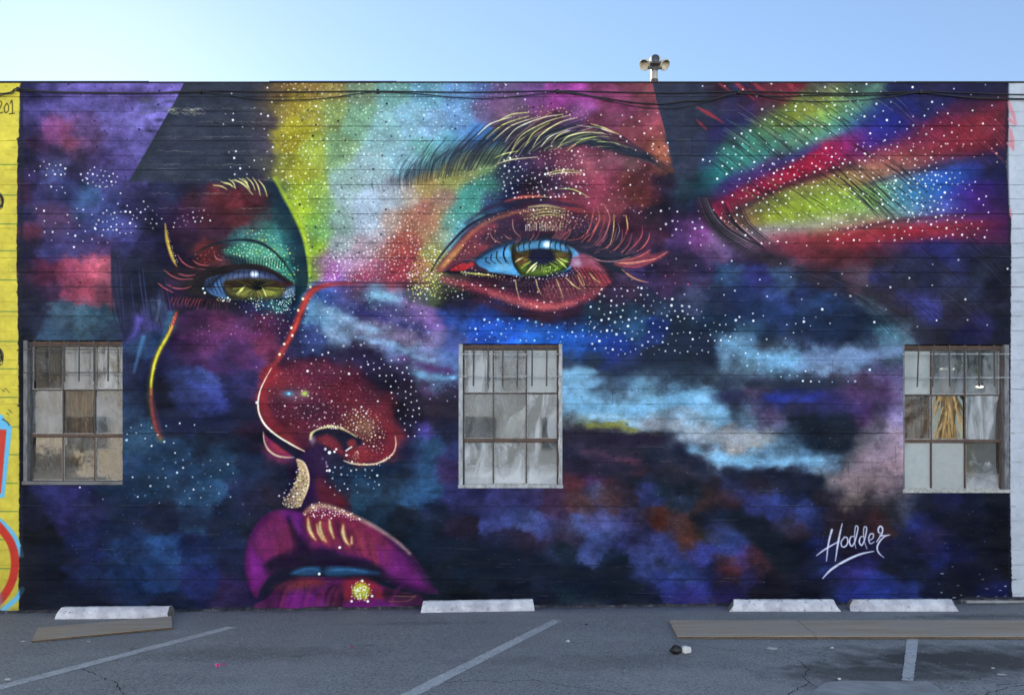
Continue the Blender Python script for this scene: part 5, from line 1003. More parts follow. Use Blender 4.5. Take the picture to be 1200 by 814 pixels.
MW = wall_material()
M_conc = simple('bare_concrete', (.36, .36, .35), (.20, .20, .20), 6., .9)
M_core = simple('inner_wall', (.20, .20, .20), (.12, .12, .12), 3., .9)
M_black = simple('black_roof_edge', (.025, .025, .028), (.012, .012, .012), 9., .7, bump=.5)
M_cable = simple('black_cable_sheath', (.02, .02, .022), (.012, .012, .012), 20., .55)
M_rust = simple('rusty_brown_steel', (.14, .085, .06), (.07, .05, .045), 24., .75, bump=.5)
M_steel = simple('weathered_dark_steel', (.10, .085, .078), (.05, .045, .045), 22., .65, bump=.4)
M_jamb = simple('weathered_grey_paint', (.50, .51, .52), (.22, .225, .235), 14., .8, bump=.5, stretch=(1, 1, .4))
M_jambd = simple('black_painted_jamb', (.03, .03, .034), (.016, .016, .02), 12., .7)
M_jambg = simple('dirty_dark_grey_paint', (.24, .24, .245), (.09, .09, .095), 14., .85, bump=.5, stretch=(1, 1, .4))
M_putty = simple('old_white_putty', (.50, .50, .48), (.24, .235, .22), 30., .9, bump=.6)

# ================================================================ the lot
def asphalt():
    m = N('worn_asphalt')
    big = m.noise(.55, 5, .6); mid = m.noise(3.5, 5, .65); fine = m.noise(48., 5, .8); agg = m.n('ShaderNodeTexVoronoi'); agg.inputs['Scale'].default_value = 60.
    m.l(m.n('ShaderNodeNewGeometry').outputs['Position'], agg.inputs['Vector'])
    c = m.ramp(big, [(.3, (.22, .222, .226)), (.7, (.31, .312, .316))])
    c = m.mix(m.ramp(mid, [(.35, .45), (.62, 0.)]), c, (.155, .156, .158))
    c = m.mix(m.ramp(fine, [(.46, 0.), (.62, .62)]), c, (.50, .50, .495))
    c = m.mix(m.ramp(m.noise(42., 4, .75), [(.38, .85), (.48, 0.)]), c, (.07, .07, .07))
    c = m.mix(m.ramp(m.noise(.9, 5, .7, stretch=(.35, 1, 1)), [(.50, 0.), (.70, .35)]), c, (.38, .382, .386))
    c = m.mix(m.ramp(m.noise(2.1, 3, .6), [(.66, 0.), (.72, .5)]), c, (.09, .09, .09))
    c = m.mix(m.ramp(m.noise(38., 2, .5), [(.70, 0.), (.74, .55)]), c, (.42, .42, .41))
    # oil stains by the right-hand boards
    g = m.n('ShaderNodeNewGeometry').outputs['Position']
    for (sx, sy, rx, ry, a) in STAINS:
        mp = m.n('ShaderNodeMapping'); mp.inputs['Location'].default_value = (-sx/rx, -sy/ry, 0); mp.inputs['Scale'].default_value = (1/rx, 1/ry, 0); m.l(g, mp.inputs[0])
        ln = m.n('ShaderNodeVectorMath', operation='LENGTH'); m.l(mp.outputs[0], ln.inputs[0])
        d = m.math('ADD', ln.outputs['Value'], m.math('MULTIPLY', m.math('SUBTRACT', mid, .5), 1.6))
        c = m.mix(m.math('MULTIPLY', m.ramp(d, [(.35, 1.), (1., 0.)]), a), c, (.06, .06, .061))
    # dirt and contact shade painted in along the wall, violet overspray before it
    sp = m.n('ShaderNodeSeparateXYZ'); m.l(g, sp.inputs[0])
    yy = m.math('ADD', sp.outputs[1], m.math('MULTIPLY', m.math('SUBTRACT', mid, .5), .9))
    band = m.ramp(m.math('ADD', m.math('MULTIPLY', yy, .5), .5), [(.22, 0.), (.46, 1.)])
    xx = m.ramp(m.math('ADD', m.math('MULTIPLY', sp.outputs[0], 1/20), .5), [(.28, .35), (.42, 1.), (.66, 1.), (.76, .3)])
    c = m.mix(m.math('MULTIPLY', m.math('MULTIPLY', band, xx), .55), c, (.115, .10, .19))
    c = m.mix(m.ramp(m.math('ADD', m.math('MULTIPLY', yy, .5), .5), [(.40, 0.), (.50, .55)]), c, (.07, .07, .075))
    b = m.bump(fine, .6, .006); b = m.bump(agg.outputs['Distance'], .4, .004, b); b = m.bump(mid, .5, .02, b)
    m.bsdf(c, m.ramp(mid, [(.3, .72), (.7, .95)]), 0, .3, b)
    return m.m
p1 = gp(1130, 772); p2 = gp(1030, 790); p3 = gp(1150, 722); p4 = gp(1010, 733)
STAINS = ((p1.x, p1.y, 1.7, .8, .95), (p2.x, p2.y, 1.2, .6, .75), (gp(300, 765).x, gp(300, 765).y, 1.6, .5, .3), (gp(700, 775).x, gp(700, 775).y, 1.8, .5, .28), (p3.x, p3.y, 1.2, .25, .5), (p4.x, p4.y, .9, .2, .45), (gp(480, 730).x, gp(480, 730).y, 1.2, .2, .3))
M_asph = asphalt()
bm = bmesh.new()
R = 400.
xs = [-R, -60, -25, -12, -6, 0, 6, 12, 25, 60, R]; ys = [-R, -60, -30, -14, -8, -4, -2, 0, 4, 30, R]
gv = [[bm.verts.new((x, y, gz(max(-25, min(25, x))))) for x in xs] for y in ys]
for j in range(len(ys)-1):
    for i in range(len(xs)-1): bm.faces.new((gv[j][i], gv[j][i+1], gv[j+1][i+1], gv[j+1][i]))
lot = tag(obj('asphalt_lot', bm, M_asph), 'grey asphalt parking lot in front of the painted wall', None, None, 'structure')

def paint_line_mat():
    m = N('worn_white_line_paint')
    w = m.noise(26., 5, .7); s_ = m.noise(4., 4, .6)
    f = m.math('ADD', m.math('MULTIPLY', w, .75), m.math('MULTIPLY', s_, .35))
    c = m.ramp(f, [(.42, (.24, .24, .24)), (.50, (.44, .442, .445)), (.70, (.64, .645, .65))])
    m.bsdf(c, .85, 0, .3, m.bump(m.noise(90., 3, .7), .5, .004)); return m.m
M_line = paint_line_mat()
def sheet(name, pxs, up, mat, parent=None, sub=10):
    bm = bmesh.new(); q = [gp(x, y, up) for x, y in pxs]
    rng = random.Random(len(pxs)+int(pxs[0][0]))
    if len(q) == 4:
        L = []; Rr = []
        for k in range(sub+1):
            t = k/sub
            a = q[0].lerp(q[3], t); b = q[1].lerp(q[2], t); d = (b-a).normalized()
            L.append(bm.verts.new(a+d*rng.uniform(-.004, .005))); Rr.append(bm.verts.new(b+d*rng.uniform(-.005, .004)))
        for k in range(sub): bm.faces.new((L[k], Rr[k], Rr[k+1], L[k+1]))
    else: bm.faces.new([bm.verts.new(v) for v in q])
    return obj(name, bm, mat, parent)
for pts_, lab in (([(266, 734), (277, 735), (-70, 826.5), (-70, 820)], 'faded white parking line reaching the lower left corner'),
                  ([(648.5, 725.5), (658.5, 727), (452, 834), (428, 834)], 'faded white parking line in front of the middle wheel stop'),
                  ([(1063.5, 744), (1077, 744), (1070.5, 797.6), (1056.6, 797)], 'short stained white parking line below the right boards')):
    tag(sheet('parking_line', pts_, .004, M_line, None, 70), lab, None, None, 'structure')
M_patch = simple('pale_concrete_patch', (.37, .375, .38), (.24, .24, .245), 4., .9)
bm = bmesh.new()
pt = [(967, 800), (985, 797.5), (1030, 798.5), (1086, 798.2), (1096, 803), (1110, 814), (1135, 832), (930, 832), (950, 812)]
bm.faces.new([bm.verts.new(gp(x, y, .006)) for x, y in pt])
tag(obj('concrete_patch', bm, M_patch), 'pale cement patch in the asphalt at the lower right', None, None, 'structure')

M_crack = simple('dark_crack', (.012, .012, .012), (.008, .008, .008), 30., 1.)
def crack(pxs, w, seed):
    rng = random.Random(seed); P = [gp(x, y, .003) for x, y in pxs]; q = []
    for a, b in zip(P[:-1], P[1:]):
        n = max(3, int((b-a).length/.05))
        for k in range(n): q.append(a.lerp(b, k/n)+Vector((rng.uniform(-.012, .012), rng.uniform(-.02, .02), 0)))
    q.append(P[-1]); bm = bmesh.new(); prev = None
    for i, p in enumerate(q):
        d = (q[min(i+1, len(q)-1)]-q[max(i-1, 0)]).normalized(); nrm = Vector((-d.y, d.x, 0))*w*rng.uniform(.3, 1.)
        cur = (bm.verts.new(p+nrm), bm.verts.new(p-nrm))
        if prev: bm.faces.new((prev[0], prev[1], cur[1], cur[0]))
        prev = cur
    obj('crack', bm, M_crack, lot)
crack([(788, 748), (798, 753), (830, 758), (870, 763), (905, 766), (937, 774), (947, 784), (941, 792), (948, 800), (925, 812), (915, 826)], .006, 1)
crack([(520, 799), (560, 797), (590, 799), (622, 796), (660, 803), (720, 811), (790, 826)], .006, 2)
crack([(96, 783), (120, 793), (137, 801), (143, 812), (138, 826)], .006, 3)
crack([(1130, 826), (1160, 811), (1185, 804), (1240, 801)], .008, 4)
crack([(1168, 803), (1190, 801), (1240, 797)], .010, 5)
crack([(948, 800), (975, 812), (985, 826)], .005, 6)
crack([(1095, 720), (1115, 722), (1140, 727)], .006, 7)

# ================================================================ the painted wall
WX0, WX1 = -14.0, 14.0
TOPZ = wz_(96.5)
bld = tag(empty('mural_building', (0, .15, 0)), 'board marked concrete wall painted with a huge glowing face', 'building')
WIN = [(27, 143.5, 398.5, 567.5), (537.5, 659, 402.5, 571.5), (1058.5, 1183, 403.5, 577)]
HOLES = [(wx_(a), wx_(b), wz_(d), wz_(c)) for a, b, c, d in WIN]
# core slab with the three openings
bm = bmesh.new()
cx = sorted({WX0, WX1} | {h[0] for h in HOLES} | {h[1] for h in HOLES}); cz = sorted({-1., TOPZ-.006} | {h[2] for h in HOLES} | {h[3] for h in HOLES})
solid = {}
for i in range(len(cx)-1):
    for j in range(len(cz)-1):
        mx, mz = (cx[i]+cx[i+1])/2, (cz[j]+cz[j+1])/2
        solid[i, j] = not any(h[0] < mx < h[1] and h[2] < mz < h[3] for h in HOLES)
vv = {}
def V(i, j, k):
    if (i, j, k) not in vv: vv[i, j, k] = bm.verts.new((cx[i], (.016, .30)[k], cz[j]))
    return vv[i, j, k]
for (i, j), sld in solid.items():
    if not sld: continue
    bm.faces.new((V(i, j, 0), V(i+1, j, 0), V(i+1, j+1, 0), V(i, j+1, 0))); bm.faces.new((V(i, j, 1), V(i, j+1, 1), V(i+1, j+1, 1), V(i+1, j, 1)))
    for di, dj, a, b in ((-1, 0, (i, j), (i, j+1)), (1, 0, (i+1, j+1), (i+1, j)), (0, -1, (i+1, j), (i, j)), (0, 1, (i, j+1), (i+1, j+1))):
        if not solid.get((i+di, j+dj), False): bm.faces.new((V(*a, 0), V(*b, 0), V(*b, 1), V(*a, 1)))
kid('wall_core', bm, MW, bld)

# the board marks left by the formwork: one piece for each board
rng = random.Random(5)
nr = np.random.RandomState(8)
def board(x0, x1, z0, z1, off, seed):
    r = random.Random(seed); bm = bmesh.new()
    n = max(2, min(14, int((x1-x0)/.3)+1)); rows = 3
    def gap(): return .0006+(.0050 if r.random() < .24 else .0012)*r.random()
    gb, gt = gap(), gap()
    F = []
    for j in range(rows+1):
        row = []
        for i in range(n+1):
            x = x0+(x1-x0)*i/n; z = z0+(z1-z0)*j/rows
            y = -off+r.uniform(-.0012, .0012)
            if j == 0: z += gb+(.002 if gb > .0013 else .0004)*r.random()
            if j == rows: z -= gt+(.002 if gt > .0013 else .0004)*r.random()
            if i == 0: x += .0006
            if i == n: x -= .0006
            row.append(bm.verts.new((x, y, z)))
        F.append(row)
    for j in range(rows):
        for i in range(n): bm.faces.new((F[j][i], F[j][i+1], F[j+1][i+1], F[j+1][i]))
    rim = F[0]+[F[j][n] for j in range(1, rows+1)]+F[rows][-2::-1]+[F[j][0] for j in range(rows-1, 0, -1)]
    back = []
    for v in rim:
        bx = v.co.x; bz = v.co.z
        back.append(bm.verts.new((bx, .022, bz)))
    m = len(rim)
    for k in range(m): bm.faces.new((rim[k], back[k], back[(k+1) % m], rim[(k+1) % m]))
    o = kid('board_mark', bm, MW, bld)
    return o
course = [96.5+17.12*k for k in range(36)]+[735.]
nb = 0
for k in range(36):
    z1, z0 = wz_(course[k]), wz_(course[k+1])
    # butt joints
    cuts = [WX0]; x = WX0+rng.uniform(1.2, 4.)
    while x < WX1-1.2: cuts.append(x); x += rng.uniform(3.0, 5.2)
    cuts.append(WX1)
    offs = rng.uniform(.0, .003)
    for a, b in zip(cuts[:-1], cuts[1:]):
        pieces = [(a, b, z0, z1)]
        for h in HOLES:
            nxt = []
            for (p, q, s0, s1) in pieces:
                if q <= h[0] or p >= h[1] or s1 <= h[2]+1e-4 or s0 >= h[3]-1e-4: nxt.append((p, q, s0, s1)); continue
                if p < h[0]: nxt.append((p, h[0], s0, s1))
                if q > h[1]: nxt.append((h[1], q, s0, s1))
                mp_, mq = max(p, h[0]), min(q, h[1])
                if s1 > h[3]: nxt.append((mp_, mq, h[3], s1))
                if s0 < h[2]: nxt.append((mp_, mq, s0, h[2]))
            pieces = nxt
        for (p, q, s0, s1) in pieces:
            if q-p < .02 or s1-s0 < .012: continue
            board(p, q, s0, s1, offs+rng.uniform(-.0008, .0008), nb); nb += 1

# roof edge: strips of black membrane, not quite level
x = WX0; k = 0
while x < WX1:
    L = min(rng.uniform(1.6, 3.2), WX1-x)
    t = .006+.014*rng.random()**2 if k % 2 else .005+.005*rng.random()
    bm = bmesh.new(); box(bm, x, x+L-.004, -.012-.006*(k % 2), .34, TOPZ-.012, TOPZ+t)
    bmesh.ops.bevel(bm, geom=list(bm.edges), offset=.004, segments=1, affect='EDGES')
    kid('roof_edge_strip', bm, M_black, bld); x += L; k += 1
kid('roof', bxm(WX0, WX1, .3, 9., TOPZ-.35, TOPZ-.10), M_core, bld)
M_room = simple('dim_plaster_room', (.42, .40, .37), (.28, .27, .25), 2., .9)
bm = bmesh.new()
box(bm, WX0, WX1, 8.8, 9., -.5, TOPZ-.36); box(bm, WX0, WX0+.2, .31, 8.79, -.5, TOPZ-.36); box(bm, WX1-.2, WX1, .31, 8.79, -.5, TOPZ-.36)
kid('room_wall', bm, M_room, bld)
kid('room_floor', bxm(WX0+.21, WX1-.21, .31, 8.79, -.4, .02), M_core, bld)
# rough footing where the paint stops
bm = bmesh.new(); n = 160; prev = None; r2 = random.Random(2)
for i in range(n+1):
    X = WX0+(WX1-WX0)*i/n; g = gz(X); h = .02+.025*r2.random(); o = .014+.016*r2.random()
    if X > wx_(1124): h = .075+.006*r2.random(); o = .075+.01*r2.random()
    cur = [bm.verts.new(c) for c in ((X, -o-.006, g-.05), (X, -o, g+h), (X, .012, g+h+.012))]
    if prev:
        for a in (0, 1): bm.faces.new((prev[a], cur[a], cur[a+1], prev[a+1]))
    prev = cur
def footing_mat():
    m = N('stained_footing'); f = m.noise(9., 6, .7)
    c = m.ramp(f, [(.38, (.02, .022, .034)), (.56, (.06, .06, .07)), (.72, (.24, .24, .24))])
    m.bsdf(c, .9, 0, .2, m.bump(m.noise(40., 4, .7), .8, .01)); return m.m
kid('footing', bm, footing_mat(), bld)

kid('ledge', bxm(wx_(1127), WX1-.01, -.115, .0, gz(7)+.012, gz(7)+.052, bevel=.008), M_conc, bld)
# ================================================================ windows
def pane_mat(name, haze_col, lo, hi, base=.0, refl=1.5, streak=(1, 1, 1), scale=6., low_haze=0., rough=.02):
    m = N(name)
    g = m.n('ShaderNodeNewGeometry').outputs['Position']
    f = m.noise(scale, 3, .5, stretch=streak, dist=.8)
    f2 = m.noise(scale*3, 2, .5, stretch=(1, 1, .3))
    f = m.math('ADD', m.math('MULTIPLY', f, .8), m.math('MULTIPLY', f2, .2))
    h = m.math('ADD', m.ramp(f, [(lo, 0.), (hi, 1.)]), base, True)
    if low_haze:
        tc = m.n('ShaderNodeTexCoord').outputs['Generated']; sp = m.n('ShaderNodeSeparateXYZ'); m.l(tc, sp.inputs[0])
        w = m.math('MULTIPLY', m.ramp(m.math('ADD', sp.outputs[2], m.math('MULTIPLY', m.math('SUBTRACT', f, .5), .9)), [(.02, 1.), (.45, 0.)]), low_haze)
        h = m.math('ADD', h, w, True)
    c = m.mix(m.noise(12., 4, .6), tuple(x*.75 for x in haze_col), haze_col)
    dif = m.n('ShaderNodeBsdfDiffuse'); m.l(c, dif.inputs[0])
    tr = m.n('ShaderNodeBsdfTransparent'); tr.inputs[0].default_value = (.86, .88, .87, 1)
    a = m.n('ShaderNodeMixShader'); m.l(h, a.inputs[0]); m.l(tr.outputs[0], a.inputs[1]); m.l(dif.outputs[0], a.inputs[2])
    gl = m.n('ShaderNodeBsdfGlossy'); gl.inputs['Roughness'].default_value = rough
    wav = m.bump(m.noise(1.1, 1, .3), .05, .02); m.l(wav, gl.inputs['Normal'])
    fr = m.n('ShaderNodeFresnel'); fr.inputs[0].default_value = refl
    b = m.n('ShaderNodeMixShader'); m.l(fr.outputs[0], b.inputs[0]); m.l(a.outputs[0], b.inputs[1]); m.l(gl.outputs[0], b.inputs[2])
    m.l(b.outputs[0], m.out.inputs[0]); return m.m
PM = {
 'haze': pane_mat('hazy_grey_glass', (.25, .27, .285), .38, .64, .12, 1.42, (1, 1, .5), 3.),
 'streak': pane_mat('streaked_glass', (.42, .44, .46), .44, .62, .14, 1.38, (1.8, 1, .4), 3.),
 'dark': pane_mat('clear_dark_glass', (.12, .125, .135), .50, .85, .12, 1.22, (1, 1, 1), 5.),
 'tan': pane_mat('dusty_tan_glass', (.17, .155, .145), .46, .86, .06, 1.28, (1.6, 1, .3)),
 'frost': pane_mat('frosted_grey_glass', (.40, .435, .435), .25, .6, .55, 1.30, (1, 1, .4), 3.),
 'dustlow': pane_mat('dust_settled_glass', (.50, .53, .56), .46, .66, .10, 1.38, (1.2, 1, .6), 3., .85),
 'lowdark': pane_mat('dark_glass_with_settled_dust', (.42, .44, .47), .56, .85, .06, 1.30, (1, 1, 1), 5., .85),
 'thin': pane_mat('thinly_dusted_glass', (.24, .25, .255), .44, .74, .06, 1.42, (1, 1, .5), 3., .3),
 'mirror': pane_mat('reflecting_glass', (.12, .11, .10), .66, .9, .02, 1.75, (1, 1, 1), 5., 0, .004),
 'warm': pane_mat('reflecting_dusty_glass', (.20, .185, .17), .44, .70, .08, 1.55, (1, 1, .6), 3., .35),
}
def window(idx, label, cols, rows, transom, kinds, bars, rods, bar_y, tilt, lj, rj, lmat, rmat, sillm):
    x0, x1, y0, y1 = WIN[idx]
    H = HOLES[idx]
    w = empty('window', (0, 0, 0)); w.parent = bld; w.location = ((H[0]+H[1])/2, -.15, H[2]); w['label'] = label
    def P(nm, bm, mat): return kid(nm, bm, mat, w)
    YF = .10                                                  # glass plane, set back in the wall
    # jambs, head, sill of the opening
    rr = random.Random(idx*7+1)
    def strip(xa, xb, za, zb, y, mat, nm):
        bm = bmesh.new(); n = 26; L = []; vert = (zb-za) > (xb-xa)
        for i in range(n+1):
            t = i/n; j = rr.uniform(-.012, .006)
            if vert: q = ((xa+j, za+(zb-za)*t), (xb, za+(zb-za)*t))
            else: q = ((xa+(xb-xa)*t, za+j*.6), (xa+(xb-xa)*t, zb))
            L.append([bm.verts.new((q[0][0], y, q[0][1])), bm.verts.new((q[1][0], y+.0, q[1][1])), bm.verts.new((q[1][0], y+.17, q[1][1])), bm.verts.new((q[0][0], y+.17, q[0][1]))])
        for i in range(n):
            for k in range(4): bm.faces.new((L[i][k], L[i+1][k], L[i+1][(k+1) % 4], L[i][(k+1) % 4]))
        bm.faces.new(L[0]); bm.faces.new(L[-1][::-1]); P(nm, bm, mat)
    fx0, fx1 = wx_(lj), wx_(rj)
    strip(H[0]-.004, fx0, H[2]+.05, H[3]-.002, .004, lmat, 'jamb')
    if rj < x1-.5: strip(fx1, H[1]+.004, H[2]+.05, H[3]-.002, .004, rmat, 'jamb')
    P('sill', bxm(H[0]-.01, H[1]+.01, -.022, .20, H[2]-.004, H[2]+.047, bevel=.006), sillm)
    P('head', bxm(fx0, fx1, .07, .20, H[3]-.055, H[3]-.001, bevel=.004), M_rust)
    za, zb = H[2]+.047, H[3]-.055
    # steel frame and glazing bars
    F = .026
    P('frame', bxm(fx0, fx0+F, .08, .135, za, zb, bevel=.004), M_rust if idx == 2 else M_steel)
    P('frame', bxm(fx1-F, fx1, .08, .135, za, zb, bevel=.004), M_rust)
    P('frame', bxm(fx0+F, fx1-F, .08, .135, zb-.022, zb, bevel=.004), M_steel)
    P('frame', bxm(fx0+F, fx1-F, .08, .135, za, za+.02, bevel=.004), M_putty if idx != 0 else M_steel)
    t0, t1 = wz_(transom[1]), wz_(transom[0])
    P('transom', bxm(fx0+.002, fx1-.002, .066, .14, t0, t1, bevel=.006), M_rust)
    zr = wz_(rows)
    for c in cols:
        for (a, b, wd) in ((t1, zb-.022, .020), (za+.02, t0, .022)):
            P('glazing_bar', bxm(wx_(c)-wd/2, wx_(c)+wd/2, .082, .132, a, b, bevel=.003), M_rust if (a < t0 and idx != 1) or idx == 2 else M_steel)
    P('glazing_bar', bxm(fx0+F, fx1-F, .086, .130, zr-.011, zr+.011, bevel=.003), M_steel)
    # panes with their putty lines
    ex = [fx0+F]+[wx_(c) for c in cols]+[fx1-F]; ez = [(zr+.011, zb-.022), (t1, zr-.011), (za+.02, t0)]
    for j in range(3):
        for i in range(3):
            a, b = ex[i]+(.011 if i else 0), ex[i+1]-(.011 if i < 2 else 0); c, d = ez[j]
            g = P('pane', bxm(a-.002, b+.002, YF+.004, YF+.010, c-.002, d+.002), PM[kinds[j][i]])
            if rr.random() < .75:
                bm = bmesh.new(); p = .007+.004*rr.random()
                box(bm, a, b, YF-.008, YF+.003, c, c+p)
                if rr.random() < .6: box(bm, a, a+p*.8, YF-.008, YF+.003, c+p, d)
                if rr.random() < .6: box(bm, b-p*.8, b, YF-.008, YF+.003, c+p, d)
                o = kid('putty', bm, M_putty, g)
                o.location = (0, 0, 0); o.parent = w; o.location = -(w.location+bld.location)
    # security bars
    for b in bars:
        bm = bmesh.new(); e = rr.uniform(-tilt, tilt)
        tube(bm, [(wx_(b)+.004, -.035, wz_(bar_y[0])), (wx_(b+e), -.035, wz_(bar_y[1]))], .011, 8); P('security_bar', bm, M_steel)
    for q in rods:
        bm = bmesh.new(); tube(bm, [(fx0-.045, -.018, wz_(q)), ((fx0+fx1)/2, -.02, wz_(q+rr.uniform(-.3, .3))), (min(fx1+.05, H[1]), -.018, wz_(q))], .0075, 8); P('cross_rod', bm, M_jamb if idx else M_steel)
    return w
window(0, 'left steel window with a dark clear pane at top left', (69.5, 107), 455.5, (507.5, 511.5),
       (('dark', 'haze', 'streak'), ('haze', 'tan', 'haze'), ('warm', 'warm', 'warm')), (42, 60, 77, 94, 111, 128), (409.5, 436.5), (399.5, 447), 1.2, 31.5, 143.4, M_jambg, M_jambg, M_core)
window(1, 'middle steel window with a white streak behind its central panes', (578, 617), 459.5, (513, 517.5),
       (('streak', 'haze', 'frost'), ('thin', 'thin', 'streak'), ('dustlow', 'dustlow', 'dustlow')), (555, 572, 589, 606.5, 623.5, 640.5), (415, 441), (404, 452.5), .5, 542, 655, M_jamb, M_jamb, M_jamb)
window(2, 'right steel window with a palm reflected in its centre pane', (1095.5, 1135.5), 461.5, (514, 518),
       (('frost', 'haze', 'haze'), ('tan', 'mirror', 'streak'), ('frost', 'frost', 'lowdark')), (1075, 1093, 1110.5, 1129, 1146, 1163), (415, 442.5), (404.5, 453.5), 1.6, 1060.5, 1178, M_jambg, M_jambg, M_putty)

# inside the building: what shows through the glass
def behind(px, py, y):
    t = y-CAM.y; return Vector(((px-600)/FPX*t, y, CAM.z+(HORIZON-py)/FPX*t))
M_curt = simple('brown_curtain', (.44, .26, .16), (.24, .14, .09), 10., .9)
def curtain(px0, px1, py0, py1, y, label):
    a, b = behind(px0, py1, y), behind(px1, py0, y)
    bm = bmesh.new(); n = 40; rows = []
    for j in range(5):
        rows.append([bm.verts.new((a.x+(b.x-a.x)*i/n, y+.035*math.sin(i*1.25+j*.2)+.02*math.sin(i*.55), a.z+(b.z-a.z)*j/4)) for i in range(n+1)])
    for j in range(4):
        for i in range(n): bm.faces.new((rows[j][i], rows[j][i+1], rows[j+1][i+1], rows[j+1][i]))
    o = obj('curtain', bm, M_curt, None, True); tag(o, label, 'curtain', 'curtains inside the building')
    md = o.modifiers.new('thick', 'SOLIDIFY'); md.thickness = .006
curtain(66, 110, 440, 560, .26, 'brown curtain hanging behind the left window')
curtain(1056, 1098, 452, 560, .26, 'brown curtain hanging behind the right window')
M_tube = N('lit_tube'); em = M_tube.n('ShaderNodeEmission'); em.inputs[0].default_value = (1, .93, .74, 1); em.inputs[1].default_value = 1.3; M_tube.l(em.outputs[0], M_tube.out.inputs[0]); M_tube = M_tube.m
M_white = simple('white_enamel', (.7, .7, .68), (.5, .5, .48), 9., .5)
for (px, py, lab) in ((1110, 431.5, 'lit ceiling lamp seen through the upper middle pane of the right window'), (1144, 452.5, 'lit ceiling lamp seen through the upper right pane of the right window')):
    c = behind(px, py, 3.2); t = tag(empty('ceiling_lamp', c), lab, 'lamp', 'ceiling lamps inside')
    bm = bmesh.new(); tube(bm, [(c.x-.13, c.y, c.z-.012), (c.x+.13, c.y, c.z-.012)], .014, 8); kid('tube', bm, M_tube, t)
    kid('reflector', bxm(c.x-.15, c.x+.15, c.y-.06, c.y+.06, c.z+.008, c.z+.035, bevel=.008), M_white, t)
    bm = bmesh.new(); tube(bm, [(c.x, c.y, c.z+.03), (c.x, c.y, TOPZ-.36)], .01, 6); kid('stem', bm, M_steel, t)
# a torn sheet of plastic leaning behind the middle window
bm = bmesh.new(); q = [behind(x, y, .19) for x, y in ((585, 514), (606, 513), (622, 478), (632, 462), (628, 458), (612, 480), (598, 488))]
a = [bm.verts.new(v+Vector((0, .015*math.sin(i*2.1), 0))) for i, v in enumerate(q)]; b = [bm.verts.new(v.co+Vector((0, .012, 0))) for v in a]
bm.faces.new(a); bm.faces.new(b[::-1])
for i in range(7): bm.faces.new((a[i], b[i], b[(i+1) % 7], a[(i+1) % 7]))
M_plast = simple('white_plastic', (.75, .76, .76), (.55, .56, .57), 6., .5)
tag(obj('plastic_sheet', bm, M_plast), 'white plastic sheet leaning behind the middle window', 'sheet')

# ================================================================ cables along the wall head
def cable(pxs, r, y, label, clips=()):
    P = [(wx_(x), y, wz_(q)) for x, q in pxs]
    S_ = spline(P, 8) if True else P
    t = tag(empty('cable', Vector(S_[0])), label, 'cable', 'black cables along the wall head')
    bm = bmesh.new(); tube(bm, [Vector(p) for p in S_], r, 7); kid('sheath', bm, M_cable, t, True)
    for (x, q) in clips:
        kid('clip', bxm(wx_(x)-.02, wx_(x)+.02, y-.018, .0, wz_(q)-.03, wz_(q)+.025, bevel=.004), M_cable, t)
cable([(-520, 108), (-120, 110), (0, 111), (22, 105), (60, 108.5), (120, 109.5), (180, 110), (235, 107.5), (300, 108.5), (360, 108.8), (432, 108), (500, 108.8), (560, 109.2), (652, 107.6), (720, 109), (790, 110), (866, 108.2), (930, 109.5), (1000, 110.5), (1078, 108.3), (1130, 110), (1200, 112), (1320, 112), (1700, 112)], .0085, -.026,
      'upper taut black cable running the whole wall head', ((22.5, 105.5), (235, 108), (443, 108), (653, 108), (866, 108.6), (1078, 108.5)))
cable([(-520, 111), (-60, 114), (10, 112), (24, 107.5), (80, 110.5), (140, 111), (200, 110.5), (236, 109), (262, 112), (300, 117.5), (335, 119), (380, 117), (430, 110), (445, 109.5), (490, 111.5), (530, 115.5), (565, 117), (600, 115), (650, 109.5)], .007, -.036, 'slack black cable sagging over the left half of the wall head')
cable([(652, 109), (680, 111), (710, 119), (745, 126), (775, 128.5), (800, 127), (830, 120), (864, 110.5), (885, 112), (915, 118), (950, 120.5), (1000, 119.5), (1040, 115), (1076, 110), (1110, 113.5), (1150, 117), (1210, 118.5), (1320, 118), (1700, 118)], .0065, -.036, 'slack black cable sagging over the right half of the wall head')
cable([(655, 109), (700, 115), (740, 121), (775, 123), (805, 119.5), (825, 119), (862, 110.5)], .010, -.030, 'short thick black cable drooping above the red brow')
cable([(862, 110), (910, 114), (960, 112.5), (1010, 113), (1078, 110), (1130, 114.5), (1185, 116.5), (1320, 117), (1700, 117)], .0075, -.026, 'second black cable above the rainbow beams')

# ================================================================ floodlight on the roof edge
fx = wx_(768); fy = .085
fl = tag(empty('floodlight', (fx, fy, TOPZ)), 'twin hooded floodlight on a short pale post above the roof edge', 'floodlight')
M_pale = simple('pale_weathered_pipe', (.52, .48, .44), (.33, .29, .26), 18., .7, stretch=(1, 1, .3))
M_slate = simple('dark_slate_lens', (.06, .075, .09), (.04, .05, .06), 9., .35)
M_cream = simple('cream_enamel', (.62, .56, .44), (.45, .40, .31), 14., .5)
bm = bmesh.new(); tube(bm, [(fx, fy, TOPZ-.1), (fx, fy, wz_(80.5))], .052, 14); kid('post', bm, M_pale, fl, True)
bm = bmesh.new(); tube(bm, [(fx, fy, TOPZ-.005), (fx, fy, wz_(90.2))], .058, 14); kid('collar', bm, M_rust, fl)
kid('junction_box', bxm(fx-.05, fx+.05, fy-.05, fy+.05, wz_(81), wz_(75), bevel=.012), M_steel, fl)
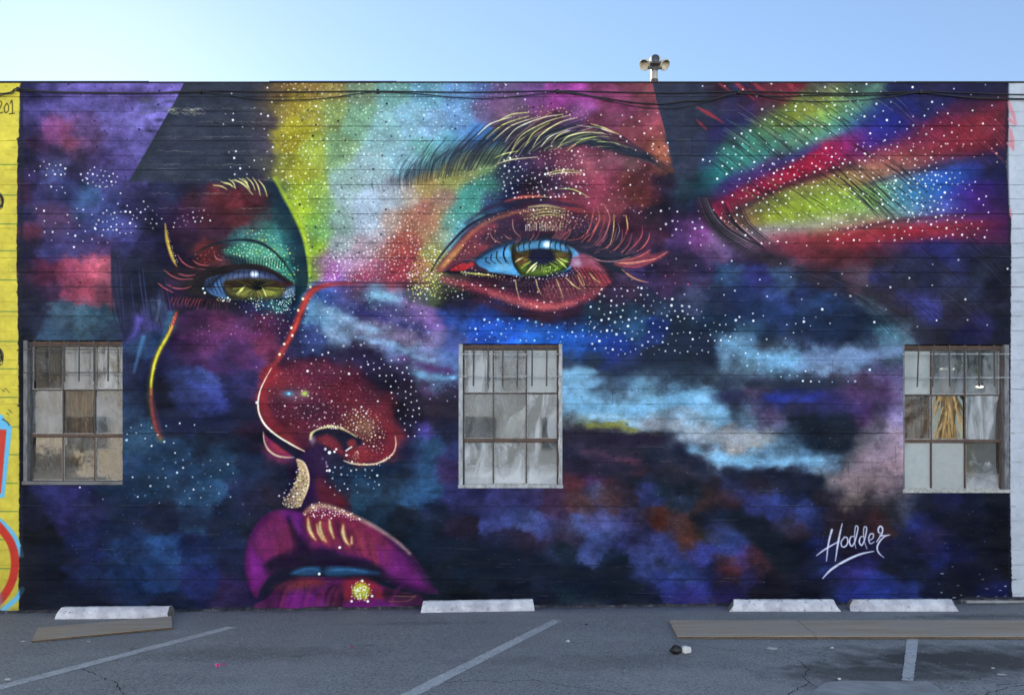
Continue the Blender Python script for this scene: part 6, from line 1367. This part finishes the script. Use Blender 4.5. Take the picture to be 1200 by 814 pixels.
def bowl(c, axis, r, depth, nm, mat, mat_in):
    # a spun dish: shell with an inner face
    ax = Vector(axis).normalized(); u = ax.cross(Vector((0, 1, .01))).normalized(); v = ax.cross(u)
    bm = bmesh.new(); rings = []
    for t in (0, .12, .3, .5, .7, .88, 1.):
        rad = r*math.sin(math.pi/2*min(1, t+.05)); d = depth*(1-math.cos(math.pi/2*t))
        rings.append([bm.verts.new(Vector(c)+ax*d+(u*math.cos(a)+v*math.sin(a))*rad) for a in [2*math.pi*k/18 for k in range(18)]])
    for i in range(len(rings)-1):
        for k in range(18): bm.faces.new((rings[i][k], rings[i][(k+1) % 18], rings[i+1][(k+1) % 18], rings[i+1][k]))
    bm.faces.new(rings[0])
    o = kid(nm, bm, mat, fl, True); md = o.modifiers.new('thick', 'SOLIDIFY'); md.thickness = .008
    return o
for sgn in (-1, 1):
    c = (fx+sgn*.125, fy, wz_(69.5)); bowl(c, (sgn*.45, -.62, -1), .082, .075, 'shade', M_cream, None)
    bm = bmesh.new(); tube(bm, [(c[0]-sgn*.06, fy-.03, wz_(70.4)), (c[0]+sgn*.01, fy-.03, wz_(68.7)), (c[0]+sgn*.085, fy-.04, wz_(70.2))], [.012, .018, .010], 8); kid('shade_rim', bm, M_steel, fl)
    bm = bmesh.new(); tube(bm, [(fx+sgn*.02, fy-.03, wz_(76)), (fx+sgn*.055, fy-.045, wz_(78)), (fx+sgn*.10, fy-.05, wz_(77.6))], [.016, .02, .024], 8); kid('knuckle', bm, M_steel, fl)
bm = bmesh.new(); tube(bm, [(fx, fy-.10, wz_(69.5)), (fx, fy-.02, wz_(69.8)), (fx, fy+.07, wz_(70.5))], [.066, .07, .03], 16); kid('lamp_head', bm, M_slate, fl, True)
for sgn in (-1, 1): kid('side_plate', bxm(fx+sgn*.062-.01, fx+sgn*.062+.01, fy-.112, fy+.03, wz_(73.5), wz_(67.2), bevel=.004), M_pale, fl)
kid('bracket', bxm(fx-.075, fx+.075, fy-.11, fy-.02, wz_(75), wz_(73.6), bevel=.004), M_steel, fl)

# ================================================================ wheel stops
def stop_mat():
    m = N('chipped_white_paint_on_concrete')
    f = m.noise(9., 6, .65); c = m.ramp(f, [(.30, (.57, .575, .63)), (.6, (.75, .76, .80))])
    chip = m.noise(11., 6, .78); c = m.mix(m.ramp(chip, [(.36, 1.), (.41, 0.)]), c, (.15, .14, .13))
    c = m.mix(m.ramp(m.noise(5., 5, .7, stretch=(.5, 1, 2.)), [(.60, 0.), (.70, .55)]), c, (.10, .10, .105))
    c = m.mix(m.ramp(m.noise(3., 4, .6), [(.42, .6), (.6, 0.)]), c, (.36, .355, .42))
    m.bsdf(c, .85, 0, .25, m.bump(m.noise(34., 5, .7), .6, .008)); return m.m
M_stop = stop_mat(); M_end = simple('bare_grey_concrete', (.20, .195, .18), (.11, .105, .10), 18., .95, bump=.7)
def wheel_stop(pxl, pxr, label, hl, hr, seed, broken=False, round_l=False, round_r=False):
    A, B = gp(*pxl), gp(*pxr); r = random.Random(seed)
    t = tag(empty('wheel_stop', (A+B)/2), label, 'wheel stop', 'concrete wheel stops along the wall')
    L = (B-A).length; d = (B-A)/L; dep = Vector((-d.y, d.x, 0)).normalized()
    if dep.y < 0: dep = -dep
    prof = [(0, -.02), (0, .07), (.012, .088), (.072, .147), (.085, .152), (.155, .152), (.17, .145), (.21, .088), (.215, .07), (.215, -.02)]
    bm = bmesh.new(); n = 34; rings = []
    for i in range(n+1):
        s_ = i/n; ring = []
        for (o, z) in prof:
            x = s_*L
            ins_l = (z/.15)*hl; ins_r = (z/.15)*hr
            if round_l: ins_l += .05*abs(o-.1)/.1
            if round_r: ins_r += .06*abs(o-.1)/.1
            x = max(x, 0)*(L-ins_l-ins_r)/L+ins_l
            zz = z; oo = o
            if broken and x < .22 and o < .06 and z > .0: oo += .10*(1-x/.22)+.02; zz -= .02*(1-x/.22)
            ring.append(bm.verts.new(A+d*x+dep*(oo+r.uniform(-.003, .003))+Vector((0, 0, zz+r.uniform(-.003, .003)))))
        rings.append(ring)
    m = len(prof)
    for i in range(n):
        for k in range(m-1): bm.faces.new((rings[i][k], rings[i][k+1], rings[i+1][k+1], rings[i+1][k]))
    o = kid('block', bm, M_stop, t)
    for ring, nm in ((rings[0], 'end_face'), (rings[-1], 'end_face')):
        pass
    be = bmesh.new()
    return t, A, B, d, dep, prof, L
def wheel_stop_ends(info, broken):
    t, A, B, d, dep, prof, L = info
    blk = [c for c in t.children if c.name.startswith('block')][0]; me = blk.data
    m = len(prof); n = len(me.vertices)//m
    w = blk.location
    for idx in (0, n-1):
        bm = bmesh.new(); vs_ = [me.vertices[idx*m+k].co.copy() for k in range(m)]
        c = sum(vs_, Vector())/m
        cen = bm.verts.new(c+d*(-.006 if idx == 0 else .006)); q = [bm.verts.new(v) for v in vs_]
        for k in range(m): bm.faces.new((q[k], q[(k+1) % m], cen))
        kid('end_face', bm, M_end if (broken and idx == 0) else M_end, t)
    # two anchor pins
    for s_ in (.2, .8):
        bm = bmesh.new(); p = A+d*(L*s_)+dep*.115+Vector((0, 0, .145)); tube(bm, [p, p+Vector((0, 0, .012))], .014, 10); kid('anchor_pin', bm, M_rust, t)
wheel_stop_ends(wheel_stop((64, 725), (197, 724), 'leftmost white wheel stop, a brown board lying against its right end', .05, .02, 1), False)
wheel_stop_ends(wheel_stop((493, 717.5), (626.5, 715.2), 'square ended white wheel stop alone below the middle window', .03, .02, 2), False)
wheel_stop_ends(wheel_stop((850, 716), (991, 716), 'white wheel stop with sloped ends, left one of the right pair', .12, .12, 3, False, True, True), False)
wheel_stop_ends(wheel_stop((997, 716), (1129, 716), 'white wheel stop with a broken left corner, nearest the right window', .06, .10, 4, True, False, True), True)

# ================================================================ boards lying on the lot
def ply():
    m = N('weathered_plywood')
    f = m.noise(5., 6, .6, stretch=(.12, 1, 1)); f2 = m.noise(1.3, 4, .6)
    c = m.ramp(f, [(.3, (.36, .28, .20)), (.7, (.54, .44, .33))])
    c = m.mix(m.ramp(f2, [(.42, .7), (.62, 0.)]), c, (.44, .385, .33))
    c = m.mix(m.ramp(m.noise(30., 4, .6, stretch=(.2, 1, 1)), [(.62, 0.), (.72, .5)]), c, (.19, .16, .13))
    m.bsdf(c, .85, 0, .25, m.bump(f, .4, .004)); return m.m
M_ply = ply(); M_edge = simple('dark_ply_edge', (.14, .09, .055), (.07, .05, .035), 40., .9)
def plank(quad, up, th, label):
    q = [gp(x, y, up) for x, y in quad]; c = sum(q, Vector())/4
    t = tag(empty('plywood_board', c), label, 'board', 'plywood boards lying on the lot')
    bm = bmesh.new(); a = [bm.verts.new(v) for v in q]; b = [bm.verts.new(v+Vector((0, 0, th))) for v in q]
    bm.faces.new(a[::-1]); bm.faces.new(b)
    for i in range(4): bm.faces.new((a[i], a[(i+1) % 4], b[(i+1) % 4], b[i]))
    bmesh.ops.bevel(bm, geom=list(bm.edges), offset=.0015, segments=1, affect='EDGES')
    kid('panel', bm, M_ply, t)
    bm = bmesh.new(); e0, e1 = q[3], q[2]; d = (e1-e0).normalized(); nrm = Vector((d.y, -d.x, 0))
    v = [bm.verts.new(p) for p in (e0+nrm*.002+Vector((0, 0, .002)), e1+nrm*.002+Vector((0, 0, .002)), e1+nrm*.002+Vector((0, 0, th*.86)), e0+nrm*.002+Vector((0, 0, th*.86)))]
    bm.faces.new(v); kid('edge_band', bm, M_edge, t)
plank([(45, 737.5), (201, 723.8), (202, 737), (37, 753)], .008, .022, 'brown board lying askew in front of the leftmost wheel stop')
plank([(784.5, 729.3), (933.4, 729), (956, 748.6), (795, 748.6)], .008, .026, 'brown plywood board with its whole left end in view')
plank([(934.4, 729), (1245, 729.5), (1300, 749), (957, 748.6)], .008, .026, 'long brown plywood board running out of the right edge')

# ================================================================ litter
def lump(bm, c, r, seed, sq=(1, 1, 1)):
    q = bmesh.ops.create_icosphere(bm, subdivisions=3, radius=1.)['verts']; rr = random.Random(seed)
    ph = [rr.uniform(0, 6) for _ in range(6)]
    for v in q:
        p = v.co; k = 1+.10*math.sin(3*p.x+ph[0])+.09*math.sin(4*p.y+ph[1])+.07*math.sin(5*p.z+ph[2])+.05*math.sin(7*p.x+5*p.y+ph[3])
        v.co = Vector((c[0]+p.x*r*k*sq[0], c[1]+p.y*r*k*sq[1], c[2]+p.z*r*k*sq[2]))
M_bag = simple('shiny_black_plastic', (.015, .015, .017), (.01, .01, .01), 20., .35, bump=.6)
M_cap = simple('white_plastic_cap', (.68, .70, .72), (.5, .5, .52), 12., .45)
c = gp(798, 766); t = tag(empty('crumpled_wrapper', c), 'small crumpled black and white wrapper below the first plywood board', 'wrapper')
bm = bmesh.new(); lump(bm, (c.x-.055, c.y, c.z+.045), .05, 3, (1.35, .9, .9)); kid('black_end', bm, M_bag, t, True)
bm = bmesh.new(); lump(bm, (c.x+.055, c.y, c.z+.048), .045, 5, (1.15, .9, .95)); kid('white_end', bm, M_cap, t, True)
def scrap(px, py, size, mat, label, seed, name='paper_scrap', cat='scrap', group='litter on the lot', tall=.25):
    rr = random.Random(seed); c = gp(px, py); bm = bmesh.new(); n = 9
    top = [bm.verts.new((c.x+size*rr.uniform(.6, 1.)*math.cos(a), c.y+size*rr.uniform(.5, .9)*math.sin(a), c.z+.006+size*tall*rr.random())) for a in [2*math.pi*k/n for k in range(n)]]
    mid = bm.verts.new((c.x, c.y, c.z+.006+size*tall*1.3))
    for k in range(n): bm.faces.new((top[k], top[(k+1) % n], mid))
    o = obj(name, bm, mat); md = o.modifiers.new('thick', 'SOLIDIFY'); md.thickness = .004
    tag(o, label, cat, group)
M_pink = simple('magenta_foil', (.55, .05, .22), (.35, .02, .14), 30., .4); M_paper = simple('dirty_white_paper', (.62, .62, .62), (.45, .45, .45), 20., .8); M_dk = simple('black_rubber_bit', (.012, .012, .012), (.01, .01, .01), 20., .6)
scrap(255, 781.5, .03, M_pink, 'pink foil scrap right of the leftmost parking line', 1, tall=.9); scrap(262, 779.5, .022, M_pink, 'tiny pink foil scrap touching a larger pink scrap', 2, tall=.8)
scrap(412, 759, .035, M_pink, 'flat pink scrap in the open lot below the painted lips', 8, tall=.3)
scrap(28, 752, .04, M_paper, 'white paper scrap left of the askew brown board', 3); scrap(10, 798, .035, M_paper, 'white scrap beside the end of the leftmost parking line', 4, tall=.6)
scrap(665, 752, .03, M_paper, 'small white scrap right of the middle parking line', 5, tall=.5); scrap(687, 733, .028, M_dk, 'small black bit of rubber near the wall', 6, tall=.8)
scrap(975, 760, .026, M_paper, 'white scrap below the joint of the plywood boards', 7, tall=.6); scrap(1164, 783.5, .02, M_paper, 'tiny white scrap on the dark oil stain', 9, tall=.5)
scrap(1174, 790.5, .04, M_paper, 'flat white scrap near the lower right corner', 10, tall=.1); scrap(983, 796, .025, M_paper, 'white scrap at the edge of the pale patch', 11, tall=.4)
scrap(905, 759.5, .07, M_paper, 'flat torn paper below the second plywood board', 12, tall=.06); scrap(104, 752, .03, M_paper, 'white scrap lying below the askew brown board', 13, tall=.3)

rr = random.Random(77); bm = bmesh.new()
for k in range(1500):
    if k < 900: px, py = rr.uniform(-20, 1220), rr.uniform(722, 818)
    else: px, py = rr.uniform(-20, 1220), 712.6-(rr.uniform(0, 1200)-600)*0+rr.random()**2*12
    c = gp(px, py)
    if c.y > -.05: c.y = -.05-rr.random()*.25; c.z = gz(c.x)
    q = rr.uniform(.003, .009)*(1.6 if rr.random() < .06 else 1)
    vs_ = [bm.verts.new((c.x+q*rr.uniform(.6, 1.2)*math.cos(a), c.y+q*rr.uniform(.6, 1.2)*math.sin(a), c.z+.001+q*rr.uniform(0, .4))) for a in (0, 1.3, 2.5, 3.8, 5.)]
    tp = bm.verts.new((c.x, c.y, c.z+q*1.1))
    for i in range(5): bm.faces.new((vs_[i], vs_[(i+1) % 5], tp))
M_grit = simple('loose_grit', (.42, .41, .39), (.12, .115, .11), 7., .95)
tag(obj('grit', bm, M_grit), 'loose grit and small stones strewn over the asphalt', 'grit', None, 'stuff')

# ================================================================ across the lot: sunlit, seen only as reflections, and bouncing light onto the wall
M_stucco = simple('cream_stucco', (.66, .58, .46), (.56, .49, .39), 3., .9); M_brick = simple('tan_stucco', (.60, .50, .38), (.48, .40, .31), 3., .9); M_dglass = simple('dark_shop_glass', (.05, .06, .07), (.04, .045, .05), 3., .2)
M_trim = simple('white_trim', (.75, .74, .70), (.6, .6, .57), 5., .8)
def far_building(x0, x1, y, h, mat, label, nwin, seed):
    b = tag(empty('building', ((x0+x1)/2, y, 0)), label, 'building', 'buildings across the lot')
    kid('wall', bxm(x0, x1, y-8, y, -.6, h), mat, b)
    kid('parapet', bxm(x0-.15, x1+.15, y-8.1, y+.15, h+.002, h+.45), M_trim, b)
    w = (x1-x0)/nwin
    for i in range(nwin):
        for z in ((1.0, 2.6), (4.0, 5.5)):
            if z[1] > h-.5: continue
            a = x0+w*(i+.28)
            g = kid('window_frame', bxm(a-.08, a+w*.44+.08, y+.004, y+.06, z[0]-.08, z[1]+.08), M_trim, b)
            kid('pane', bxm(a, a+w*.44, y+.062, y+.08, z[0], z[1]), M_dglass, b)
M_plaster = simple('cool_bounce_stucco', (.68, .74, .80), (.61, .665, .72), 3., .9)  # pale cool finish; these fronts are enlarged to throw fill light onto the wall
far_building(-62, -13.5, -24, 9.2, M_stucco, 'cream two storey building across the lot, reflected in the left window', 11, 1)
far_building(-11.5, 20, -24.5, 8.6, M_plaster, 'pale building across the lot behind the viewer, enlarged to bounce light', 8, 2)
far_building(27, 64, -24, 9.0, M_plaster, 'white two storey building across the lot to the right, made tall to bounce light', 9, 3)
M_street = simple('bounce_street_concrete', (.46, .45, .43), (.38, .37, .355), 1.5, .9)  # unseen paving added to bounce sunlight onto the shaded wall
bm = bmesh.new(); bm.faces.new([bm.verts.new((x, y, gz(max(-25, min(25, x)))+.006)) for x, y in ((-90, -24), (-90, -14.2), (-25, -14.2), (25, -14.2), (90, -14.2), (90, -24), (25, -24), (-25, -24))])
tag(obj('street', bm, M_street), 'unseen pale concrete street added to bounce sunlight onto the wall', None, None, 'structure')
M_bark = simple('palm_bark', (.22, .16, .10), (.12, .09, .06), 9., .95, bump=.8); M_dry = simple('dry_palm_frond', (.52, .38, .19), (.30, .21, .10), 6., .8); M_frond = simple('green_palm_frond', (.10, .13, .045), (.05, .08, .03), 6., .7)
def palm(x, y, h, label):
    t = tag(empty('palm_tree', (x, y, gz(x))), label, 'palm', 'trees across the lot'); r = random.Random(4)
    bm = bmesh.new(); tube(bm, [(x+.1*math.sin(k), y, -.3+h*k/8) for k in range(9)], [.42, .36, .33, .31, .3, .29, .28, .28, .3], 12); kid('trunk', bm, M_bark, t)
    def fronds(n, lo, hi, L, mat, nm, zoff, wk=1.):
        bm = bmesh.new()
        for k in range(n):
            a = r.uniform(0, 6.28); e = math.radians(r.uniform(lo, hi)); ln = L*r.uniform(.75, 1.15); z0 = h-.3+zoff*r.random()
            d = Vector((math.cos(a)*math.cos(e), math.sin(a)*math.cos(e), math.sin(e))); sd = Vector((-math.sin(a), math.cos(a), 0)); o = Vector((x, y, z0))
            prev = None
            for q in range(8):
                s_ = q/7; p = o+d*ln*s_+Vector((0, 0, -.55*ln*s_*s_)); w = wk*(.05+.17*math.sin(math.pi*min(1, s_*1.05)**.8))
                cur = (bm.verts.new(p-sd*w-Vector((0, 0, .08))), bm.verts.new(p), bm.verts.new(p+sd*w-Vector((0, 0, .08))))
                if prev:
                    for b in (0, 1):
                        bm.faces.new((prev[b], prev[b+1], cur[b+1], cur[b]))
                        f = .5
                        tip = bm.verts.new(cur[0 if b == 0 else 2].co+d*.28+sd*wk*(-.22 if b == 0 else .22)-Vector((0, 0, .12))); bm.faces.new((cur[0 if b == 0 else 2], cur[1], tip))
                prev = cur
        kid(nm, bm, mat, t)
    fronds(34, -5, 70, 2.6, M_frond, 'crown', .5); fronds(130, -88, -45, 1.6, M_dry, 'dry_skirt', -4.2, .22)
palm(wx_(1116)*(1+21.5/10.84), -21.5, 7.8, 'palm with a dry golden skirt reflected in the right window')
M_leaf = simple('sunlit_olive_leaves', (.16, .15, .05), (.08, .085, .03), 3., .8)
def tree(x, y, h, rad, label):
    t = tag(empty('broadleaf_tree', (x, y, gz(x))), label, 'tree', 'trees across the lot'); r = random.Random(6)
    bm = bmesh.new(); tube(bm, [(x, y, -.3), (x+.1, y, h*.3), (x, y+.1, h*.55), (x+.1, y, h*.8)], [.22, .17, .12, .04], 10)
    for k in range(7):
        a = k*.9; tube(bm, [(x+.05, y, h*(.35+.05*k)), (x+rad*.6*math.cos(a), y+rad*.6*math.sin(a), h*(.55+.05*k))], [.07, .02], 6)
    kid('trunk', bm, M_bark, t)
    bm = bmesh.new()
    cl = [(x+rad*r.uniform(-.7, .7), y+rad*r.uniform(-.7, .7), h*r.uniform(.5, .95), rad*r.uniform(.25, .5)) for _ in range(26)]
    for k in range(5200):
        c = cl[r.randrange(26)]; d = Vector((r.gauss(0, 1), r.gauss(0, 1), r.gauss(0, .8))).normalized()*c[3]*r.uniform(.6, 1.)
        p = Vector(c[:3])+d; u = Vector((r.gauss(0, 1), r.gauss(0, 1), r.gauss(0, 1))).normalized(); v = u.orthogonal().normalized(); s_ = r.uniform(.06, .13)
        bm.faces.new([bm.verts.new(q) for q in (p-u*s_, p+v*s_*.5, p+u*s_, p-v*s_*.5)])
    kid('crown', bm, M_leaf, t)
tree(wx_(50)*(1+20/10.84), -20, 3.6, 1.5, 'olive green tree reflected in the lowest pane of the left window')
